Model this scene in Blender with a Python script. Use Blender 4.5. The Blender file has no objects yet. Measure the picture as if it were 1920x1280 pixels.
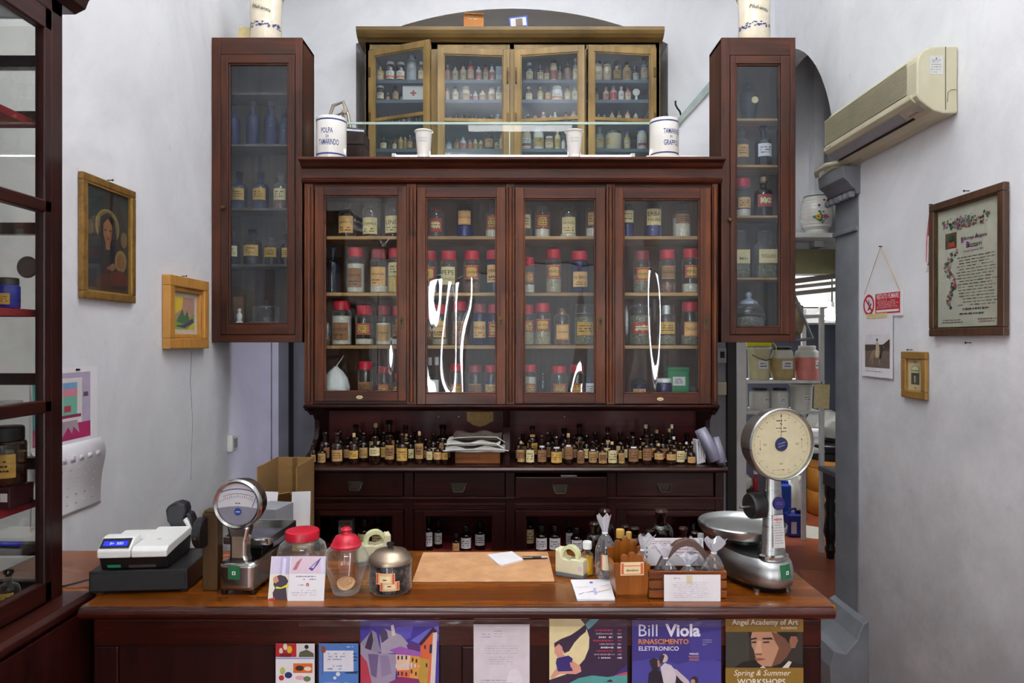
import bpy, bmesh, math, random
from mathutils import Vector, Matrix
PI = math.pi
SC = bpy.context.scene
COL = SC.collection
# ------------------------------------------------------------------ camera
FPX, CZ = 1280.0, 1.65                      # focal length in pixels of the 1920 wide frame, camera height
cam_d = bpy.data.cameras.new('camera'); cam_d.sensor_width = 36.0; cam_d.lens = 24.0
cam_d.clip_start = 0.05; cam_d.clip_end = 60
cam = bpy.data.objects.new('camera', cam_d); COL.objects.link(cam)
cam.location = (0, 0, CZ); cam.rotation_euler = (PI/2, 0, 0)
SC.camera = cam
# ------------------------------------------------------------------ view, world, large lights
SC.view_settings.view_transform = 'Standard'; SC.view_settings.look = 'None'
SC.view_settings.gamma = 1.0; SC.view_settings.use_curve_mapping = False
SC.view_settings.exposure = 0.06
SC.cycles.transparent_max_bounces = 40
SC.cycles.max_bounces = 9; SC.cycles.diffuse_bounces = 4; SC.cycles.glossy_bounces = 4
SC.cycles.caustics_reflective = False; SC.cycles.caustics_refractive = False
W = bpy.data.worlds.new('world'); SC.world = W; W.use_nodes = True
W.node_tree.nodes['Background'].inputs['Color'].default_value = (0.75, 0.85, 1.0, 1)
W.node_tree.nodes['Background'].inputs['Strength'].default_value = 0.25
def area(name, loc, rot, sx, sy, power, col=(1, 1, 1), spread=PI):
    l = bpy.data.lights.new(name, 'AREA'); l.shape = 'RECTANGLE'; l.size = sx; l.size_y = sy
    l.energy = power; l.color = col; l.spread = spread
    o = bpy.data.objects.new(name, l); COL.objects.link(o); o.location = loc; o.rotation_euler = rot
    return o
# daylight through the shop front behind the camera: a broad dull show window and three bright narrow gaps
area('daylight_window', (0.3, -2.86, 1.65), (PI/2, 0, 0), 1.9, 2.1, 15, (0.90, 0.95, 1.0))
area('daylight_gap_a', (-1.22, -2.86, 1.45), (PI/2, 0, 0), 0.08, 2.3, 25, (0.95, 0.97, 1.0))
area('daylight_gap_b', (-0.86, -2.86, 1.45), (PI/2, 0, 0), 0.07, 2.3, 20, (0.95, 0.97, 1.0))
area('daylight_gap_c', (1.52, -2.86, 1.45), (PI/2, 0, 0), 0.07, 2.3, 20, (0.95, 0.97, 1.0))
# ceiling tube lamp and added uplights (fittings built with the ceiling), added storeroom fill
area('ceiling_tube_light', (0.1, -0.9, 4.34), (0, 0, 0), 1.3, 0.25, 42, (1.0, 0.99, 0.97))
area('added_uplight_front', (0.1, 0.6, 4.17), (PI, 0, 0), 1.8, 0.3, 135, (0.97, 0.98, 1.0))  # unseen uplights added for soft even bounce off the vault
area('added_uplight_rear', (0.1, 2.9, 4.17), (PI, 0, 0), 1.8, 0.3, 150, (0.97, 0.98, 1.0))
area('storeroom_fill_light', (2.35, 6.1, 2.82), (0, 0, 0), 0.9, 0.2, 34, (0.97, 0.98, 1.0))  # fill added to lighten the storeroom shelves
rad_spread = math.radians(70)
area('passage_light', (1.42, 4.57, 1.35), (0, PI/2, 0), 1.0, 0.3, 4, (0.76, 0.72, 1.0), rad_spread)     # cool light from the doorway along the gap behind the hutch
# ------------------------------------------------------------------ small maths
def PX(px, py, Y): return ((px - 960) * Y / FPX, Y, CZ - (py - 640) * Y / FPX)
def XA(px, Y): return (px - 960) * Y / FPX
def ZA(py, Y): return CZ - (py - 640) * Y / FPX
def lin(v): return v / 12.92 if v <= 0.04045 else ((v + 0.055) / 1.055) ** 2.4
def hx(s):
    s = s.lstrip('#'); return tuple(lin(int(s[i:i+2], 16) / 255) for i in (0, 2, 4))
# ------------------------------------------------------------------ materials (all node based)
MATS = {}
def newmat(name):
    m = bpy.data.materials.new(name); m.use_nodes = True; nt = m.node_tree; nt.nodes.clear()
    out = nt.nodes.new('ShaderNodeOutputMaterial'); return m, nt, out
def surf(name, col, rough=0.5, metal=0.0, var=0.12, scale=(14, 14, 14), bump=0.0, bscale=60, spec=0.5, coat=0.0, col2=None, detail=5, rvar=0.0, contrast=(0.3, 0.7)):
    """Principled surface whose colour wanders between two tones with a stretched noise."""
    if name in MATS: return MATS[name]
    m, nt, out = newmat(name); N = nt.nodes; L = nt.links
    b = N.new('ShaderNodeBsdfPrincipled'); L.new(b.outputs[0], out.inputs[0])
    tc = N.new('ShaderNodeTexCoord'); mp = N.new('ShaderNodeMapping'); L.new(tc.outputs['Object'], mp.inputs[0])
    mp.inputs['Scale'].default_value = scale
    nz = N.new('ShaderNodeTexNoise'); nz.inputs['Scale'].default_value = 1.0; nz.inputs['Detail'].default_value = detail
    nz.inputs['Roughness'].default_value = 0.6; L.new(mp.outputs[0], nz.inputs['Vector'])
    cr = N.new('ShaderNodeValToRGB'); L.new(nz.outputs['Fac'], cr.inputs[0])
    a = tuple(max(0, c * (1 - var)) for c in col); c2 = col2 or tuple(min(1, c * (1 + var)) for c in col)
    cr.color_ramp.elements[0].position = contrast[0]; cr.color_ramp.elements[1].position = contrast[1]
    cr.color_ramp.elements[0].color = (*a, 1); cr.color_ramp.elements[1].color = (*c2, 1)
    L.new(cr.outputs[0], b.inputs['Base Color'])
    b.inputs['Roughness'].default_value = rough; b.inputs['Metallic'].default_value = metal
    b.inputs['Specular IOR Level'].default_value = spec
    b.inputs['Coat Weight'].default_value = coat; b.inputs['Coat Roughness'].default_value = 0.12
    if rvar:
        mr = N.new('ShaderNodeMapRange'); L.new(nz.outputs['Fac'], mr.inputs[0])
        mr.inputs['From Min'].default_value = 0.3; mr.inputs['From Max'].default_value = 0.7
        mr.inputs['To Min'].default_value = max(0.02, rough - rvar); mr.inputs['To Max'].default_value = rough + rvar
        L.new(mr.outputs[0], b.inputs['Roughness'])
    if bump:
        n2 = N.new('ShaderNodeTexNoise'); n2.inputs['Scale'].default_value = bscale; n2.inputs['Detail'].default_value = 4
        L.new(tc.outputs['Object'], n2.inputs['Vector'])
        bp = N.new('ShaderNodeBump'); bp.inputs['Strength'].default_value = bump; bp.inputs['Distance'].default_value = 0.01
        L.new(n2.outputs['Fac'], bp.inputs['Height']); L.new(bp.outputs[0], b.inputs['Normal'])
    MATS[name] = m; return m
def wood(name, dark, light, axis='Z', rough=0.35, coat=0.3, knots=True, grain=1.0, bump=0.08):
    if name in MATS: return MATS[name]
    m, nt, out = newmat(name); N = nt.nodes; L = nt.links
    b = N.new('ShaderNodeBsdfPrincipled'); L.new(b.outputs[0], out.inputs[0])
    tc = N.new('ShaderNodeTexCoord'); mp = N.new('ShaderNodeMapping'); L.new(tc.outputs['Object'], mp.inputs[0])
    s = {'X': (1.6, 34, 34), 'Y': (34, 1.6, 34), 'Z': (34, 34, 1.6)}[axis]
    mp.inputs['Scale'].default_value = tuple(v * grain for v in s)
    nz = N.new('ShaderNodeTexNoise'); nz.inputs['Scale'].default_value = 1; nz.inputs['Detail'].default_value = 7
    nz.inputs['Roughness'].default_value = 0.65; nz.inputs['Distortion'].default_value = 0.6; L.new(mp.outputs[0], nz.inputs['Vector'])
    cr = N.new('ShaderNodeValToRGB'); L.new(nz.outputs['Fac'], cr.inputs[0])
    cr.color_ramp.elements[0].position = 0.28; cr.color_ramp.elements[1].position = 0.72
    cr.color_ramp.elements[0].color = (*dark, 1); cr.color_ramp.elements[1].color = (*light, 1)
    big = N.new('ShaderNodeTexNoise'); big.inputs['Scale'].default_value = 3.5; big.inputs['Detail'].default_value = 3
    L.new(tc.outputs['Object'], big.inputs['Vector'])
    mr = N.new('ShaderNodeMapRange'); L.new(big.outputs['Fac'], mr.inputs[0]); mr.inputs['From Min'].default_value = 0.3; mr.inputs['From Max'].default_value = 0.7
    mr.inputs['To Min'].default_value = 0.6; mr.inputs['To Max'].default_value = 1.25
    mx = N.new('ShaderNodeMix'); mx.data_type = 'RGBA'; mx.blend_type = 'MULTIPLY'; mx.inputs[0].default_value = 1
    L.new(cr.outputs[0], mx.inputs[6]); L.new(mr.outputs[0], mx.inputs[7])
    last = mx.outputs[2]
    if knots:
        vo = N.new('ShaderNodeTexVoronoi'); vo.inputs['Scale'].default_value = 5.5; L.new(tc.outputs['Object'], vo.inputs['Vector'])
        kr = N.new('ShaderNodeMapRange'); L.new(vo.outputs['Distance'], kr.inputs[0]); kr.inputs['From Min'].default_value = 0.03; kr.inputs['From Max'].default_value = 0.13
        kr.inputs['To Min'].default_value = 0.25; kr.inputs['To Max'].default_value = 1.0
        m3 = N.new('ShaderNodeMix'); m3.data_type = 'RGBA'; m3.blend_type = 'MULTIPLY'; m3.inputs[0].default_value = 1
        L.new(last, m3.inputs[6]); L.new(kr.outputs[0], m3.inputs[7]); last = m3.outputs[2]
    L.new(last, b.inputs['Base Color'])
    b.inputs['Roughness'].default_value = rough; b.inputs['Coat Weight'].default_value = coat; b.inputs['Coat Roughness'].default_value = 0.15; b.inputs['Specular IOR Level'].default_value = 0.3
    bp = N.new('ShaderNodeBump'); bp.inputs['Strength'].default_value = bump; bp.inputs['Distance'].default_value = 0.004
    L.new(nz.outputs['Fac'], bp.inputs['Height']); L.new(bp.outputs[0], b.inputs['Normal'])
    MATS[name] = m; return m
def glass(name, tint=(0.96, 0.98, 0.97), refl=0.05, edge=0.6, rough=0.02, haze=0.0, hazecol=(0.6, 0.62, 0.66), wave=0.0, wscale=(5, 5, 1.6), rim=0.0):
    """Thin clear glass: straight-through transparency, sheen growing towards grazing angles, optional haze and waviness."""
    if name in MATS: return MATS[name]
    m, nt, out = newmat(name); N = nt.nodes; L = nt.links
    tr = N.new('ShaderNodeBsdfTransparent'); gl = N.new('ShaderNodeBsdfGlossy'); gl.inputs['Roughness'].default_value = rough
    lw = N.new('ShaderNodeLayerWeight'); lw.inputs['Blend'].default_value = 0.5
    pw = N.new('ShaderNodeMath'); pw.operation = 'POWER'; pw.inputs[1].default_value = 3.5; L.new(lw.outputs['Facing'], pw.inputs[0])
    ma = N.new('ShaderNodeMath'); ma.operation = 'MULTIPLY_ADD'; L.new(pw.outputs[0], ma.inputs[0]); ma.inputs[1].default_value = edge; ma.inputs[2].default_value = refl
    nz = N.new('ShaderNodeTexNoise'); tc = N.new('ShaderNodeTexCoord'); mp = N.new('ShaderNodeMapping')
    L.new(tc.outputs['Object'], mp.inputs[0]); mp.inputs['Scale'].default_value = wscale; L.new(mp.outputs[0], nz.inputs['Vector'])
    nz.inputs['Scale'].default_value = 1; nz.inputs['Detail'].default_value = 1
    cr = N.new('ShaderNodeMix'); cr.data_type = 'RGBA'; L.new(nz.outputs['Fac'], cr.inputs[0])
    cr.inputs[6].default_value = (*[c * 0.97 for c in tint], 1); cr.inputs[7].default_value = (*tint, 1); L.new(cr.outputs[2], tr.inputs['Color'])
    if wave:
        bp = N.new('ShaderNodeBump'); bp.inputs['Strength'].default_value = 1.0; bp.inputs['Distance'].default_value = wave
        L.new(nz.outputs['Fac'], bp.inputs['Height']); L.new(bp.outputs[0], gl.inputs['Normal'])
    mx = N.new('ShaderNodeMixShader'); L.new(ma.outputs[0], mx.inputs[0]); L.new(tr.outputs[0], mx.inputs[1]); L.new(gl.outputs[0], mx.inputs[2])
    last = mx.outputs[0]
    if haze:
        df = N.new('ShaderNodeBsdfDiffuse'); df.inputs['Color'].default_value = (*hazecol, 1)
        m2 = N.new('ShaderNodeMixShader'); m2.inputs[0].default_value = haze; L.new(last, m2.inputs[1]); L.new(df.outputs[0], m2.inputs[2]); last = m2.outputs[0]
    if rim:          # refracted light at glass edges, painted as pale diffuse colour where seen edge-on
        p2 = N.new('ShaderNodeMath'); p2.operation = 'POWER'; p2.inputs[1].default_value = 2.2; L.new(lw.outputs['Facing'], p2.inputs[0])
        k2 = N.new('ShaderNodeMath'); k2.operation = 'MULTIPLY'; k2.inputs[1].default_value = rim; L.new(p2.outputs[0], k2.inputs[0])
        d2 = N.new('ShaderNodeBsdfDiffuse'); d2.inputs['Color'].default_value = (0.72, 0.76, 0.74, 1)
        m3 = N.new('ShaderNodeMixShader'); L.new(k2.outputs[0], m3.inputs[0]); L.new(last, m3.inputs[1]); L.new(d2.outputs[0], m3.inputs[2]); last = m3.outputs[0]
    L.new(last, out.inputs[0]); MATS[name] = m; return m
def glow(name, col, strength):
    if name in MATS: return MATS[name]
    m, nt, out = newmat(name); e = nt.nodes.new('ShaderNodeEmission'); e.inputs[0].default_value = (*col, 1); e.inputs[1].default_value = strength
    nt.links.new(e.outputs[0], out.inputs[0]); MATS[name] = m; return m
def flat(hexs, rough=0.6):
    """paint, print or paper of one hue with a faint mottling"""
    return surf('print_' + hexs.lstrip('#') + ('' if rough == 0.6 else str(rough)), hx(hexs), rough, var=0.05, scale=(30, 30, 30), detail=2)
def plaster(name, base, stain, lo=0.0, dirt_shade_z=None):
    m, nt, out = newmat(name); N = nt.nodes; L = nt.links
    b = N.new('ShaderNodeBsdfPrincipled'); L.new(b.outputs[0], out.inputs[0]); b.inputs['Roughness'].default_value = 0.85; b.inputs['Specular IOR Level'].default_value = 0.15
    tc = N.new('ShaderNodeTexCoord')
    n1 = N.new('ShaderNodeTexNoise'); n1.inputs['Scale'].default_value = 1.1; n1.inputs['Detail'].default_value = 7; n1.inputs['Roughness'].default_value = 0.62; n1.inputs['Distortion'].default_value = 0.8
    L.new(tc.outputs['Object'], n1.inputs['Vector'])
    cr = N.new('ShaderNodeValToRGB'); L.new(n1.outputs['Fac'], cr.inputs[0]); cr.color_ramp.elements[0].position = 0.32; cr.color_ramp.elements[1].position = 0.62
    cr.color_ramp.elements[0].color = (*stain, 1); cr.color_ramp.elements[1].color = (*base, 1)
    last = cr.outputs[0]
    # small scuffs
    n3 = N.new('ShaderNodeTexNoise'); n3.inputs['Scale'].default_value = 9; n3.inputs['Detail'].default_value = 8; n3.inputs['Roughness'].default_value = 0.7; L.new(tc.outputs['Object'], n3.inputs['Vector'])
    r3 = N.new('ShaderNodeMapRange'); L.new(n3.outputs['Fac'], r3.inputs[0]); r3.inputs['From Min'].default_value = 0.66; r3.inputs['From Max'].default_value = 0.78; r3.inputs['To Min'].default_value = 1; r3.inputs['To Max'].default_value = 0.78
    m3 = N.new('ShaderNodeMix'); m3.data_type = 'RGBA'; m3.blend_type = 'MULTIPLY'; m3.inputs[0].default_value = 1; L.new(last, m3.inputs[6]); L.new(r3.outputs[0], m3.inputs[7]); last = m3.outputs[2]
    if dirt_shade_z:       # grime and weaker light on the lower wall, painted dark, broken up by noise
        sp = N.new('ShaderNodeSeparateXYZ'); L.new(tc.outputs['Object'], sp.inputs[0])
        n4 = N.new('ShaderNodeTexNoise'); n4.inputs['Scale'].default_value = 2.6; n4.inputs['Detail'].default_value = 8; n4.inputs['Roughness'].default_value = 0.7; L.new(tc.outputs['Object'], n4.inputs['Vector'])
        ad = N.new('ShaderNodeMath'); ad.operation = 'MULTIPLY_ADD'; L.new(n4.outputs['Fac'], ad.inputs[0]); ad.inputs[1].default_value = 1.5; L.new(sp.outputs['Z'], ad.inputs[2])
        r4 = N.new('ShaderNodeMapRange'); L.new(ad.outputs[0], r4.inputs[0]); r4.inputs['From Min'].default_value = dirt_shade_z[0]; r4.inputs['From Max'].default_value = dirt_shade_z[1]; r4.inputs['To Min'].default_value = dirt_shade_z[2]; r4.inputs['To Max'].default_value = 1
        m4 = N.new('ShaderNodeMix'); m4.data_type = 'RGBA'; m4.blend_type = 'MULTIPLY'; m4.inputs[0].default_value = 1; L.new(last, m4.inputs[6]); L.new(r4.outputs[0], m4.inputs[7]); last = m4.outputs[2]
    L.new(last, b.inputs['Base Color'])
    n2 = N.new('ShaderNodeTexNoise'); n2.inputs['Scale'].default_value = 6; n2.inputs['Detail'].default_value = 8; L.new(tc.outputs['Object'], n2.inputs['Vector'])
    bp = N.new('ShaderNodeBump'); bp.inputs['Strength'].default_value = 0.35; bp.inputs['Distance'].default_value = 0.02; L.new(n2.outputs['Fac'], bp.inputs['Height']); L.new(bp.outputs[0], b.inputs['Normal'])
    MATS[name] = m; return m
M = {}
M['wall'] = plaster('plaster_white', hx('#e9eaec'), hx('#d5d6d8'))
M['wallr'] = plaster('plaster_white_grimy_shaded', hx('#eceef0'), hx('#d6d8da'), dirt_shade_z=(1.0, 2.5, 0.48))  # lower part darkened for both dirt and weaker light
M['wallg'] = plaster('plaster_grey', hx('#9a9b9f'), hx('#85868a'))
M['stone'] = surf('stone_grey', hx('#6f7277'), 0.8, var=0.2, scale=(5, 5, 5), bump=0.3, bscale=14)
M['floor'] = None
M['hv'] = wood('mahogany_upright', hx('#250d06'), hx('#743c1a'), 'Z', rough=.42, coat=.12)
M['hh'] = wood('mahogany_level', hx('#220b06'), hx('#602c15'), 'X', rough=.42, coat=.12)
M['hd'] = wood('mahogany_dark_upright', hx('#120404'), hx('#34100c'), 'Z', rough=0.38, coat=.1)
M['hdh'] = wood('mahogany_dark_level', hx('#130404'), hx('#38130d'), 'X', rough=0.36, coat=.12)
M['hback'] = wood('cabinet_back_wood', hx('#43250f'), hx('#6e4426'), 'Z', rough=0.6, coat=0.0)
M['redback'] = wood('red_back_wood', hx('#3a0a08'), hx('#661512'), 'X', rough=0.5, coat=0.08)
M['tv'] = wood('tall_cabinet_upright', hx('#241009'), hx('#572b16'), 'Z', rough=0.45, coat=.1)
M['th'] = wood('tall_cabinet_level', hx('#241009'), hx('#522915'), 'X', rough=0.45, coat=.1)
M['tin'] = wood('tall_cabinet_inside', hx('#4a4033'), hx('#6d5f4c'), 'Z', rough=0.8, coat=0, knots=False)
M['shelf'] = wood('pale_shelf_edge', hx('#8a6438'), hx('#bd9a66'), 'X', rough=0.6, coat=0, knots=False)
M['och'] = wood('ochre_paint', hx('#6a5329'), hx('#8f7545'), 'Z', rough=0.45, coat=0.1, knots=False, grain=0.35)
M['ocd'] = wood('ochre_paint_dark', hx('#5c4723'), hx('#7a6134'), 'X', rough=0.45, coat=0.1, knots=False, grain=0.35)
M['ocin'] = surf('ochre_cabinet_inside', hx('#6a6258'), 0.7, var=0.15)
M['ocback'] = surf('ochre_cabinet_back', hx('#8a8072'), 0.8, var=0.2, scale=(3, 3, 3))
M['ocsh'] = surf('slate_shelf', hx('#4b5763'), 0.6, var=0.1)
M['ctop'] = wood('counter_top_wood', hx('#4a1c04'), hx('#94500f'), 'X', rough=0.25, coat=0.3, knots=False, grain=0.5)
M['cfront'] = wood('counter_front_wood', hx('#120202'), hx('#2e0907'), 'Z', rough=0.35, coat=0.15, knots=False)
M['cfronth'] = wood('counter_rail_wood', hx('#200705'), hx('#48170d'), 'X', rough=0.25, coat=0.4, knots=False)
M['vit'] = wood('vitrine_wood', hx('#130404'), hx('#34110c'), 'Z', rough=0.36, coat=0.15, knots=False)
M['vith'] = wood('vitrine_wood_level', hx('#130404'), hx('#3c160e'), 'Y', rough=0.36, coat=0.15, knots=False)
M['redfelt'] = surf('red_felt', hx('#8f1a26'), 0.9, var=0.2, scale=(20, 20, 20))
M['pane'] = glass('cabinet_pane', (0.95, 0.97, 0.97), refl=0.034, edge=0.6, rough=0.015, wave=0.02, wscale=(3.6, 1, 0.8))
M['panet'] = glass('hazy_pane', (0.9, 0.93, 0.95), refl=0.03, edge=0.5, rough=0.05, haze=0.035, hazecol=hx('#8f98a8'))  # even blue-grey haze mixed over the pane
M['paneo'] = glass('hazy_pane_ochre', (0.9, 0.92, 0.93), refl=0.016, edge=0.5, rough=0.05, haze=0.08, hazecol=hx('#98a0a8'))  # even grey haze, a little stronger
M['panev'] = glass('vitrine_pane', (0.93, 0.94, 0.92), refl=0.05, edge=0.5)
M['pic'] = glass('picture_glass', (0.97, 0.98, 0.98), refl=0.04, edge=0.6)
M['screenglass'] = glass('edge_lit_screen', (0.95, 0.98, 0.965), refl=0.008, edge=0.4)
M['screenedge'] = surf('glass_edge_green', hx('#9fb0a4'), 0.2, var=0.1)
M['clear'] = glass('jar_glass', (0.965, 0.975, 0.975), refl=0.06, edge=0.6, rim=0.4)
M['bigclear'] = glass('thick_jar_glass', (0.965, 0.975, 0.96), refl=0.06, edge=0.7, rim=0.55)
M['cobalt'] = glass('cobalt_glass', (0.10, 0.12, 0.55), refl=0.05, edge=0.5)
M['bluejar'] = glass('pale_blue_glass', (0.45, 0.55, 0.88), refl=0.05, edge=0.5)
M['teal'] = glass('teal_glass', (0.35, 0.55, 0.6), refl=0.05, edge=0.5)
M['amber'] = surf('amber_glass_dark', hx('#1b0d08'), 0.08, var=0.3, spec=0.6)
M['amberc'] = glass('amber_glass_clear', (0.42, 0.22, 0.12), refl=0.06, edge=0.55)
M['amberd'] = surf('dark_brown_glass', hx('#2a1710'), 0.12, var=0.3, spec=0.5)
M['nearblack'] = surf('black_blue_glass', hx('#141827'), 0.1, var=0.2)
M['redlid'] = surf('red_plastic', hx('#b8142c'), 0.35, var=0.12)
M['redlid2'] = surf('faded_red_plastic', hx('#8a3036'), 0.4, var=0.12)
M['cork'] = surf('cork', hx('#b59a6c'), 0.9, var=0.25, scale=(90, 90, 90))
M['black'] = surf('black_plastic', hx('#0e0e10'), 0.42, var=0.15)
M['blackm'] = surf('black_matt', hx('#101012'), 0.7, var=0.15)
M['white'] = surf('white_plastic', hx('#e4e4e0'), 0.35, var=0.04)
M['paper'] = surf('white_paper', hx('#e6e4e6'), 0.8, var=0.04)
M['cream'] = surf('cream_label', hx('#d9c793'), 0.8, var=0.12, scale=(40, 40, 40))
M['tan'] = surf('tan_label', hx('#b08a55'), 0.8, var=0.22, scale=(40, 40, 40))
M['gold'] = surf('gold_label', hx('#c29a4b'), 0.8, var=0.2, scale=(40, 40, 40))
M['brownl'] = surf('brown_label', hx('#8a6240'), 0.8, var=0.15, scale=(40, 40, 40))
M['orangel'] = surf('orange_label', hx('#d2a566'), 0.8, var=0.12, scale=(40, 40, 40))
M['redl'] = surf('red_label', hx('#a6362c'), 0.8, var=0.15, scale=(40, 40, 40))
M['ink'] = surf('ink', hx('#2a231c'), 0.8, var=0.1)
M['inkb'] = surf('cobalt_glaze', hx('#20306f'), 0.3, var=0.2, scale=(80, 80, 80))
M['ceramic'] = surf('white_glaze', hx('#e6e2da'), 0.15, var=0.04, coat=0.4)
M['cerac'] = surf('cream_glaze', hx('#ddd2b8'), 0.2, var=0.08, coat=0.4)
M['chrome'] = surf('worn_chrome', hx('#b9b9b6'), 0.18, 1.0, var=0.12, scale=(10, 10, 10), rvar=0.08)
M['steel'] = surf('brushed_steel', hx('#a8aaa8'), 0.33, 1.0, var=0.18, scale=(3, 3, 60), rvar=0.1)
M['tinm'] = surf('tin_lid', hx('#a69580'), 0.35, 0.9, var=0.2)
M['brass'] = surf('old_brass', hx('#574629'), 0.5, 0.75, var=0.3)
M['pewter'] = surf('dark_pewter', hx('#3f362a'), 0.5, 0.6, var=0.25)
M['giltm'] = surf('gilt_frame', hx('#8d6a35'), 0.4, 0.5, var=0.35, scale=(30, 30, 30), bump=0.2)
M['giltl'] = surf('honey_wood', hx('#b8823a'), 0.4, var=0.2, scale=(4, 30, 4), coat=0.2)
M['framed'] = wood('frame_dark_wood', hx('#3a261a'), hx('#5e4330'), 'Z', rough=0.4, knots=False)
M['card'] = surf('cardboard', hx('#8c6a3c'), 0.9, var=0.12, scale=(6, 6, 30))
M['cello'] = glass('cellophane', (0.96, 0.96, 0.97), refl=0.14, edge=0.5, rough=0.10, haze=0.05, hazecol=(0.85, 0.85, 0.9), wave=0.006, wscale=(55, 55, 40), rim=.25)
M['film'] = glass('clear_film', (0.96, 0.96, 0.97), refl=0.05, edge=0.4, rough=0.2, wave=0.004, wscale=(18, 18, 40))
M['acb'] = surf('aged_plastic', hx('#bdb89c'), 0.45, var=0.08, scale=(5, 5, 5))
M['powder'] = surf('pale_powder', hx('#d8d2c2'), 0.95, var=0.15, scale=(50, 50, 50), bump=0.5, bscale=120)
M['yellowp'] = surf('yellow_powder', hx('#cfae52'), 0.95, var=0.2, scale=(50, 50, 50))
M['herb'] = surf('dried_herbs', hx('#7d7d66'), 0.95, var=0.6, scale=(90, 90, 90), bump=0.8, bscale=150)
M['bark'] = surf('dried_bark', hx('#86604a'), 0.95, var=0.6, scale=(80, 80, 80), bump=0.8, bscale=150)
M['seeds'] = surf('pale_seeds', hx('#b3a888'), 0.95, var=0.4, scale=(120, 120, 120), bump=0.8, bscale=180)
M['bluec'] = surf('blue_contents', hx('#232a68'), 0.6, var=0.3)
M['darkc'] = surf('dark_sweets', hx('#33201f'), 0.35, var=0.6, scale=(70, 70, 70), bump=0.8, bscale=90, col2=hx('#9a8580'), contrast=(.5, .78))
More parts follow.
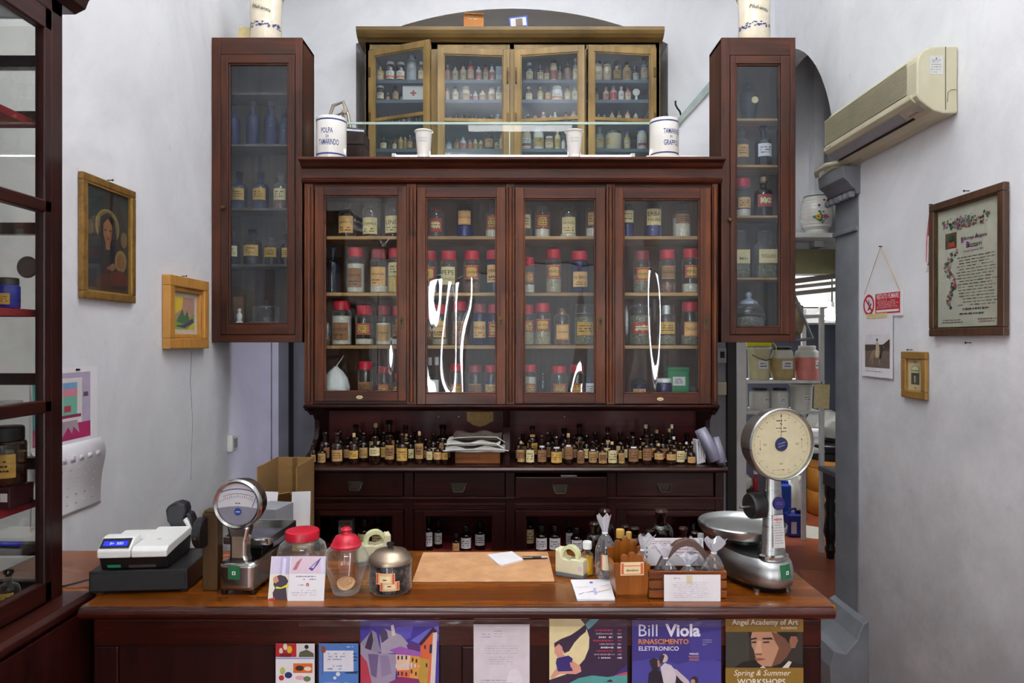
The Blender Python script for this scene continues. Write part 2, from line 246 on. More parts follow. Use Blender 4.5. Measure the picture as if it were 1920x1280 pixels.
# ------------------------------------------------------------------ mesh builder
LOC = {}                                    # world place of every thing's base, by object name
def rad(d): return d * PI / 180
class MB:
    """Collects shapes and links them as ONE mesh object."""
    def __init__(s): s.v = []; s.f = []; s.mi = []; s.sm = []; s.mats = []
    def _m(s, m):
        if m not in s.mats: s.mats.append(m)
        return s.mats.index(m)
    def add(s, vs, fs, m, smooth=False):
        o = len(s.v); i = s._m(m); s.v += [tuple(p) for p in vs]
        for f in fs: s.f.append(tuple(a + o for a in f)); s.mi.append(i); s.sm.append(smooth)
        return s
    def box(s, x0, x1, y0, y1, z0, z1, m):
        vs = [(x, y, z) for x in (x0, x1) for y in (y0, y1) for z in (z0, z1)]
        return s.add(vs, [(0, 1, 3, 2), (4, 6, 7, 5), (0, 4, 5, 1), (2, 3, 7, 6), (0, 2, 6, 4), (1, 5, 7, 3)], m)
    def obox(s, c, d, m, rot=(0, 0, 0)):
        Rm = Matrix.Rotation(rot[2], 3, 'Z') @ Matrix.Rotation(rot[1], 3, 'Y') @ Matrix.Rotation(rot[0], 3, 'X')
        vs = [Vector(c) + Rm @ Vector((x * d[0] / 2, y * d[1] / 2, z * d[2] / 2)) for x in (-1, 1) for y in (-1, 1) for z in (-1, 1)]
        return s.add(vs, [(0, 1, 3, 2), (4, 6, 7, 5), (0, 4, 5, 1), (2, 3, 7, 6), (0, 2, 6, 4), (1, 5, 7, 3)], m)
    def lathe(s, prof, m, c=(0, 0, 0), seg=24, axis='z', smooth=True, sx=1.0, sy=1.0, fn=None):
        rings = []; vs = []; fs = []
        for r, z in prof:
            if r <= 1e-6: rings.append([len(vs)]); vs.append((0, 0, z))
            else:
                rings.append(list(range(len(vs), len(vs) + seg)))
                vs += [(r * sx * math.cos(2 * PI * k / seg), r * sy * math.sin(2 * PI * k / seg), z) for k in range(seg)]
        for a, b in zip(rings, rings[1:]):
            for k in range(seg):
                k2 = (k + 1) % seg
                if len(a) == 1 and len(b) == 1: break
                if len(a) == 1: fs.append((a[0], b[k], b[k2]))
                elif len(b) == 1: fs.append((a[k], a[k2], b[0]))
                else: fs.append((a[k], a[k2], b[k2], b[k]))
        if axis == 'y': vs = [(x, -z, y) for x, y, z in vs]       # +axis points to the viewer (-Y)
        elif axis == 'x': vs = [(z, y, -x) for x, y, z in vs]
        if fn: vs = [fn(*p) for p in vs]
        return s.add([(x + c[0], y + c[1], z + c[2]) for x, y, z in vs], fs, m, smooth)
    def tube(s, pts, r, m, seg=8, closed=False, flat=1.0):
        pts = [Vector(p) for p in pts]; n = len(pts); vs = []; fs = []
        up = None
        for i, p in enumerate(pts):
            t = (pts[(i + 1) % n] - pts[i - 1]) if closed else (pts[min(i + 1, n - 1)] - pts[max(i - 1, 0)])
            t.normalize()
            if up is None: up = Vector((0, 0, 1)) if abs(t.z) < 0.9 else Vector((0, 1, 0))
            a = t.cross(up).normalized(); b = a.cross(t).normalized(); up = b
            rr = r[i] if isinstance(r, (list, tuple)) else r
            for k in range(seg):
                q = 2 * PI * k / seg; vs.append(p + a * rr * math.cos(q) + b * rr * flat * math.sin(q))
        for i in range(n if closed else n - 1):
            j = (i + 1) % n
            for k in range(seg):
                k2 = (k + 1) % seg; fs.append((i * seg + k, i * seg + k2, j * seg + k2, j * seg + k))
        if not closed: fs += [tuple(range(seg))[::-1], tuple((n - 1) * seg + k for k in range(seg))]
        return s.add(vs, fs, m, True)
    def prism(s, poly, a, b, m, plane='xz', smooth=False):
        """polygon in PLANE pushed from A to B along the remaining axis"""
        def at(u, v, w): return {'xz': (u, w, v), 'yz': (w, u, v), 'xy': (u, v, w)}[plane]
        n = len(poly); vs = [at(u, v, a) for u, v in poly] + [at(u, v, b) for u, v in poly]
        fs = [tuple(range(n)), tuple(range(n, 2 * n))[::-1]] + [(k, (k + 1) % n, n + (k + 1) % n, n + k) for k in range(n)]
        return s.add(vs, fs, m, smooth)
    def quad(s, a, b, c, d, m): return s.add([a, b, c, d], [(0, 1, 2, 3)], m)
    def patch(s, c, r, a0, a1, z0, z1, m, n=8):
        """a strip of paper round an upright cylinder; angles in degrees, -90 faces the viewer"""
        vs = []
        for k in range(n + 1):
            q = rad(a0 + (a1 - a0) * k / n); x = c[0] + r * math.cos(q); y = c[1] + r * math.sin(q)
            vs += [(x, y, c[2] + z0), (x, y, c[2] + z1)]
        return s.add(vs, [(2 * k, 2 * k + 2, 2 * k + 3, 2 * k + 1) for k in range(n)], m, True)
    def mapped(s, polys, fn, m):
        for P in polys: s.add([fn(u, v) for u, v in P], [tuple(range(len(P)))], m)
        return s
    def text(s, txt, fn, w, h, m, bold=0.0, shear=0.0, align='c', cap=False):
        """lettering fitted into w x h (metres); fn maps (u, v) measured from its middle (or left end) to space"""
        vs, fs, (x0, x1, y0, y1) = glyphs(txt, bold, shear)
        k = min(w / (x1 - x0), h / (y1 - y0)) if not cap else None
        kx, ky = (k, k) if k else (w / (x1 - x0), h / (y1 - y0))
        cx = (x0 + x1) / 2 if align == 'c' else (x0 if align == 'l' else x1); cy = (y0 + y1) / 2
        return s.add([fn((x - cx) * kx, (y - cy) * ky) for x, y in vs], fs, m)
    def build(s, name, parent=None, loc=None, local=False, bevel=0.0, bseg=2, subsurf=0, solid=0.0, sharp=38, fixn=True):
        me = bpy.data.meshes.new(name)
        base = Vector((0, 0, 0))
        if not local:
            p = parent
            if p is not None: base = LOC[p.name]
            elif loc is not None: base = Vector(loc)
        me.from_pydata([tuple(Vector(q) - base) for q in s.v], [], s.f)
        for m in s.mats: me.materials.append(m)
        for poly, i, sm in zip(me.polygons, s.mi, s.sm): poly.material_index = i; poly.use_smooth = sm
        if fixn:
            bm = bmesh.new(); bm.from_mesh(me); bmesh.ops.recalc_face_normals(bm, faces=bm.faces); bm.to_mesh(me); bm.free()
        if any(s.sm): me.set_sharp_from_angle(angle=rad(sharp))
        me.update()
        o = bpy.data.objects.new(name, me); COL.objects.link(o)
        if parent is not None: o.parent = parent; LOC[o.name] = LOC[parent.name]
        elif loc is not None: o.location = loc; LOC[o.name] = Vector(loc)
        else: LOC[o.name] = Vector((0, 0, 0))
        if bevel:
            b = o.modifiers.new('bevel', 'BEVEL'); b.width = bevel; b.segments = bseg; b.limit_method = 'ANGLE'; b.angle_limit = rad(40); b.harden_normals = False
        if solid:
            b = o.modifiers.new('solid', 'SOLIDIFY'); b.thickness = solid; b.offset = 0
        if subsurf:
            b = o.modifiers.new('sub', 'SUBSURF'); b.levels = subsurf; b.render_levels = subsurf
        return o
GL = {}
def glyphs(txt, bold=0.0, shear=0.0):
    key = (txt, bold, shear)
    if key in GL: return GL[key]
    cu = bpy.data.curves.new('lettering', 'FONT'); cu.body = txt; cu.size = 1; cu.resolution_u = 2; cu.offset = bold; cu.shear = shear
    ob = bpy.data.objects.new('lettering', cu)
    me = bpy.data.meshes.new_from_object(ob)
    vs = [(v.co.x, v.co.y) for v in me.vertices]; fs = [tuple(p.vertices) for p in me.polygons]
    bpy.data.objects.remove(ob); bpy.data.curves.remove(cu); bpy.data.meshes.remove(me)
    xs = [a for a, _ in vs] or [0, 1]; ys = [b for _, b in vs] or [0, 1]
    GL[key] = (vs, fs, (min(xs), max(xs), min(ys), max(ys))); return GL[key]
SEEN = {}
def setp(o, label=None, cat=None, group=None, kind=None):
    if label:
        o['label'] = label
        k = ' '.join(w for w in label.lower().replace(',', ' ').split() if not w.isdigit())
        n = len(label.replace('-', ' ').replace(',', ' ').split())
        if k in SEEN: print('DUPLICATE LABEL', label)
        if len(label.split()) > 16 or len(label.split()) < 4: print('LABEL LENGTH', len(label.split()), label)
        SEEN[k] = o.name
    if cat: o['category'] = cat
    if group: o['group'] = group
    if kind: o['kind'] = kind
    return o
def thing(name, label, cat, loc=(0, 0, 0), rz=0.0, group=None, kind=None):
    o = bpy.data.objects.new(name, None); COL.objects.link(o); o.empty_display_size = 0.05
    o.location = loc; o.rotation_euler = (0, 0, rz); LOC[o.name] = Vector(loc)
    return setp(o, label, cat, group, kind)
def struct(mb, name, **k):
    o = mb.build(name, **k); o['kind'] = 'structure'; return o
ORD = ['first', 'second', 'third', 'fourth', 'fifth', 'sixth', 'seventh', 'eighth', 'ninth', 'tenth', 'eleventh', 'twelfth', 'thirteenth', 'fourteenth', 'fifteenth',
       'sixteenth', 'seventeenth', 'eighteenth', 'nineteenth', 'twentieth', 'twenty-first', 'twenty-second', 'twenty-third', 'twenty-fourth']
# ------------------------------------------------------------------ bottles and jars
def ell(r0, z0, r1, z1, n=5):                # quarter-ellipse shoulder from (r0,z0) to (r1,z1)
    return [(r1 + (r0 - r1) * math.cos(PI / 2 * k / n), z0 + (z1 - z0) * math.sin(PI / 2 * k / n)) for k in range(1, n + 1)]
def prof_bottle(R, H, rn=None, sh=0.6, nk=0.78):
    rn = rn or R * 0.32
    return [(0, 0.002), (R * 0.86, 0), (R * 0.97, R * 0.06), (R, R * 0.16), (R, H * sh)] + ell(R, H * sh, rn, H * nk) + [(rn, H * 0.95), (rn * 1.3, H * 0.955), (rn * 1.3, H)]
def prof_jar(R, H, rn=None):
    rn = rn or R * 0.8
    return [(0, 0.002), (R * 0.88, 0), (R * 0.97, R * 0.05), (R, R * 0.14), (R, H * 0.86)] + ell(R, H * 0.86, rn, H * 0.95, 4) + [(rn, H)]
def prof_lid(R, h): return [(0, h), (R * 0.88, h), (R * 0.97, h * 0.93), (R, h * 0.8), (R, 0.0), (0, 0.0)]
def prof_stopper(r, h): return [(r * 0.8, -h * 0.5), (r * 0.8, 0), (r * 1.35, h * 0.15), (r * 1.6, h * 0.5), (r * 1.25, h * 0.9), (0, h)]
def scrib(u0, u1, v0, v1, rows, rnd, fill=0.8, th=0.45):
    """rows of broken strokes standing for writing too small to read"""
    out = []; dv = (v1 - v0) / rows
    for k in range(rows):
        v = v1 - dv * (k + 0.5); u = u0 + rnd.random() * (u1 - u0) * 0.08; end = u1 - rnd.random() * (u1 - u0) * 0.15
        while u < end:
            w = (u1 - u0) * (0.05 + rnd.random() * 0.09)
            if rnd.random() < fill: h = dv * th * (0.6 + 0.6 * rnd.random()) / 2; out.append([(u, v - h), (min(u + w, end), v - h), (min(u + w, end), v + h), (u, v + h)])
            u += w * 1.25
    return out
RN = random.Random(11)
def paper_label(mb, R, z0, z1, style, txt=None, span=104, face=-90, c=(0, 0, 0)):
    """a label pasted round a bottle: style picks ground, border and lettering"""
    r = R * 1.012; a = span / 2
    ground = {'cream': M['cream'], 'tan': M['tan'], 'gold': M['gold'], 'brown': M['brownl'], 'orange': M['orangel'], 'red': M['redl'], 'white': M['paper'],
              'redoval': M['redl'], 'redwhite': M['redl'], 'bordered': M['orangel'], 'arched': M['tan'], 'redgold': M['brownl']}[style]
    mb.patch(c, r, face - a, face + a, z0, z1, ground, 8)
    arc = lambda k: (lambda u, v: (c[0] + r * k * math.cos(rad(face) + u / R), c[1] + r * k * math.sin(rad(face) + u / R), c[2] + (z0 + z1) / 2 + v))
    w = 2 * R * rad(a); h = z1 - z0
    if style in ('redoval', 'redgold'):
        n = 14; pts = [(w * 0.40 * math.cos(2 * PI * k / n), h * 0.33 * math.sin(2 * PI * k / n)) for k in range(n)]
        # a gold border line, then the cartouche
        for q in ([(-w/2, h*.44), (w/2, h*.44), (w/2, h*.5), (-w/2, h*.5)], [(-w/2, -h*.5), (w/2, -h*.5), (w/2, -h*.44), (-w/2, -h*.44)]):
            mb.patch(c, r * 1.004, face - a, face + a, (z0+z1)/2 + q[0][1], (z0+z1)/2 + q[2][1], M['orangel'], 6)
        mb.patch(c, r * 1.006, face - a * 0.74, face + a * 0.74, (z0+z1)/2 - h*.27, (z0+z1)/2 + h*.27, M['gold'] if style == 'redoval' else M['brownl'], 6)
        mb.patch(c, r * 1.006, face - a * 0.6, face + a * 0.6, (z0+z1)/2 - h*.35, (z0+z1)/2 + h*.35, M['gold'] if style == 'redoval' else M['brownl'], 6)
    if style == 'redwhite': mb.patch(c, r * 1.006, face - a * 0.66, face + a * 0.66, z0 + h * .25, z0 + h * .75, M['cream'], 6)
    if style == 'bordered':
        for zz in (0.03, 0.93): mb.patch(c, r * 1.006, face - a * 0.98, face + a * 0.98, z0 + h * zz, z0 + h * (zz + .04), M['redl'], 6)
        for aa in (-0.97, 0.91): mb.patch(c, r * 1.006, face + a * aa, face + a * (aa + .06), z0 + h * .03, z0 + h * .97, M['redl'], 1)
    if style == 'arched': mb.patch(c, r * 1.006, face - a * 0.8, face + a * 0.8, z0 + h * .28, z0 + h * .84, M['brownl'], 6)
    if txt:
        lines = txt.split('|'); k = len(lines); hh = h * (0.26 if style in ('redoval', 'redgold') else 0.30) if k > 1 or style in ('redoval',) else h * 0.32
        for i, t in enumerate(lines):
            dv = ((k - 1) / 2 - i) * h * 0.36 + (h * 0.12 if style in ('brown', 'orange', 'cream') and k == 1 else 0)
            f = arc(1.012); mb.text(t, lambda u, v, dv=dv, f=f: f(u, v + dv), w * 0.82, hh, M['ink'])
        if style in ('brown', 'orange') or (style == 'cream' and k == 1): mb.mapped(scrib(-w * .4, w * .4, -h * .42, -h * .12, 2, RN, 0.7, 0.4), arc(1.010), M['ink'])
    else:
        mb.mapped(scrib(-w * .38, w * .38, -h * .3, h * .3, 3 if h > R * 0.6 else 2, RN, 0.75, 0.4), arc(1.010), M['ink'])
def bottle(name, label, cat, loc, R, H, kind='bottle', gl=None, cap=None, capm=None, lab=None, cont=None, group=None, seg=20, rn=None, sh=0.6, nk=0.78, rz=0.0):
    """kind bottle/jar; lab = (style, z0 fraction, z1 fraction, text, span); cont = (material, fill fraction)"""
    t = thing(name, label, cat, loc, rz, group)
    gl = gl or M['clear']; caph = 0
    if cap == 'lid': caph = min(0.045, H * 0.2)
    elif cap in ('stopper', 'cork'): caph = min(0.03, H * 0.12)
    elif cap == 'screw': caph = min(0.035, H * 0.16)
    hb = H - caph; P = prof_jar(R, hb, rn) if kind == 'jar' else prof_bottle(R, hb, rn, sh, nk)
    neck = P[-1][0]
    MB().lathe(P, gl, seg=seg).build('glass_body', t, local=True)
    if cont:
        zf = hb * cont[1]; q = [(0, 0.006)] + [(r * 0.95, max(z, 0.006)) for r, z in P[1:] if z < zf and r > 0]
        q += [(min(q[-1][0], R * .95), zf), (0, zf + R * 0.06)]
        MB().lathe(q, cont[0], seg=seg).build('contents', t, local=True)
    if cap == 'lid': MB().lathe(prof_lid(neck * 1.1, caph * 1.15), capm or M['redlid'], (0, 0, hb - caph * .15), seg).build('lid', t, local=True)
    elif cap == 'screw': MB().lathe(prof_lid(neck * 1.12, caph * 1.3), capm or M['white'], (0, 0, hb - caph * .3), 14).build('cap', t, local=True)
    elif cap == 'stopper': MB().lathe(prof_stopper(neck * 0.75, caph), capm or gl, (0, 0, hb), 14).build('stopper', t, local=True)
    elif cap == 'cork': MB().lathe([(neck * .7, -caph * .4), (neck * .74, caph * .8), (neck * .6, caph), (0, caph)], capm or M['cork'], (0, 0, hb), 12).build('cork', t, local=True)
    if lab:
        mb = MB(); lst = lab + (None, 104)[len(lab) - 3:] if len(lab) < 5 else lab
        paper_label(mb, R, hb * lst[1], hb * lst[2], lst[0], lst[3], lst[4]); mb.build('label', t, local=True, fixn=False)
    return t
# ================================================================== THE ROOM
def tile_mat():
    m, nt, out = newmat('terracotta_tiles'); N = nt.nodes; L = nt.links
    b = N.new('ShaderNodeBsdfPrincipled'); L.new(b.outputs[0], out.inputs[0]); b.inputs['Roughness'].default_value = 0.35
    tc = N.new('ShaderNodeTexCoord'); mp = N.new('ShaderNodeMapping'); mp.inputs['Rotation'].default_value = (0, 0, rad(12)); L.new(tc.outputs['Object'], mp.inputs[0])
    br = N.new('ShaderNodeTexBrick'); br.offset = 0.0; br.inputs['Scale'].default_value = 1; br.inputs['Brick Width'].default_value = 0.33; br.inputs['Row Height'].default_value = 0.33
    br.inputs['Mortar Size'].default_value = 0.006; br.inputs['Color1'].default_value = (*hx('#a2583a'), 1); br.inputs['Color2'].default_value = (*hx('#8e4a33'), 1); br.inputs['Mortar'].default_value = (*hx('#6a4636'), 1)
    L.new(mp.outputs[0], br.inputs[0])
    nz = N.new('ShaderNodeTexNoise'); nz.inputs['Scale'].default_value = 6; nz.inputs['Detail'].default_value = 6; L.new(tc.outputs['Object'], nz.inputs[0])
    mr = N.new('ShaderNodeMapRange'); mr.inputs['To Min'].default_value = 0.75; mr.inputs['To Max'].default_value = 1.25; L.new(nz.outputs['Fac'], mr.inputs[0])
    mx = N.new('ShaderNodeMix'); mx.data_type = 'RGBA'; mx.blend_type = 'MULTIPLY'; mx.inputs[0].default_value = 1; L.new(br.outputs[0], mx.inputs[6]); L.new(mr.outputs[0], mx.inputs[7]); L.new(mx.outputs[2], b.inputs['Base Color'])
    return m
M['floor'] = tile_mat()
WL, WR, YB = -1.625, 1.83, 4.75              # left wall, right wall, back wall
FL = -.17                                    # the shop floor lies one step below the storeroom floor
struct(MB().box(-1.9, 3.6, -3.1, 4.32, FL - .1, FL, M['floor']).box(-1.9, 3.6, 4.3, 7.2, FL - .1, 0, M['floor']), 'floor')
struct(MB().box(WL - 0.15, WL, -2.9, 5.05, FL, 4.1, M['wall']), 'wall_left')
struct(MB().box(WR, WR + 0.2, -2.9, 3.60, FL, 4.1, M['wallr']), 'wall_right')
arc = [(4.75 - 0.9 * math.cos(PI / 2 * k / 14), 2.57 + 1.05 * math.sin(PI / 2 * k / 14)) for k in range(15)] + [(4.75 + 0.9 * math.sin(PI / 2 * k / 10), 2.57 + 1.05 * math.cos(PI / 2 * k / 10)) for k in range(1, 6)]
struct(MB().prism([(3.60, 4.1), (3.60, 2.57)] + arc + [(arc[-1][0], 4.1)], WR, WR + 0.2, M['wallr'], 'yz'), 'wall_right_arch')
# grey stone pillar under the arch
mb = MB(); mb.box(WR - 0.004, WR + 0.2, 3.60, 3.86, FL, 2.57, M['stone'])
cap = [(3.585, 2.36), (3.59, 2.39), (3.575, 2.41), (3.60, 2.46), (3.585, 2.50), (3.585, 2.57)]
mb.prism([(WR, 2.425), (WR - 0.022, 2.428), (WR - 0.026, 2.452), (WR - 0.038, 2.458), (WR - 0.062, 2.49), (WR - 0.09, 2.512), (WR - 0.096, 2.575), (WR + 0.2, 2.575), (WR + 0.2, 2.425)], 3.585, 3.875, M['stone'], 'xz')
for k in range(6): mb.box(WR - 0.05, WR - 0.02, 3.60 + k * 0.052, 3.632 + k * 0.052, 2.412, 2.445, M['stone'])
mb.box(WR - 0.02, WR, 3.60, 3.865, 2.235, 2.262, M['stone'])
mb.prism([(WR, FL), (WR - .19, FL), (WR - .20, -.02), (WR - .175, .06), (WR - .12, .05), (WR - .06, .12), (WR - .03, .20), (WR, .22)], 3.50, 3.87, M['stone'], 'xz')
struct(mb, 'stone_pillar', bevel=0.006)
# back wall with the shallow arched niche of the ochre cabinet
a_w, a_s, a_c = 1.085, 3.72, 3.965
rr = (a_w ** 2 + (a_c - a_s) ** 2) / (2 * (a_c - a_s)); tz = a_c - rr; th0 = math.asin(a_w / rr)
narc = [(rr * math.sin(-th0 + 2 * th0 * k / 24), tz + rr * math.cos(-th0 + 2 * th0 * k / 24)) for k in range(25)]
mb = MB()
mb.box(WL - 0.1, -a_w, YB, 5.05, 1.7, 4.9, M['wall']); mb.box(a_w, 1.5, YB, 5.05, 1.7, 4.9, M['wall']); mb.box(1.5, WR + .1, YB, 5.05, 3.4, 4.9, M['wall'])
mb.box(-a_w, a_w, YB, 5.05, 1.7, 2.55, M['wall']); mb.box(WL - 0.1, 1.5, YB, 5.05, FL, 1.7, M['wallg'])
mb.prism(narc + [(a_w, 4.9), (-a_w, 4.9)], YB, 5.05, M['wall'], 'xz')
mb.box(-a_w - .1, a_w + .1, 5.05, 5.10, 2.4, 4.2, M['wall'])
struct(mb, 'wall_back')
# vaulted ceiling
n = 20; va = [(0.1 - 1.95 * math.cos(PI * k / n), 3.95 + 0.75 * math.sin(PI * k / n)) for k in range(n + 1)]
mb = MB()
for k in range(n): mb.quad((va[k][0], -2.95, va[k][1]), (va[k+1][0], -2.95, va[k+1][1]), (va[k+1][0], 5.1, va[k+1][1]), (va[k][0], 5.1, va[k][1]), M['wall']); mb.sm[-1] = True
struct(mb, 'ceiling', solid=0.06)
# shop front behind the camera: door opening and two show windows
mb = MB()
for x0, x1, z0, z1 in ((-1.8, -1.29, FL, 4.9), (-1.29, -1.15, FL, .25), (-1.29, -1.15, 2.65, 4.9), (-1.15, -.92, FL, 4.9), (-.92, -.8, FL, .25), (-.92, -.8, 2.65, 4.9), (-.8, -.66, FL, 4.9), (-.66, 1.26, FL, .58), (-.66, 1.26, 2.72, 4.9), (1.26, 1.46, FL, 4.9), (1.46, 1.58, FL, .25), (1.46, 1.58, 2.65, 4.9), (1.58, 2.0, FL, 4.9)):
    mb.box(x0, x1, -2.9, -2.75, z0, z1, M['wall'])
struct(mb, 'wall_front')
# storeroom beyond the passage
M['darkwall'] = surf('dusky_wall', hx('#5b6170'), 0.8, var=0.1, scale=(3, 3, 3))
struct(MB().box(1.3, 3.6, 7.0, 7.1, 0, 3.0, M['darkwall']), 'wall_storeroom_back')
struct(MB().box(3.4, 3.5, 3.86, 7.0, 0, 4.2, M['wall']), 'wall_storeroom_right')
struct(MB().box(1.44, 1.5, 5.05, 7.0, 0, 3.0, M['wall']), 'wall_storeroom_left')
struct(MB().box(1.5, 3.4, 5.22, 5.32, 2.34, 4.2, M['wall']).box(2.27, 2.34, 5.12, 5.24, 2.36, 4.2, M['wall']), 'wall_passage')
struct(MB().box(1.3, 3.5, 5.30, 7.1, 2.95, 3.05, M['wall']), 'ceiling_storeroom')
struct(MB().box(WR + .2, 3.5, 3.80, 3.86, 0, 4.2, M['wall']), 'wall_storeroom_front')
struct(MB().box(WR + .1, 3.5, 3.6, 5.3, 4.1, 4.2, M['wall']), 'ceiling_passage')
struct(MB().box(1.487, 1.545, 4.70, 4.78, 0, 2.2, surf('door_post_dark', hx('#26201f'), 0.6)), 'door_post')
struct(MB().box(1.62, 1.69, 4.92, 5.02, 0, 2.15, M['white']), 'door_1', bevel=0.004)
# ledge that carries the ochre cabinet
struct(MB().box(-1.62, 1.10, 4.35, YB, 2.50, 2.57, M['wall']), 'trim_1')
# ================================================================== FURNITURE HELPERS
def frame(mb, x0, x1, z0, z1, gx0, gx1, gz0, gz1, y0, y1, mv, mh, lip=0.008):
    mb.box(x0, gx0, y0, y1, z0, z1, mv); mb.box(gx1, x1, y0, y1, z0, z1, mv)
    mb.box(gx0, gx1, y0, y1, z0, gz0, mh); mb.box(gx0, gx1, y0, y1, gz1, z1, mh)
    for a, b, c, d in ((gx0, gx0 + lip, gz0, gz1), (gx1 - lip, gx1, gz0, gz1), (gx0, gx1, gz0, gz0 + lip), (gx0, gx1, gz1 - lip, gz1)):
        mb.box(a, b, y0 + 0.006, y1, c, d, mv)
# ================================================================== THE GREAT HUTCH
hut = thing('apothecary_hutch', 'wide dark mahogany hutch with four glazed doors, drawers and an open bottle shelf', 'hutch', (0, 3.8, FL))
YF = 3.70; UX0, UX1 = -1.1215, 1.113; UZ0, UZ1 = 1.309, 2.503
mb = MB(); mb.box(UX0, UX0 + .03, YF, 4.05, UZ0, UZ1, M['hv']); mb.box(UX1 - .03, UX1, YF, 4.05, UZ0, UZ1, M['hv'])
mb.box(UX0, UX1, YF, 4.05, UZ1 - .03, UZ1, M['hh']); mb.box(UX0, UX1, YF, 4.05, UZ0, UZ0 + .035, M['hh'])
mb.build('upper_carcass', hut, bevel=.003)
MB().box(UX0 + .03, UX1 - .03, 4.03, 4.05, UZ0 + .03, UZ1 - .03, M['hback']).build('upper_back', hut)
SHZ = [2.228, 1.918, 1.628, 1.345]
for z in SHZ[:3]: MB().box(UX0 + .03, UX1 - .03, 3.745, 4.03, z - .018, z, M['shelf']).build('shelf', hut, bevel=.002)
for a, b in ((572, 589), (763, 781), (949, 965), (1136, 1152), (1334, 1345)):
    mb = MB(); x0, x1 = XA(a, YF), XA(b, YF); mb.box(x0, x1, YF - .014, YF + .03, UZ0, UZ1, M['hv'])
    xm = (x0 + x1) / 2; mb.lathe([(0, 0), (.013, 0), (.013, 1.16), (0, 1.16)], M['hv'], (xm, YF - .014, UZ0 + .015), 12); mb.build('post', hut, bevel=.002)
mb = MB()
mb.prism([(4.05, 2.500), (3.685, 2.500), (3.665, 2.506), (3.655, 2.518), (3.672, 2.530), (3.672, 2.578), (3.66, 2.584), (3.65, 2.588), (3.635, 2.602), (3.605, 2.608), (3.60, 2.612), (3.60, 2.625), (4.05, 2.625)], -1.131, 1.130, M['hh'], 'yz')
mb.build('cornice', hut, bevel=.002)
mb = MB(); mb.prism([(4.0, 1.31), (3.655, 1.31), (3.645, 1.303), (3.648, 1.295), (3.665, 1.288), (3.68, 1.276), (4.0, 1.276)], XA(569, 3.65), XA(1349, 3.65), M['hdh'], 'yz'); mb.build('base_moulding', hut)
M['pane2'] = M['pane']
doorpx = [(590, 762, 607, 746, 350, 752, 366, 735), (782, 948, 798, 931, 351, 758, 370, 738), (966, 1135, 982, 1117, 352, 756, 372, 738), (1153, 1333, 1169, 1313, 352, 757, 372, 738)]
for i, (a, b, c, d, t0, t1, g0, g1) in enumerate(doorpx):
    y0 = 3.672; mb = MB()
    X0, X1, G0, G1 = XA(a, y0), XA(b, y0), XA(c, y0), XA(d, y0)
    frame(mb, X0, X1, ZA(t1, y0), ZA(t0, y0), G0, G1, ZA(g1, y0), ZA(g0, y0), y0, y0 + .024, M['hv'], M['hh'])
    dr = mb.build('door', hut, bevel=.0025)
    MB().box(G0 - .004, G1 + .004, y0 + .014, y0 + .018, ZA(g1, y0) - .004, ZA(g0, y0) + .004, M['pane']).build('pane', dr)
    kx = X1 - .026; kz = ZA(605, y0)
    k = MB(); k.prism([(kx - .013, kz - .034), (kx + .013, kz - .034), (kx + .013, kz + .028), (kx + .008, kz + .036), (kx - .008, kz + .036), (kx - .013, kz + .028)], y0 - .003, y0, M['brass'], 'xz')
    k.lathe([(0, .002), (.006, .002), (.006, 0)], M['blackm'], (kx, y0 - .003, kz + .012), 10, 'y'); k.box(kx - .0025, kx + .0025, y0 - .0048, y0 - .003, kz - .012, kz + .012, M['blackm'])
    k.build('keyhole_plate', dr)
    if i in (0, 3):
        bx, bz = (XA(674, y0), ZA(744.5, y0)) if i == 0 else (XA(1238, y0), ZA(748, y0))
        k = MB(); k.lathe([(0, .003), (.016, .003), (.018, 0), (0, 0)], M['cream'], (bx, y0 - .0005, bz), 18, 'y', sy=.55)
        k.mapped(scrib(-.011, .011, -.004, .004, 2, RN, 1), lambda u, v: (bx + u, y0 - .0042, bz + v), M['ink']); k.build('number_badge', dr)
# open bottle shelf
for X in (-1.098, 1.076):
    MB().prism([(4.03, 1.0), (3.56, 1.0), (3.565, 1.02), (3.60, 1.035), (3.70, 1.06), (3.77, 1.11), (3.80, 1.17), (3.795, 1.215), (3.76, 1.245), (3.70, 1.252), (3.69, 1.262), (3.665, 1.268), (3.66, 1.278), (4.03, 1.278)], X, X + .026, M['hd'], 'yz').build('side_bracket', hut, bevel=.002)
MB().prism([(4.03, 1.0), (3.62, 1.0), (3.72, 1.06), (3.80, 1.17), (3.74, 1.278), (4.03, 1.278)], XA(943, 3.75), XA(956, 3.75), M['hd'], 'yz').build('partition', hut)
MB().box(-1.09, 1.09, 3.995, 4.02, 1.0, 1.30, M['redback']).build('back_board', hut)
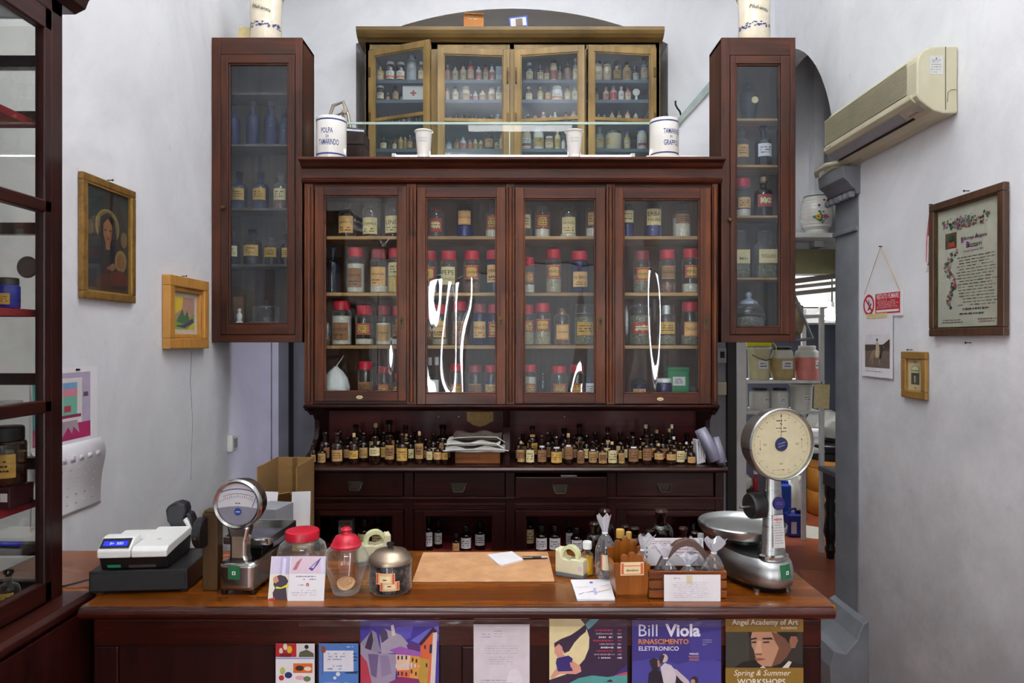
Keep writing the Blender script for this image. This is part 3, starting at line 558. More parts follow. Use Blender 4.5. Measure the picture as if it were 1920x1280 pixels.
# worktop, drawers and lower doors
BX0, BX1 = -1.096, 1.106; YB0 = 3.58
MB().prism([(4.05, .968), (3.545, .968), (3.532, .975), (3.528, .985), (3.535, .996), (3.55, 1.0), (4.05, 1.0)], XA(559, 3.53), XA(1365, 3.53), M['hdh'], 'yz').build('worktop', hut)
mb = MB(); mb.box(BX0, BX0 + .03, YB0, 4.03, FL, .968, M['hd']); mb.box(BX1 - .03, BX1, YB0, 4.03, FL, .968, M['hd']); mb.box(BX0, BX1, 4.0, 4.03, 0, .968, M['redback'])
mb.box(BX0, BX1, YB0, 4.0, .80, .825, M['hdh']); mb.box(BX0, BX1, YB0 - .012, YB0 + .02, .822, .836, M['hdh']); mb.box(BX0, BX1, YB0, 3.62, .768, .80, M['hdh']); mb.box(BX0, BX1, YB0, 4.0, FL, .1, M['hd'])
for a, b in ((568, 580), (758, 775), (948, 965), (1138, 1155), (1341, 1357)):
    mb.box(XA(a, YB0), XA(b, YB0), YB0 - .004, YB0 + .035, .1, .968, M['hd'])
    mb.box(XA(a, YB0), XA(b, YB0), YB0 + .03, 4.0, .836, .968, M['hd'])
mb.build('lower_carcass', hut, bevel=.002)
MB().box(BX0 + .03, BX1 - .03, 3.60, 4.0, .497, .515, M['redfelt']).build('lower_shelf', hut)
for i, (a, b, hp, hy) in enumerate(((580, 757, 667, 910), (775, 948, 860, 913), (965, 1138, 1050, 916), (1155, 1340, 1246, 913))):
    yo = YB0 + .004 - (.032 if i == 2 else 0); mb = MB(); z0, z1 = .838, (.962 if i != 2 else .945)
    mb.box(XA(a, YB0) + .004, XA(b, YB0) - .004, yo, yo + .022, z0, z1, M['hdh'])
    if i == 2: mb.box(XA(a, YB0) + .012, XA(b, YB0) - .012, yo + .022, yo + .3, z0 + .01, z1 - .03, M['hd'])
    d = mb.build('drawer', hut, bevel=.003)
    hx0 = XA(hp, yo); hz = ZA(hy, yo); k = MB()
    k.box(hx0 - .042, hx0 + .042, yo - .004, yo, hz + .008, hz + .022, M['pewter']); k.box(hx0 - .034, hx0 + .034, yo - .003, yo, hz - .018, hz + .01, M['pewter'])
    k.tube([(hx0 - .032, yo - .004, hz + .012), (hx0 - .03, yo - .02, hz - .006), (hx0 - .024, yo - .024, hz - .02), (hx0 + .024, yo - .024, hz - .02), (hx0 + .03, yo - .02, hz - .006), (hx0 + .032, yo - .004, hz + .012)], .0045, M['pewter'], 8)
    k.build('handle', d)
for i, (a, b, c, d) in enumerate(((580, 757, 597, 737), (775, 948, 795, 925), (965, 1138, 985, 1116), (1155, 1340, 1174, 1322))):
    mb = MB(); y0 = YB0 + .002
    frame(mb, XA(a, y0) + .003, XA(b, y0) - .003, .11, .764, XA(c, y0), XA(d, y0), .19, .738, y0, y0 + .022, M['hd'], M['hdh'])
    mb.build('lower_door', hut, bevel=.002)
# ================================================================== TALL WALL CABINETS
def tall(side, label, x0, x1, dpx, gpx, shelves, kx, ky):
    t = thing('tall_wall_cabinet', label, 'cabinet', ((x0 + x1) / 2, 3.8, 1.645)); z0, z1 = 1.645, 3.292; ya, yb = 3.70, 3.915
    mb = MB(); mb.box(x0, x0 + .02, ya, yb, z0, z1, M['tv']); mb.box(x1 - .02, x1, ya, yb, z0, z1, M['tv'])
    mb.box(x0, x1, ya, yb, z1 - .02, z1, M['th']); mb.box(x0, x1, ya, yb, z0, z0 + .03, M['th'])
    d0, d1 = XA(dpx[0], ya), XA(dpx[1], ya); e1, e0 = ZA(dpx[2], ya), ZA(dpx[3], ya)
    frame(mb, x0, x1, z0, z1, d0, d1, e0, e1, ya - .012, ya + .012, M['tv'], M['th'], 0.004); mb.build('carcass', t, bevel=.003)
    MB().box(x0 + .02, x1 - .02, yb - .012, yb, z0 + .02, z1 - .02, M['tin']).build('back', t)
    mb = MB(); y0 = ya - .016; frame(mb, d0 + .003, d1 - .003, e0 + .003, e1 - .003, XA(gpx[0], ya), XA(gpx[1], ya), ZA(gpx[3], ya), ZA(gpx[2], ya), y0, y0 + .026, M['tv'], M['th'], 0.009)
    dr = mb.build('door', t, bevel=.003)
    MB().box(XA(gpx[0], ya) - .003, XA(gpx[1], ya) + .003, y0 + .014, y0 + .018, ZA(gpx[3], ya) - .003, ZA(gpx[2], ya) + .003, M['panet']).build('pane', dr)
    MB().lathe([(.006, 0), (.006, .012), (.012, .016), (.013, .024), (.008, .03), (0, .031)], M['brass'], (XA(kx, y0), y0, ZA(ky, y0)), 14, 'y').build('knob', dr)
    for z in shelves: MB().box(x0 + .02, x1 - .02, 3.73, 3.905, z - .012, z, M['shelf'] if side > 0 else M['tin']).build('shelf', t)
    return t
LSH = [3.01, 2.728, 2.3785, 2.0725, 1.746]; RSH = [2.868, 2.6146, 2.338, 2.0, 1.723]
tall(-1, 'tall brown wall cabinet with blue bottles, beside the gold framed pictures', -1.622, -1.134, (415, 555, 103, 628), (430, 542, 120, 608), LSH, 421, 390)
tall(1, 'tall narrow brown wall cabinet by the passage, square jars inside', 1.131, 1.532, (1367, 1480, 105, 628), (1378, 1462, 121, 614), RSH, 1367, 413)
# ================================================================== OCHRE CABINET IN THE NICHE
och = thing('ochre_cabinet', 'ochre painted medicine cabinet with four glazed doors standing in the arched niche', 'cabinet', (0, 4.75, 2.57))
OX0, OX1, OZ0, OZ1, OY0, OY1 = -.978, .985, 2.57, 3.655, 4.55, 5.0
mb = MB(); mb.box(OX0, OX0 + .03, OY0, OY1, OZ0, OZ1, M['och']); mb.box(OX1 - .03, OX1, OY0, OY1, OZ0, OZ1, M['och']); mb.box(OX0, OX1, OY0, OY1, OZ1 - .03, OZ1, M['ocd']); mb.box(OX0, OX1, OY0, OY1, OZ0, OZ0 + .06, M['och'])
mb.box(OX0, OX1, OY0, OY0 + .025, ZA(93, OY0), OZ1, M['och'])
for a, b in ((685, 694), (808, 821), (955, 965), (1094, 1100), (1229, 1238)): mb.box(XA(a, OY0), XA(b, OY0), OY0, OY0 + .03, OZ0, OZ1, M['och'])
mb.build('carcass', och, bevel=.003)
MB().box(OX0 + .03, OX1 - .03, OY1 - .02, OY1, OZ0, OZ1, M['ocback']).build('back', och)
mb = MB(); mb.prism([(OY1, 3.64), (4.54, 3.64), (4.525, 3.648), (4.50, 3.655), (4.48, 3.672), (4.468, 3.69), (4.468, 3.712), (4.49, 3.722), (OY1, 3.722)], -1.022, 1.0, M['ocd'], 'yz'); mb.build('cornice', och)
OSH = [3.426, 3.292, 3.147, 2.9586]
for z in OSH: MB().box(OX0 + .03, OX1 - .03, 4.635, OY1 - .02, z - .022, z, M['ocsh']).build('shelf', och)
def odoor(px0, px1, hinge, swing, zt):
    """one glazed door; hinge side -1/+1, swing in degrees"""
    x0, x1 = XA(px0, OY0), XA(px1, OY0); w = x1 - x0; z0, z1 = 2.60, zt; s = .042; y0 = OY0 - .022
    hxp = x0 if hinge < 0 else x1; an = rad(swing) * hinge
    def rot(mb):
        q = []
        for x, y, z in mb.v:
            dx, dy = x - hxp, y - OY0; q.append((hxp + dx * math.cos(an) - dy * math.sin(an), OY0 + dx * math.sin(an) + dy * math.cos(an), z))
        mb.v = q; return mb
    mb = MB(); frame(mb, x0, x1, z0, z1, x0 + s, x1 - s, z0 + .05, z1 - s, y0, OY0 - .001, M['och'], M['och'], .007)
    zb = ZA(228, OY0); mb.box(x0 + s, x1 - s, y0 + .003, OY0 - .002, zb - .011, zb + .011, M['och'])
    d = rot(mb).build('door', och, bevel=.002)
    rot(MB().box(x0 + s, x1 - s, y0 + .010, y0 + .013, z0 + .05, z1 - s, M['paneo'])).build('pane', d)
    ex = x1 - .012 if hinge > 0 else x0 + .012
    for ha in (3.10, 3.40): rot(MB().box(ex - .006, ex + .006, y0 - .006, y0, ha, ha + .065, M['brass'])).build('hinge', d)
    if px0 in (821, 965):
        lx = x1 - .014 if px0 == 821 else x0 + .014
        rot(MB().tube([(lx, y0, 3.36), (lx, y0 - .018, 3.365), (lx, y0 - .02, 3.40), (lx, y0 - .018, 3.435), (lx, y0, 3.44)], .004, M['brass'])).build('handle', d)
odoor(694, 823, -1, 22, ZA(97, OY0)); odoor(821, 955, 1, 4, ZA(95, OY0)); odoor(965, 1096, -1, 9, ZA(95, OY0)); odoor(1099, 1229, 1, 7, ZA(93, OY0))
# ================================================================== COUNTER
CT = .93
cou = thing('shop_counter', 'long wooden shop counter with worn top and posters taped to its dark front', 'counter', (-.15, 2.1, FL))
mb = MB()
poly = [(-1.18, 1.865), (-1.17, 1.85), (.875, 1.85), (.89, 1.865), (.89, 2.36), (-1.61, 2.36), (-1.61, 1.965), (-1.18, 1.965)]
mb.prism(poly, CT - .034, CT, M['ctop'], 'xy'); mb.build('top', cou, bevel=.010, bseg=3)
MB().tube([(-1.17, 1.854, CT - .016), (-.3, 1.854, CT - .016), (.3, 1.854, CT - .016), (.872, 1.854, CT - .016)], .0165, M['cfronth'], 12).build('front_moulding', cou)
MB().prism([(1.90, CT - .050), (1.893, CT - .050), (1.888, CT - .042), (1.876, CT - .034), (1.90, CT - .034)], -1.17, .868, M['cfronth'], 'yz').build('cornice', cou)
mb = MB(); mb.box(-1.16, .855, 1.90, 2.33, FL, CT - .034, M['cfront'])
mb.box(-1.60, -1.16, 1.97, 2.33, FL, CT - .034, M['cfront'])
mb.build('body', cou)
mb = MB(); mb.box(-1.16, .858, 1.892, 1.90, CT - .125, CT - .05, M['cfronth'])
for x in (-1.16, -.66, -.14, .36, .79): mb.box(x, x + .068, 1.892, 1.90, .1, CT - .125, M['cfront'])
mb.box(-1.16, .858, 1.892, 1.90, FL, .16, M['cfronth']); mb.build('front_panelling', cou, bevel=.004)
# ================================================================== VITRINE AT THE NEAR LEFT
vit = thing('glass_vitrine', 'tall dark wood glass vitrine with red shelves, at the counter end', 'display cabinet', (-1.42, 1.2, FL))
VX, VY1, VY0 = -1.27, 1.93, .35; BT = .935
mb = MB(); mb.box(-1.62, VX + .07, VY0, VY1 + .015, FL, BT - .04, M['vit']); mb.prism([(-1.62, BT - .04), (VX + .06, BT - .04), (VX + .075, BT - .025), (VX + .075, BT - .008), (VX + .06, BT), (-1.62, BT)], VY0, VY1 + .03, M['vith'], 'xz'); mb.build('base', vit, bevel=.003)
mb = MB()
for y in (VY0, VY1 - .048): mb.box(VX - .045, VX, y, y + .048, BT, 2.62, M['vit'])
mb.box(-1.62, -1.585, VY1 - .03, VY1, BT, 2.62, M['vit']); mb.box(-1.62, -1.60, VY0, VY0 + .03, BT, 2.62, M['vit'])
mb.box(-1.62, VX, VY0, VY1, 2.56, 2.62, M['vith']); mb.box(-1.62, VX - .002, VY1 - .025, VY1, BT, BT + .045, M['vith'])
mb.build('carcass', vit, bevel=.003)
mb = MB(); mb.prism([(-1.62, 2.60), (VX, 2.60), (VX + .03, 2.615), (VX + .04, 2.64), (VX + .055, 2.65), (VX + .055, 2.68), (-1.62, 2.68)], VY0, VY1 + .055, M['vith'], 'xz'); mb.build('cornice', vit)
# door facing the room
mb = MB(); dy0, dy1 = VY0 + .05, VY1 - .05
def vbar(mb, z0, z1, y0=dy0, y1=dy1, x0=VX - .024, x1=VX + .004): mb.box(x0, x1, y0, y1, z0, z1, M['vith'])
mb.box(VX - .024, VX + .004, dy1 - .03, dy1, BT + .005, 2.56, M['vit']); mb.box(VX - .024, VX + .004, dy0, dy0 + .03, BT + .005, 2.56, M['vit'])
for z0, z1 in ((BT + .005, BT + .06), (2.50, 2.56), (2.000, 2.035), (1.455, 1.49)): vbar(mb, z0, z1)
d = mb.build('door', vit, bevel=.004)
MB().box(VX - .014, VX - .010, dy0 + .02, dy1 - .02, BT + .05, 2.51, M['panev']).build('pane', d)
MB().box(-1.585, VX - .045, VY1 - .016, VY1 - .012, BT + .04, 2.56, M['panev']).build('end_pane', vit)
for z in (2.43, 2.275, 1.965, 1.545, 1.31, 1.07): MB().box(-1.60, VX - .046, VY1 - .03, VY1 - .002, z - .016, z + .016, M['vit']).build('end_bar', vit)
VSH = [2.262, 1.738, 1.212]
for z in VSH: MB().box(-1.61, VX - .05, VY0 + .02, VY1 - .035, z - .02, z, M['redfelt']).build('shelf', vit)
MB().box(-1.61, VX - .05, VY0 + .02, VY1 - .035, 1.452, 1.46, M['pane']).build('glass_shelf', vit)
# ================================================================== JARS BEHIND THE HUTCH DOORS
# (px centre, px top, px width, kind, glass, cap, cap material, label, contents, look)
C_, J_, B_ = M['clear'], 'jar', 'bottle'
YJ = 3.825
HJ = {0: [
  (651, 381, 33, B_, C_, None, None, ('orange', .12, .60, 'ARANCIA'), None, 'clear flask, broad buff label, no lid'),
  (696, 380, 33, J_, C_, 'stopper', None, ('cream', .10, .62, 'COPPALE'), None, 'clear jar with glass lid, tall cream label'),
  (738, 381, 34, J_, C_, None, None, ('cream', .12, .60, 'LINO'), None, 'clear jar, cream label half hidden by the door edge'),
  (818, 388, 29, J_, C_, 'stopper', M['redlid2'], ('redwhite', .20, .68, None), None, 'clear jar, red label framing a pale square'),
  (871.5, 385, 30, J_, M['bluejar'], None, None, ('bordered', .38, .80, 'MALTO BIL'), (M['bluec'], .35), 'pale blue jar, cream bordered label'),
  (924, 372, 27, B_, C_, 'stopper', M['black'], ('redoval', .24, .60, None), (M['powder'], .22), 'flask with black stopper and white powder'),
  (984, 390, 26, J_, C_, None, None, ('cream', .3, .75, None), None, 'clear jar cut off by the door edge'),
  (1017, 387, 28, J_, C_, 'stopper', None, ('redoval', .35, .78, None), (M['powder'], .30), 'round lidded jar, red label with cream oval'),
  (1065.5, 384, 31, J_, C_, 'stopper', None, ('cream', .14, .68, 'INCENSO'), (M['powder'], .13), 'tall clear jar, large cream label'),
  (1112, 388, 27, J_, C_, None, None, ('bordered', .38, .80, None), (M['powder'], .3), 'clear jar, red edged label'),
  (1176, 384, 26, J_, M['bluejar'], None, None, ('cream', .44, .80, None), (M['bluec'], .4), 'narrow blue tinted jar, plain cream label'),
  (1224, 381, 33, J_, C_, None, None, ('cream', .34, .80, 'ERBA|PAURA'), (M['bluec'], .36), 'clear jar of dark blue, hand lettered cream label'),
  (1278, 383, 33, B_, C_, None, None, ('brown', .40, .68, None), (M['powder'], .58), 'narrow necked flask of cream powder, small brown label')],
 1: [
  (623.5, 461, 29, B_, M['nearblack'], 'stopper', M['nearblack'], None, None, 'black bottle without label'),
  (667, 465, 33, J_, C_, 'lid', None, ('brown', .15, .66, 'CREMOR'), (M['powder'], .78), 'red lidded jar of white powder, brown label'),
  (711, 468, 34, J_, C_, 'lid', M['redlid2'], ('orange', .20, .72, 'ARNAUBA'), (M['powder'], .2), 'jar with faded red lid, orange label'),
  (742, 466, 30, J_, C_, 'lid', None, ('cream', .46, .82, None), (M['yellowp'], .45), 'red lidded jar of yellow powder'),
  (804, 471, 30, J_, C_, 'lid', None, ('redoval', .36, .76, 'S'), (M['powder'], .2), 'red lidded jar, red label, cut by the door edge'),
  (841, 471, 32, J_, C_, 'lid', None, ('cream', .24, .76, 'PEPE|LUNGO'), None, 'red lidded jar, hand lettered cream label'),
  (885, 471, 31, J_, C_, 'lid', None, ('redoval', .40, .80, 'CHINA'), (M['bark'], .32), 'red lidded jar of bark pieces, red and gold label'),
  (927, 470, 33, J_, M['cobalt'], 'lid', None, ('orange', .30, .80, 'ARANC|AMAR'), (M['bluec'], .9), 'red lidded cobalt jar, buff label'),
  (992, 483, 21, J_, C_, 'lid', None, ('redoval', .38, .72, None), (M['powder'], .3), 'small red lidded jar, yellow and red label'),
  (1038, 468, 29, J_, C_, 'lid', None, ('redoval', .42, .78, 'ANICE'), (M['seeds'], .40), 'red lidded jar of pale seeds'),
  (1087, 471.5, 33, J_, M['cobalt'], 'lid', None, ('orange', .18, .62, 'N BRU'), (M['bluec'], .95), 'red lidded dark blue jar, square buff label'),
  (1203, 471, 31, J_, C_, 'lid', M['redlid2'], ('redoval', .36, .74, 'GINEPRO'), (M['herb'], .55), 'red lidded jar of grey herb, red and gold label'),
  (1251, 469, 31, J_, C_, 'lid', None, ('redgold', .40, .76, 'RABARB'), (M['bark'], .30), 'red lidded jar of pink bark, gold label'),
  (1294, 467, 30, J_, C_, 'lid', None, ('redoval', .42, .76, 'PINO'), (M['powder'], .26), 'red lidded jar of white granules')],
 2: [
  (641, 564, 36, J_, C_, 'lid', None, ('brown', .14, .62, 'BENZOE'), (M['powder'], .80), 'red lidded jar of grey white powder, large brown label'),
  (683, 573, 33, J_, C_, 'lid', None, ('redoval', .34, .68, None), (M['powder'], .2), 'red lidded jar, red label with yellow oval'),
  (719.5, 573, 28, J_, C_, 'lid', M['redlid2'], ('tan', .14, .64, 'STYRAX'), (M['powder'], .7), 'pink lidded jar of white powder, tan label'),
  (744, 574, 18, J_, C_, 'lid', None, ('brown', .3, .66, None), (M['powder'], .2), 'red lidded jar cut off by the door edge'),
  (799, 584, 24, J_, C_, 'lid', None, ('brown', .3, .7, None), None, 'jar cut off by the door edge'),
  (825, 571, 29, J_, C_, 'lid', None, ('orange', .24, .74, 'ARANC|CANDI'), (M['seeds'], .2), 'red lidded jar, hand lettered orange label'),
  (862, 565, 30, J_, C_, 'lid', None, ('redgold', .34, .66, None), (M['bark'], .3), 'taller red lidded jar, red and gold label'),
  (899.5, 569, 28, J_, M['cobalt'], 'lid', M['redlid2'], ('orange', .22, .70, 'MACIE'), (M['bluec'], .9), 'red lidded cobalt jar, orange label'),
  (926, 570, 24, J_, M['cobalt'], 'lid', None, ('redoval', .25, .70, None), (M['bluec'], .9), 'cobalt jar cut off by the door edge'),
  (990, 571, 24, J_, C_, 'lid', None, ('redoval', .42, .75, None), (M['seeds'], .40), 'red lidded jar of seeds, red label'),
  (1017, 568, 31, J_, C_, 'lid', None, ('redoval', .42, .76, 'CHIODINI'), (M['seeds'], .40), 'red lidded jar of grey seeds, lettered red label'),
  (1054, 578, 30, J_, C_, 'cork', M['bark'], ('bordered', .18, .64, 'CANNELLA'), (M['bark'], .25), 'unlidded jar of sticks, pale lettered label'),
  (1096, 570, 38, J_, C_, 'lid', M['bigclear'], ('gold', .30, .70, None), (M['herb'], .85), 'glass lidded jar of leaves, yellow label'),
  (1200, 570, 41, J_, C_, None, None, ('redwhite', .28, .56, None), (M['herb'], .72), 'wide unlidded jar of dried leaves, red framed label'),
  (1249, 572, 35, J_, C_, 'lid', M['steel'], ('gold', .35, .72, None), (M['herb'], .3), 'metal lidded jar, plain yellow label'),
  (1293, 566, 32, J_, C_, 'lid', None, ('bordered', .26, .66, 'TIGLIO'), (M['herb'], .3), 'red lidded jar, bordered lettered label')],
 3: [
  (685, 677, 28, J_, C_, 'lid', None, ('redgold', .1, .5, None), (M['bark'], .5), 'red lidded jar of reddish bark'),
  (720.5, 687, 29, J_, C_, 'lid', M['redlid2'], ('redoval', .1, .52, None), (M['powder'], .1), 'jar with faded pink lid, orange label'),
  (743.5, 700, 15, B_, C_, 'lid', None, ('gold', .1, .5, None), None, 'small jar cut off by the door edge'),
  (857, 681, 28, J_, C_, 'lid', None, ('redoval', .08, .46, 'TARASSA'), None, 'red lidded jar, yellow label with red frame'),
  (891, 684, 29, J_, C_, 'lid', M['redlid2'], ('redgold', .1, .5, None), (M['bark'], .4), 'red lidded jar, dull orange label'),
  (921, 684, 27, J_, C_, 'lid', None, ('orange', .1, .48, None), (M['bluec'], .6), 'red lidded jar of blue contents'),
  (994, 683, 24, J_, C_, 'lid', None, ('redoval', .1, .5, None), (M['powder'], .75), 'red lidded jar of cream powder'),
  (1018, 699, 16, B_, M['amber'], 'stopper', M['amber'], None, None, 'small black bottle'),
  (1048.5, 686, 30, J_, C_, 'lid', None, ('redoval', .1, .52, None), None, 'broad red lidded jar, yellow oval on red label'),
  (1082, 684, 28, J_, C_, 'lid', None, ('redoval', .1, .52, None), (M['powder'], .3), 'red lidded jar, red and yellow label'),
  (1106, 702, 20, J_, M['cobalt'], None, None, ('white', .1, .6, None), (M['bluec'], .8), 'small blue jar with white label'),
  (1197.5, 711, 29, J_, M['cobalt'], None, None, ('orange', .22, .45, None), (M['bluec'], .7), 'low dark blue jar, orange band'),
  (1244.5, 709, 31, J_, M['cobalt'], 'lid', M['white'], ('cream', .02, .2, None), (M['bluec'], .9), 'low dark blue jar with white lid')]}
TOPS = ['top', 'second', 'third', 'bottom']
GRP = {0: 'lidless jars on the top hutch shelf', 1: 'red lidded jars on the second hutch shelf', 2: 'red lidded jars on the third hutch shelf', 3: 'jars on the bottom hutch shelf'}
DOORN = ['first', 'second', 'third', 'fourth']
def door_of(px, edges):
    for k, e in enumerate(edges):
        if px < e: return k
    return len(edges)
for row, items in HJ.items():
    for (px, pt, pw, kind, gl, cap, cm, lab, cont, look) in items:
        z = SHZ[row]; R_ = pw * YJ / FPX / 2; H_ = ZA(pt, YJ) - z
        d = door_of(px, (770, 957, 1143))
        rn = R_ * (.80 if cap == 'lid' else .62) if kind == J_ else R_ * .34
        nm = {J_: 'apothecary_jar', B_: 'apothecary_bottle'}[kind]
        bottle(nm, f'{look}, {TOPS[row]} shelf behind {DOORN[d]} hutch door', 'jar' if kind == J_ else 'bottle', (XA(px, YJ), YJ, z + .0005), R_, H_, kind, gl, cap, cm, lab, cont, GRP[row], rn=rn, sh=.62 if kind == B_ else .6, nk=.8)
# other things on the hutch shelves
def blob(mb, c, sx, sy, sz, m, seed=0, n=14, rough=.12):
    r = random.Random(seed); P = [(math.sin(PI * k / 8) * (1 if k < 5 else 1), -math.cos(PI * k / 8)) for k in range(9)]
    def fn(x, y, z):
        q = 1 + rough * math.sin(7 * x + seed) * math.cos(6 * y + 2 * seed) + rough * .6 * math.sin(11 * z + 5 * x + seed)
        return (x * sx * q, y * sy * q, z * sz * q)
    return mb.lathe(P, m, c, n, fn=fn)
t = thing('plastic_bag', 'knotted white plastic bag on bottom shelf behind the first hutch door', 'bag', (XA(630, YJ), YJ, 1.3455))
def bagfn(x, y, z):
    q = 1 + .05 * math.sin(6 * math.atan2(y, x) + 9 * z); return (x * q, y * q * .8, z)
MB().lathe([(0, 0), (.06, .002), (.074, .02), (.074, .055), (.062, .10), (.04, .135), (.018, .155), (.010, .165)], M['white'], seg=28, fn=bagfn).build('bag_body', t, local=True)
MB().tube([(0, 0, .162), (.012, 0, .18), (.03, 0, .205), (.045, -.01, .225)], [.01, .007, .006, .004], M['white'], 8, flat=.5).build('knot_tail', t, local=True)
MB().lathe([(0, 0), (.072, 0), (.074, .012), (.072, .013), (0, .013)], M['yellowp'], (0, 0, .0), 24, sy=.8).build('stained_bottom', t, local=True)
t = thing('paper_parcel', 'crumpled clear wrapped parcel on third shelf behind first hutch door', 'parcel', (XA(614, YJ), YJ, 1.6285))
blob(MB(), (0, 0, .062), .022, .03, .062, M['cello'], 3).build('wrapper', t, local=True); blob(MB(), (0, 0, .028), .016, .022, .027, M['bark'], 5).build('contents', t, local=True)
for px, ht in ((806, .128), (819, .130)):
    bottle('vial', f'slim {"dark" if px < 810 else "clear"} vial with white cap, {"first" if px < 810 else "second"} behind the small box, second hutch door bottom shelf', 'bottle', (XA(px, 3.86), 3.86, 1.3455), .0155, ht * .86 + .105, B_, M['amber'] if px < 810 else C_, 'screw', M['white'], None, None, 'capped vials behind the small box', rn=.008, sh=.5, nk=.62)
t = thing('medicine_box', 'small white box with green stripe in front of capped vials', 'box', (XA(810, 3.80), 3.80, 1.3455))
w = 25 * 3.8 / FPX / 2; h = ZA(712, 3.8) - 1.3455
MB().box(-w, w, -.02, .02, 0, h, M['paper']).build('carton', t, local=True, bevel=.001)
MB().prism([(w * .0, h), (w * .25, h), (w * .95, 0), (w * .6, 0)], -.0206, -.02, flat('#2f9a55'), 'xz').build('green_stripe', t, local=True)
t = thing('storage_tin', 'green rectangular tin with white label on bottom shelf behind fourth hutch door', 'tin', (XA(1269, 3.91), 3.91, 1.3455))
w = 40 * 3.87 / FPX / 2; h = ZA(688, 3.87) - 1.3455; gm = surf('green_enamel', hx('#12804a'), .4, var=.08)
MB().box(-w, w, -.045, .045, 0, h - .018, gm).build('body', t, local=True, bevel=.006)
MB().box(-w * 1.03, w * 1.03, -.047, .047, h - .022, h, gm).build('lid', t, local=True, bevel=.005)
mb = MB().box(-w * .55, w * .62, -.0465, -.0455, .055, .105, M['paper']); mb.mapped(scrib(-w * .4, w * .45, .065, .095, 3, RN), lambda u, v: (u, -.0472, v), M['ink']); mb.build('label', t, local=True)
t = thing('glass_funnel', 'small clear glass funnel lying beside the green tin, fourth hutch door', 'funnel', (XA(1300, 3.80), 3.80, 1.3455))
MB().lathe([(.005, 0), (.006, .02), (.024, .05), (.026, .052)], M['bigclear'], seg=18).build('cone', t, local=True)
# ================================================================== BOTTLES ON THE OPEN SHELF OF THE HUTCH
# (px, px top, px width, label, cap)   label: (style, z0, z1)
YA_, YB_, YC_ = 3.635, 3.725, 3.83; ZT = 1.0005
def zE(z): return 760 + z / 4.8
def zF(z): return 760 + z / 4.465
def xE(z): return 560 + z / 4.8
def xF(z): return 940 + z / 4.465
front = []
for zx, w, zt, st, l0, l1 in ((138, 50, 335, 'tan', .12, .52), (208, 84, 350, 'tan', .08, .62), (355, 112, 235, 'tan', .12, .52), (495, 98, 250, 'gold', .20, .50), (690, 112, 270, 'cream', .36, .68), (820, 98, 262, 'arched', .18, .74),
                              (935, 112, 245, 'gold', .14, .60), (1085, 86, 235, 'arched', .18, .72), (1180, 62, 312, 'cream', .22, .62), (1250, 84, 322, 'white', .22, .60), (1318, 66, 330, 'gold', .25, .60)):
    front.append((xE(zx), zE(zt), w / 4.8, st, l0, l1))
for zx, w, zt, st, l0, l1 in ((165, 74, 300, 'arched', .1, .72), (240, 80, 285, 'cream', .1, .68), (340, 88, 245, 'brown', .08, .55), (460, 106, 252, 'gold', .08, .52), (562, 84, 235, 'brown', .18, .66), (662, 72, 302, 'brown', .05, .68),
                              (765, 80, 295, 'tan', .06, .62), (845, 80, 310, 'arched', .06, .64), (930, 86, 305, 'cream', .05, .70), (1003, 60, 312, 'tan', .05, .62), (1105, 98, 255, 'brown', .10, .62), (1215, 88, 242, 'brown', .16, .62),
                              (1318, 94, 320, 'white', .26, .62), (1415, 94, 322, 'white', .26, .60), (1500, 80, 310, 'cream', .10, .70), (1585, 78, 335, 'white', .10, .48)):
    front.append((xF(zx), zF(zt), w / 4.465, st, l0, l1))
DES = {'tan': 'tan label', 'gold': 'golden label', 'cream': 'cream label', 'white': 'white label', 'arched': 'arched brown label', 'brown': 'brown label'}
for k, (px, pt, pw, st, l0, l1) in enumerate(front):
    R_ = pw * YA_ / FPX / 2 * .95; H_ = ZA(pt, YA_) - ZT
    left = px < 950; n = k if left else k - 11
    if st == 'white': style = 'bordered'
    else: style = st
    b = bottle('medicine_bottle', f'dark brown bottle, {DES[st]}, {ORD[n]} in front row {"before" if left else "after"} the folded newspapers', 'bottle', (XA(px, YA_), YA_ + (.008 if k % 2 else -.008), ZT), R_, H_, B_, M['amberd'], ('stopper', 'cork')[k % 4 == 3], M['amberd'] if k % 4 != 3 else M['cork'],
               (style, l0, l1, None, 120), None, 'brown medicine bottles in the front row', seg=18, rn=R_ * .34, sh=.58, nk=.76)
    if k in (5, 12, 13, 14, 15, 16, 17, 19, 21):
        mb = MB(); mb.patch((0, 0, 0), R_ * (.72 if k in (12,) else .93), -122, -60, H_ * .56, H_ * .63, M['paper'], 4); mb.build('paper_tag', b, local=True, fixn=False)
def row(lst, Y, which, grp):
    for n, (px, pt, pw, cap) in enumerate(lst):
        R_ = pw * Y / FPX / 2 * .93; H_ = ZA(pt, Y) - ZT; left = px < 950
        nn = n if left else n - sum(1 for q in lst if q[0] < 950)
        cm = {'cork': M['cork'], 'white': M['white'], 'dark': M['amber'], 'tag': M['amber']}[cap]
        b = bottle('medicine_bottle', f'dark bottle, {ORD[nn]} in {which} row {"before" if left else "after"} the folded newspapers', 'bottle', (XA(px, Y), Y + (.014 if n % 2 else -.014), ZT), R_, H_, B_, M['amber'], 'cork' if cap in ('cork', 'white') else 'stopper', cm,
                   (RN.choice(['tan', 'gold', 'cream', 'brown']), .15, .55, None, 110), None, grp, seg=16, rn=R_ * .34, sh=.60, nk=.78)
        if cap == 'tag': MB().patch((0, 0, 0), R_ * .7, -125, -55, H_ * .66, H_ * .74, M['tan'], 4).build('paper_tag', b, local=True, fixn=False)
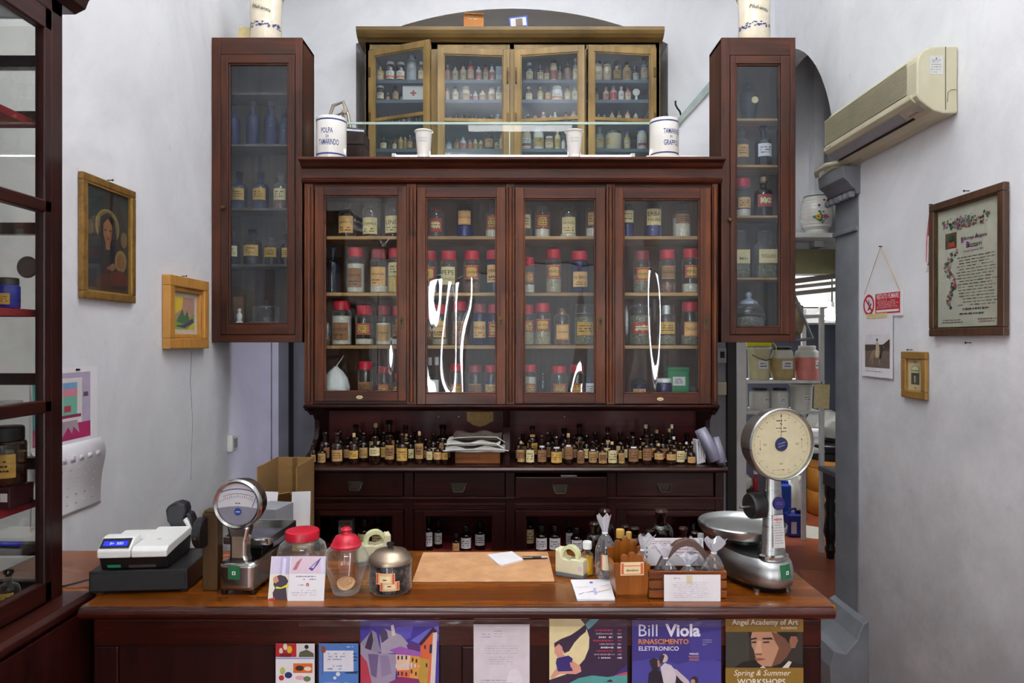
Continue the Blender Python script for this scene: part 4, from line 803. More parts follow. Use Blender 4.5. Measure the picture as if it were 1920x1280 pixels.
row([(xE(250), zE(232), 22, 'dark'), (xE(435), zE(285), 17, 'dark'), (xE(590), zE(235), 22, 'dark'), (xE(760), zE(238), 19, 'dark'), (xE(1010), zE(262), 17, 'dark'), (xE(1140), zE(300), 18, 'dark'), (xE(1215), zE(240), 15, 'dark'), (xE(1335), zE(300), 15, 'dark'),
     (xF(145), zF(262), 14, 'dark'), (xF(390), zF(222), 20, 'dark'), (xF(515), zF(235), 16, 'dark'), (xF(612), zF(262), 17, 'dark'), (xF(712), zF(242), 17, 'dark'), (xF(800), zF(290), 15, 'dark'), (xF(888), zF(222), 19, 'tag'), (xF(1060), zF(262), 17, 'dark'), (xF(1160), zF(268), 15, 'dark'),
     (xF(1262), zF(238), 18, 'dark'), (xF(1348), zF(235), 19, 'dark'), (xF(1450), zF(262), 17, 'white'), (xF(1545), zF(300), 16, 'white'), (xF(1605), zF(305), 14, 'white')], YB_, 'second', 'dark bottles in the second row')
row([(xE(380), zE(222), 16, 'dark'), (xE(510), zE(168), 24, 'dark'), (xE(562), zE(220), 18, 'dark'), (xE(690), zE(160), 27, 'cork'), (xE(820), zE(125), 29, 'dark'), (xE(885), zE(222), 20, 'dark'), (xE(968), zE(168), 22, 'tag'), (xE(1042), zE(222), 18, 'dark'), (xE(1300), zE(165), 31, 'dark'),
     (xF(180), zF(235), 18, 'dark'), (xF(260), zF(165), 24, 'tag'), (xF(425), zF(225), 18, 'dark'), (xF(525), zF(182), 24, 'dark'), (xF(655), zF(152), 24, 'dark'), (xF(782), zF(218), 19, 'dark'), (xF(890), zF(182), 20, 'dark'), (xF(992), zF(218), 21, 'dark'), (xF(1100), zF(222), 20, 'dark'),
     (xF(1205), zF(155), 23, 'cork'), (xF(1305), zF(205), 21, 'cork'), (xF(1402), zF(190), 20, 'cork'), (xF(1432), zF(160), 19, 'white'), (xF(1545), zF(225), 22, 'dark')], YC_, 'back', 'dark bottles in the back row')
# wooden drawer box under folded newspapers, hanging leather tag, cards and plastic roll
t = thing('wooden_box', 'small orange brown wooden box of two drawers under the folded newspapers', 'box', (XA(896, 3.66), 3.68, ZT))
w = 84 * 3.66 / FPX / 2; h = .072
MB().box(-w, w, -.05, .09, 0, h, wood('honey_box', hx('#7a3e14'), hx('#b06a28'), 'X')).build('case', t, local=True, bevel=.003)
for s in (-1, 1): MB().box(s * w * .5 - w * .44, s * w * .5 + w * .44, -.055, -.048, .008, h - .008, wood('honey_box', (0, 0, 0), (0, 0, 0))).build('drawer_front', t, local=True, bevel=.002)
M['news'] = surf('newsprint', hx('#b5b1a6'), .9, var=.25, scale=(12, 12, 60)); M['newsd'] = surf('newsprint_dark', hx('#4b4038'), .9, var=.4, scale=(10, 10, 30))
zb = ZT + h
for k, (th, dx, m, w2, lb) in enumerate(((.030, .0, 'news', .155, 'lowest folded newspaper lying on the small wooden box'), (.026, -.008, 'news', .14, 'middle folded newspaper with curled corner, above the wooden box'), (.030, .012, 'newsd', .125, 'dark topmost folded newspaper of the pile on wooden box'))):
    t = thing('folded_newspaper', lb, 'newspaper', (XA(892, 3.62) + dx, 3.62, zb + .0005), 0, 'folded newspapers')
    mb = MB(); pts = []
    for j in range(13): pts.append((-w2 + 2 * w2 * j / 12, .004 * math.sin(j * .9 + k) + (.012 if j == 12 and k == 1 else 0)))
    poly = [(x, max(0.0, q)) for x, q in pts] + [(x, th * (.8 + .2 * math.sin(j)) + q) for j, (x, q) in enumerate(pts)][::-1]
    mb.prism(poly, -.06, .09, M[m], 'xz'); mb.build('folded_sheets', t, local=True)
    mb = MB(); lo = [(-w2 - .012, .006), (-w2 + .03, th * .35), (0, th * .5), (w2 * .8, th * .45), (w2 + .02, th * .2 - (.02 if k else 0)), (w2 + .02, th * .2 + .004 - (.02 if k else 0)), (w2 * .8, th * .45 + .004), (0, th * .5 + .004), (-w2 + .03, th * .35 + .004), (-w2 - .012, .010)]
    mb.prism(lo, -.068, -.061, M['paper'] if k < 2 else M['news'], 'xz'); mb.build('loose_page', t, local=True)
    zb += th * 1.0 + .004
t = thing('leather_tag', 'brown leather tag pinned to the red back board above the newspapers', 'tag', (XA(900, 3.985), 3.985, ZA(772, 3.985)))
k9 = 3.985 / FPX
MB().prism([(-25 * k9, 0), (25 * k9, 0), (25 * k9, -17 * k9), (12 * k9, -24 * k9), (0, -28 * k9), (-12 * k9, -25 * k9), (-24 * k9, -17 * k9)], .003, .008, M['tan'], 'xz').build('leather', t, local=True)
for s in (-1, 1): MB().lathe([(0, .004), (.003, .003), (.004, 0), (0, 0)], M['steel'], (s * 20 * k9, .003, -2 * k9), 8, 'y').build('pin', t, local=True)
for i, (px, py) in enumerate(((822, 781), (860, 781), (1058.5, 781))):
    t = setp(MB().lathe([(0, .006), (.004, .004), (.005, 0), (0, 0)], M['steel'], (XA(px, 3.995), 3.995, ZA(py, 3.995)), 10, 'y').build('screw_head', None, (XA(px, 3.995), 3.995, ZA(py, 3.995))), ['shiny screw in the back board, farther from the leather tag', 'shiny screw in the back board, nearer the leather tag', 'single screw in the back board above the second bottle group'][i], 'screw', 'screws in the red back board')
setp(MB().box(XA(1052, 3.56), XA(1082, 3.56), 3.57, 3.60, .946, .9485, M['paper']).build('paper_strip', None, (XA(1067, 3.56), 3.58, .946)), 'white paper strip sticking out above the pulled out drawer', 'paper')
t = thing('booklet', 'upright bundle of white cards at the right end of the open bottle shelf', 'booklet', (XA(xF(1668), YA_), YA_ + .02, ZT), 0)
for k in range(4): MB().obox((-.02 + k * .013, .0, .063), (.010, .07, .126 - .006 * k), M['paper'], (0, rad(-3 + k * 2), 0)).build('card', t, local=True)
t = thing('plastic_roll', 'rolled clear plastic sheet leaning at the right end of the bottle shelf', 'roll', (XA(xF(1750), 3.57), 3.575, ZT))
def spiral(p0, p1, r0, r1, mb, m, turns=1.6, seg=30):
    d = (Vector(p1) - Vector(p0)); a = d.normalized().cross(Vector((0, 1, 0))).normalized(); b = a.cross(d.normalized()); vs = []
    for k in range(seg + 1):
        q = 2 * PI * turns * k / seg; f = 1 - .35 * k / seg
        for P, r in ((Vector(p0), r0), (Vector(p1), r1)): vs.append(P + a * r * f * math.cos(q) + b * r * f * math.sin(q))
    mb.add(vs, [(2 * k, 2 * k + 2, 2 * k + 3, 2 * k + 1) for k in range(seg)], m, True); return mb
spiral((.03, -.01, .03), (-.045, .02, .19), .042, .032, MB(), glass('lilac_film', (.8, .8, .88), .12, .6, .12, haze=.35, hazecol=hx('#b9b8cc'))).build('sheet', t, local=True, solid=.001, fixn=False)
spiral((.055, -.03, .02), (.03, .0, .15), .028, .018, MB(), glass('lilac_film', (.8, .8, .88))).build('loose_end', t, local=True, solid=.001, fixn=False)
# bottles behind the lower doors
for px, pt, pw, Yq, st, look, dd in ((650, 984, 26, 3.72, 'box', 'grey', 1), (683, 972, 24, 3.70, 'cream', 'dark bottle with grey green label', 1), (708, 965, 22, 3.72, 'cream', 'tall dark bottle with pale label', 1), (637, 1000, 20, 3.78, 'cream', 'shorter dark bottle at the back', 1),
                                 (803, 968, 18, 3.70, 'white', 'dark bottle with printed white label', 2), (855, 1000, 15, 3.66, 'bordered', 'small dark bottle with orange edged label', 2), (874, 985, 21, 3.69, 'white', 'dark bottle with broad white label', 2), (900, 978, 20, 3.74, 'white', 'dark bottle turned sideways', 2), (822, 975, 16, 3.76, 'white', 'slim dark bottle at the back', 2),
                                 (993, 962, 18, 3.75, 'cream', 'tall bottle with dull label', 3), (1015, 984, 23, 3.67, 'white', 'round dark bottle beside its twin', 3), (1040, 984, 23, 3.67, 'white', 'round dark bottle, second of the pair', 3), (1067, 975, 14, 3.75, 'white', 'slim dark bottle with narrow label', 3), (1081, 988, 22, 3.64, 'white', 'dark bottle in front with white label', 3),
                                 (1190, 985, 20, 3.70, 'white', 'dark bottle behind the oil bottles', 4), (1300, 980, 20, 3.70, 'white', 'dark bottle near the big scale', 4)):
    X = XA(px, Yq); R_ = pw * Yq / FPX / 2
    if st == 'box':
        t = thing('carton', 'grey carton behind the first lower hutch door', 'box', (X, Yq, .5155)); MB().box(-R_, R_, -.03, .03, 0, .17, surf('grey_card', hx('#8b867a'), .9)).build('carton_body', t, local=True, bevel=.002)
        MB().mapped(scrib(-R_ * .8, R_ * .8, .09, .16, 4, RN), lambda u, v: (u, -.0306, v), M['ink']).build('print', t, local=True); continue
    bottle('stock_bottle', f'{look}, {DOORN[dd-1]} lower hutch door', 'bottle', (X, Yq, .5155), R_, ZA(pt, Yq) - .5155, B_, M['amber'], 'screw', M['black'], ('bordered' if st == 'bordered' else st, .2, .68, None, 120), None, 'bottles behind the lower hutch doors', seg=16, rn=R_ * .4, sh=.72, nk=.86)
# ================================================================== BOTTLES IN THE TALL WALL CABINETS
YT = 3.81
for cab, shv, data in (('blue bottle wall cabinet', LSH, [
    (1, 438, 196, 24, B_, M['bluec'], 'stopper', None, 'slim blue bottle at the edge'), (1, 474.5, 190, 25, B_, M['bluec'], 'stopper', None, 'cobalt bottle, second from the edge'), (1, 508, 190, 25, B_, M['bluec'], 'stopper', None, 'cobalt bottle, third from the edge'), (1, 533, 208, 20, B_, M['bluec'], 'stopper', None, 'shorter blue bottle at the hinge side'),
    (2, 449, 322, 28, B_, M['bluejar'], 'stopper', 'gold', 'clear bottle with gold label'), (2, 489, 322, 29, B_, M['bluejar'], 'stopper', 'gold', 'bluish bottle with gold label'), (2, 527, 322, 27, B_, C_, 'stopper', 'cream', 'bottle of red powder, white label'),
    (3, 438, 432, 22, B_, M['bluejar'], 'stopper', 'cream', 'narrow bottle with small label'), (3, 474, 430, 33, B_, M['amberc'], 'stopper', 'gold', 'squat brown bottle with gold label'), (3, 509.5, 438, 27, B_, C_, 'stopper', 'gold', 'round clear bottle with gold label'), (3, 537, 438, 17, B_, M['amberc'], 'stopper', 'gold', 'bottle half hidden by the frame')]),
    ('narrow wall cabinet', RSH, [
    (0, 1404, 155, 33, 'vase', M['teal'], None, None, 'tall teal glass urn with round label'),
    (1, 1391, 238, 25, B_, C_, 'stopper', 'orange', 'clear bottle with buff label'), (1, 1431, 236, 30, B_, M['nearblack'], 'stopper', 'white', 'dark bottle with small pale label'),
    (2, 1393, 335, 28, J_, C_, 'lid', 'orange', 'red lidded jar with buff label'), (2, 1431, 332, 33, B_, M['amberc'], 'cork', 'redwhite', 'corked dark bottle with red label')])):
    cnt = {}
    for (s, px, pt, pw, kd, gl, cap, st, look) in data:
        R_ = pw * YT / FPX / 2; z = shv[s]; H_ = ZA(pt, YT) - z
        cont = (M['bark'], .45) if 'red powder' in look else ((M['powder'], .25) if kd == J_ else None)
        if kd == 'vase':
            t = thing('glass_urn', f'{look}, top shelf of {cab}', 'urn', (XA(px, YT), YT, z + .0005), 0)
            MB().lathe([(0, .003), (R_ * .62, 0), (R_ * .66, H_ * .06), (R_ * .8, H_ * .2), (R_, H_ * .55), (R_ * .98, H_ * .68), (R_ * .7, H_ * .8), (R_ * .55, H_ * .84)], M['teal'], seg=24).build('body', t, local=True)
            MB().lathe([(R_ * .72, H_ * .84), (R_ * .75, H_ * .87), (R_ * .6, H_ * .93), (R_ * .3, H_ * .97), (0, H_)], M['teal'], seg=24).build('lid', t, local=True)
            MB().lathe([(0, 0), (R_ * .38, 0)], M['cream'], (R_ * .35, -R_ * 1.0, H_ * .5), 16, 'y').build('label', t, local=True); continue
        b = bottle('shelf_bottle' if kd == B_ else 'apothecary_jar', f'{look}, {TOPS[s] if s < 3 else "fourth"} shelf of {cab}', 'bottle' if kd == B_ else 'jar', (XA(px, YT), YT, z + .0005), R_, H_, kd, gl if gl is not M['bluec'] else M['cobalt'], cap, None if cap == 'stopper' else None,
               (st, .28, .62, None, 110) if st else None, cont if gl is not M['bluec'] else (M['bluec'], .92), f'bottles in the {cab}', seg=18, rn=R_ * (.82 if kd == J_ else .34), sh=.66, nk=.80)
# square jars of the narrow cabinet
for px, pw, pt, tx, look in ((1388, 29, 433, None, 'square glass jar of herbs with blank buff label'), (1433.5, 37, 433, 'TIGLIO', 'square glass jar of herbs with lettered cream label')):
    z = RSH[3]; w = pw * YT / FPX / 2; H_ = ZA(pt, YT) - z; t = thing('square_jar', f'{look}, fourth shelf of narrow wall cabinet', 'jar', (XA(px, YT), YT, z + .0005), 0, 'square herb jars')
    mb = MB(); hb = H_ * .72
    def sq(q, r): return [(math.copysign(abs(math.cos(a)) ** .35, math.cos(a)) * r, math.copysign(abs(math.sin(a)) ** .35, math.sin(a)) * r) for a in [2 * PI * k / 24 for k in range(24)]]
    rings = [(.003, w * .9), (.01, w), (hb * .92, w), (hb, w * .85)]; vs = []; fs = []
    for zz, r in rings: vs += [(x, y, zz) for x, y in sq(0, r)]
    vs += [(w * .62 * math.cos(2 * PI * k / 24), w * .62 * math.sin(2 * PI * k / 24), hb * 1.06) for k in range(24)]; vs += [(w * .62 * math.cos(2 * PI * k / 24), w * .62 * math.sin(2 * PI * k / 24), H_ * .84) for k in range(24)]
    for j in range(5): fs += [(j * 24 + k, j * 24 + (k + 1) % 24, (j + 1) * 24 + (k + 1) % 24, (j + 1) * 24 + k) for k in range(24)]
    fs.append(tuple(range(24))); mb.add(vs, fs, M['bigclear'], True).build('glass_body', t, local=True)
    mb = MB(); mb.box(-w * .9, w * .9, -w * .9, w * .9, .006, hb * .42, M['herb']); mb.build('contents', t, local=True)
    MB().lathe([(w * .66, H_ * .84), (w * .68, H_ * .96), (w * .5, H_), (0, H_)], M['bigclear'], seg=18).build('lid', t, local=True)
    mb = MB(); mb.box(-w * .92, w * .92, -w - .0012, -w - .0004, hb * .42, hb * .82, M['cream'])
    if tx: mb.text(tx, lambda u, v: (u, -w - .0018, hb * .62 + v), w * 1.5, hb * .27, M['ink'], cap=False)
    else: mb.mapped(scrib(-w * .7, w * .7, hb * .5, hb * .62, 1, RN), lambda u, v: (u, -w - .0018, v), M['ink'])
    mb.build('label', t, local=True)
t = thing('cookie_jar', 'fat glass barrel jar with knobbed lid at the foot of narrow wall cabinet', 'jar', (XA(1404, YT), YT, RSH[4] + .0005))
R_ = .089
def flatd(x, y, z): return (x, y * .9, z)
MB().lathe([(0, .003), (R_ * .8, 0), (R_ * .95, .02), (R_, .06), (R_ * .92, .10), (R_ * .7, .125), (R_ * .5, .135)], M['bigclear'], seg=28, fn=flatd).build('glass_body', t, local=True)
MB().lathe([(R_ * .56, .135), (R_ * .5, .15), (R_ * .2, .162), (R_ * .12, .17), (R_ * .2, .185), (R_ * .15, .20), (0, .205)], surf('frosted_lid', hx('#aab0b8'), .3), seg=24).build('lid', t, local=True)
MB().lathe([(0, .006), (R_ * .8, .006), (R_ * .9, .03), (R_ * .85, .06), (0, .07)], M['herb'], seg=20, fn=flatd).build('contents', t, local=True)
for q in range(3):
    MB().tube([(R_ * (1.005 - .1 * q * q * .3) * math.cos(2 * PI * k / 24), R_ * .9 * (1.005 - .1 * q * q * .3) * math.sin(2 * PI * k / 24), .05 + .03 * q) for k in range(24)], .002, M['bigclear'], 6, closed=True).build('ridge', t, local=True)
t = thing('cheese_dome', 'low glass dome on a dish at the foot of the blue bottle wall cabinet', 'dome', (XA(499, YT), YT, LSH[4] + .0005))
MB().lathe([(0, .0), (.078, 0), (.085, .008), (.08, .012), (0, .012)], M['bigclear'], seg=28).build('dish', t, local=True)
MB().lathe([(.072, .012), (.074, .085), (.068, .098), (0, .102)], M['bigclear'], seg=28).build('dome', t, local=True)
MB().lathe([(.006, .10), (.005, .112), (.011, .12), (.008, .13), (0, .132)], M['bigclear'], seg=14).build('knob', t, local=True)
setp(MB().box(XA(477, 3.88), XA(512, 3.88), 3.893, 3.902, LSH[4], LSH[3] - .013, M['th']).build('wooden_batten', None, (XA(494, 3.88), 3.875, LSH[4])), 'upright brown batten behind the low glass dome', 'batten')
t = thing('standing_picture', 'small dark picture card leaning beside the low glass dome', 'picture', (XA(447, 3.85), 3.86, LSH[4] + .0005))
MB().obox((0, 0, .085), (.075, .006, .17), M['framed'], (rad(8), 0, 0)).build('frame', t, local=True); MB().obox((0, -.004, .085), (.055, .002, .145), M['brownl'], (rad(8), 0, 0)).build('picture', t, local=True)
t = thing('figurine', 'tiny white figurine in front of the small leaning picture', 'figurine', (XA(449, 3.79), 3.79, LSH[4] + .0005))
MB().lathe([(0, 0), (.02, 0), (.02, .01), (.012, .02), (.017, .045), (.012, .06), (.007, .066), (.011, .075), (.009, .086), (0, .09)], M['ceramic'], seg=16).build('body', t, local=True)
MB().lathe([(0, .012), (.007, .01), (.009, .004), (.007, -.002)], M['redl'], (0, -.0, .078), 12).build('cap', t, local=True)
# ================================================================== BOTTLES IN THE OCHRE CABINET (small: one mesh each)
YO = 4.69
OC = {'amber': surf('amber_small', hx('#5a3a1e'), .15, var=.2), 'dark': surf('dark_small', hx('#2a211d'), .15, var=.2), 'cream': surf('cream_small', hx('#d3c49b'), .4, var=.08), 'white': surf('white_small', hx('#dcdcd4'), .35, var=.05),
      'green': surf('green_small', hx('#2f4a40'), .2, var=.15), 'grey': surf('grey_small', hx('#8c9494'), .2, var=.1), 'pink': surf('pink_small', hx('#c9877e'), .4, var=.1), 'brown': surf('brown_small', hx('#70523a'), .25, var=.2), 'yellow': surf('yellow_small', hx('#b59a4e'), .3, var=.12),
      'red': surf('red_small', hx('#a5443a'), .4, var=.1), 'teal': surf('teal_small', hx('#2f8a86'), .4, var=.1), 'purple': surf('purple_small', hx('#4a3a86'), .4, var=.1), 'blue': surf('blue_small', hx('#2c4aa0'), .4, var=.1), 'orange': surf('orange_small', hx('#d27a3a'), .4, var=.1), 'black': M['black'], 'clear': M['bigclear'], 'tan': M['tan'], 'paleblue': surf('paleblue_small', hx('#9fb4c2'), .3, var=.1)}
OD = {0: [  # door: rows A B C D of (zx, width, top zy, body, cap, label)
 [(170, 46, 400, 'yellow', 'dark', 'cream'), (230, 58, 372, 'dark', 'white', 'white+orange'), (292, 58, 374, 'dark', 'white', 'white+orange'), (358, 66, 340, 'grey', 'dark', 'grey'), (415, 40, 372, 'brown', 'white', 'cream')],
 [(172, 52, 510, 'dark', 'white', 'cream'), (217, 26, 560, 'dark', 'dark', 'tan'), (262, 44, 502, 'amber', 'dark', 'tan'), (297, 22, 555, 'dark', 'dark', 'tan')],
 [(165, 17, 690, 'brown', 'dark', None), (187, 16, 685, 'dark', 'dark', None), (207, 17, 690, 'brown', 'dark', None), (232, 20, 700, 'dark', 'dark', None), (256, 18, 690, 'dark', 'dark', None), (282, 18, 700, 'brown', 'dark', None), (310, 18, 695, 'dark', 'dark', 'cream'), (345, 22, 690, 'brown', 'white', None), (385, 20, 690, 'dark', 'dark', None), (412, 18, 695, 'dark', 'dark', None)],
 [(190, 44, 822, 'dark', 'dark', 'cream'), (223, 24, 850, 'dark', 'dark', None), (254, 34, 828, 'amber', 'black', 'cream'), (290, 32, 806, 'yellow', 'dark', 'tan'), (318, 24, 822, 'yellow', 'cream', None), (348, 42, 815, 'amber', 'black', 'tan'), (399, 40, 818, 'dark', 'black', 'tan')]],
 1: [[(573, 28, 390, 'pink', 'white', None), (620, 38, 400, 'cream', 'dark', 'cream'), (668, 38, 388, 'cream', 'dark', 'cream'), (713, 44, 365, 'red', 'teal', 'cream'), (760, 38, 390, 'white', 'purple', 'pink'), (803, 36, 388, 'pink', 'dark', 'cream'), (840, 34, 390, 'white', 'purple', 'pink'), (881, 38, 402, 'paleblue', None, 'box')],
  [(572, 28, 520, 'pink', 'pink', None), (620, 40, 515, 'cream', 'black', 'cream'), (682, 48, 505, 'cream', 'cream', 'tan'), (714, 16, 570, 'dark', 'white', None), (740, 30, 545, 'white', 'red', 'pink'), (783, 40, 540, 'cream', 'dark', 'tan'), (838, 42, 530, 'cream', 'purple', 'tan'), (880, 40, 510, 'grey', 'grey', 'cream')],
  [(590, 16, 690, 'brown', 'dark', None), (626, 16, 690, 'dark', 'dark', None), (645, 16, 685, 'dark', 'dark', None), (663, 16, 683, 'brown', 'dark', None), (682, 16, 690, 'dark', 'dark', None), (701, 16, 690, 'dark', 'dark', None), (721, 16, 692, 'brown', 'dark', None), (746, 17, 695, 'dark', 'dark', None), (770, 16, 697, 'dark', 'dark', None), (792, 16, 692, 'brown', 'dark', None), (815, 16, 692, 'dark', 'dark', None), (838, 18, 692, 'brown', 'white', None), (876, 38, 688, 'grey', 'white', None)],
  [(582, 34, 842, 'paleblue', 'teal', 'white'), (627, 34, 822, 'brown', 'dark', 'tan'), (667, 38, 818, 'white', 'teal', 'pink'), (708, 30, 838, 'pink', 'purple', 'orange'), (740, 30, 825, 'cream', 'dark', 'tan'), (773, 28, 835, 'cream', 'dark', 'tan'), (822, 58, 775, 'dark', 'dark', 'tan'), (868, 28, 840, 'cream', 'dark', 'yellow'), (895, 24, 800, 'cream', 'pink', None)]],
 2: [[(1065, 50, 375, 'green', 'white', 'cream'), (1130, 44, 385, 'dark', 'dark', 'cream'), (1168, 34, 400, 'amber', 'dark', 'cream'), (1210, 44, 362, 'cream', 'dark', 'red'), (1247, 26, 395, 'dark', 'dark', 'tan'), (1295, 50, 365, 'brown', 'dark', None), (1340, 32, 350, 'grey', 'white', 'cream')],
  [(1062, 48, 505, 'amber', 'white', 'cream'), (1130, 38, 495, 'yellow', 'cream', 'cream'), (1176, 38, 505, 'dark', 'dark', 'gold'), (1230, 68, 478, 'white', 'white', 'white+orange'), (1293, 40, 515, 'tan', 'dark', 'cream'), (1336, 36, 508, 'cream', 'purple', 'cream')],
  [(1030, 16, 690, 'brown', 'dark', None), (1057, 20, 690, 'dark', 'white', None), (1100, 27, 682, 'pink', 'dark', 'cream'), (1149, 32, 672, 'pink', 'white', 'cream'), (1193, 24, 682, 'cream', 'dark', None), (1218, 24, 675, 'white', 'white', 'cream'), (1250, 20, 700, 'dark', 'dark', None), (1283, 30, 676, 'pink', 'dark', 'cream'), (1330, 40, 668, 'cream', 'pink', 'white')],
  [(1047, 60, 768, 'cream', 'blue', 'white+red'), (1120, 66, 753, 'white', 'blue', 'yellow'), (1183, 54, 822, 'tan', 'white', 'cream'), (1233, 38, 775, 'cream', 'brown', 'yellow'), (1268, 24, 832, 'white', 'dark', None)]],
 3: [[(1475, 58, 370, 'cream', 'dark', 'cream'), (1532, 52, 370, 'cream', 'dark', 'cream'), (1590, 54, 368, 'amber', 'dark', 'tan'), (1648, 48, 378, 'yellow', 'dark', 'tan'), (1703, 42, 392, 'dark', 'dark', 'white'), (1752, 46, 348, 'grey', 'dark', 'cream')],
  [(1468, 28, 530, 'brown', 'dark', 'tan'), (1525, 36, 490, 'cream', 'pink', 'pink'), (1567, 44, 480, 'pink', 'teal', 'red'), (1615, 38, 475, 'white', 'white', 'white'), (1657, 38, 500, 'pink', 'red', 'cream')],
  [(1480, 20, 690, 'grey', 'white', None), (1515, 22, 690, 'grey', 'white', None), (1562, 30, 668, 'cream', 'dark', None), (1602, 32, 662, 'brown', 'dark', 'cream'), (1652, 32, 664, 'pink', 'purple', 'cream'), (1703, 28, 672, 'white', 'dark', 'cream')],
  [(1487, 50, 760, 'grey', 'grey', 'yellow'), (1652, 40, 788, 'yellow', 'blue', 'cream'), (1740, 60, 768, 'white', 'blue', 'white+red')]]}
OCN = ['top', 'second', 'third', 'bottom']
def small_bottle(px, pt, pw, z, body, cap, lab, label, group, wide):
    Y = YO; R_ = pw * Y / FPX / 2 * .95; H_ = ZA(pt, Y) - z; mb = MB()
    r_ = min(range(4), key=lambda k: abs(OSH[k] - z)); H_ = min(H_, (OSH[r_ - 1] - .026 if r_ else 3.62) - z)
    hb = H_ * (.86 if cap else 1.0); rn = R_ * (.62 if wide else .40)
    P = prof_bottle(R_, hb, rn, .70 if not wide else .80, .86 if not wide else .92)
    bm_ = OC[body]; mb.lathe(P, bm_, seg=14)
    if cap: mb.lathe(prof_lid(rn * 1.3, H_ * .16), OC[cap], (0, 0, hb - H_ * .02), 12)
    if lab:
        two = lab.split('+'); g = {'gold': M['gold']}.get(two[0]) or OC.get(two[0], M['cream'])
        mb.patch((0, 0, 0), R_ * 1.01, -150, -30, hb * .16, hb * .62, g, 7)
        if len(two) > 1: mb.patch((0, 0, 0), R_ * 1.016, -150, -30, hb * .22, hb * .36, OC[two[1]], 7)
        arc_ = lambda u, v: (R_ * 1.02 * math.cos(-PI / 2 + u / R_), R_ * 1.02 * math.sin(-PI / 2 + u / R_), hb * .45 + v)
        mb.mapped(scrib(-R_ * .6, R_ * .6, -hb * .06, hb * .12, 2, RN, .8), arc_, M['ink'])
    o = mb.build('medicine_bottle', None, (XA(px, Y), Y, z + .0005), local=True, fixn=False)
    o.location = (XA(px, Y), Y + RN.uniform(-.008, .012), z + .0005); return setp(o, label, 'bottle', group)
for d, rows in OD.items():
    for r, items in enumerate(rows):
        for n, (zx, w, zt, body, cap, lab) in enumerate(items):
            px, pt, pw = 660 + zx / 3.2, zt / 3.2, w / 3.2
            pos = f'{ORD[n]} along {OCN[r]} shelf, {DOORN[d]} ochre cabinet door'
            size = 'tiny ' if r == 2 else ''
            capw = '' if not cap else f' {cap} capped'
            if lab == 'box':
                t = setp(MB().box(-.02, .02, -.012, .012, 0, ZA(pt, YO) - OSH[r], OC['paleblue']).box(-.018, .018, -.0126, -.012, .02, .05, OC['white']).box(-.002, .002, -.013, -.0126, .02, .05, OC['teal']).build('medicine_box', None, (XA(px, YO), YO, OSH[r] + .0005), local=True), f'pale blue and white medicine box, {pos}', 'box'); continue
            small_bottle(px, pt, pw, OSH[r], body, cap, lab, f'{size}{body}{capw} bottle, {pos}', 'small medicine bottles in the ochre cabinet', w > 50 or body in ('cream', 'white') and w > 40)
# bottles in the gap beside the open door
for n, (px, pt, pw, r, b_, c_, l_) in enumerate(((815, 113, 10, 0, 'red', 'dark', 'cream'), (815, 168, 9, 1, 'amber', 'black', 'cream'), (815, 214, 6, 2, 'brown', 'dark', None), (816, 253, 8, 3, 'dark', 'black', 'tan'))):
    small_bottle(px, pt, pw, OSH[r], b_, c_, l_, f'{b_} bottle in the gap beside the open door, {OCN[r]} ochre cabinet shelf', 'small medicine bottles in the ochre cabinet', False)
# first-aid box, round mirror disc, wide cream tub
t = thing('first_aid_box', 'white first aid box with red cross in the ochre cabinet, open door', 'box', (XA(660 + 372 / 3.2, YO), YO + .01, OSH[1] + .0005))
w = 66 / 3.2 * YO / FPX; h = OSH[0] - .03 - OSH[1]
MB().box(-w, w, -.04, .04, 0, h, OC['white']).build('case', t, local=True, bevel=.006)
MB().box(-.020, .020, -.0412, -.0402, h / 2 - .006, h / 2 + .006, OC['red']).box(-.006, .006, -.0414, -.0402, h / 2 - .020, h / 2 + .020, OC['red']).build('red_cross', t, local=True)
t = thing('hand_mirror', 'round white disc mirror propped upright on second shelf, fourth ochre cabinet door', 'mirror', (XA(660 + 1705 / 3.2, YO), YO, OSH[1] + .0005))
MB().lathe([(0, .008), (.021, .008), (.025, .004), (.025, 0), (0, 0)], OC['white'], (0, 0, .068), 24, 'y').build('disc', t, local=True)
MB().prism([(-.012, 0), (.012, 0), (.005, .046), (-.005, .046)], -.006, .0, OC['white'], 'xz').build('stand', t, local=True)
t = thing('cream_tub', 'wide cream tub with dark lid on bottom shelf, fourth ochre cabinet door', 'tub', (XA(660 + 1572 / 3.2, YO), YO + .02, OSH[3] + .0005))
R_ = 46 / 3.2 * YO / FPX; h = ZA(788 / 3.2, YO) - OSH[3]
MB().lathe([(0, .002), (R_ * .94, 0), (R_, .006), (R_, h * .9), (R_ * .97, h * .93), (0, h * .93)], OC['cream'], seg=24).build('body', t, local=True)
MB().lathe(prof_lid(R_ * 1.03, h * .14), OC['dark'], (0, 0, h * .87), 24).build('lid', t, local=True)
MB().patch((0, 0, 0), R_ * 1.006, -175, -125, h * .3, h * .65, M['gold'], 5).build('label', t, local=True, fixn=False)
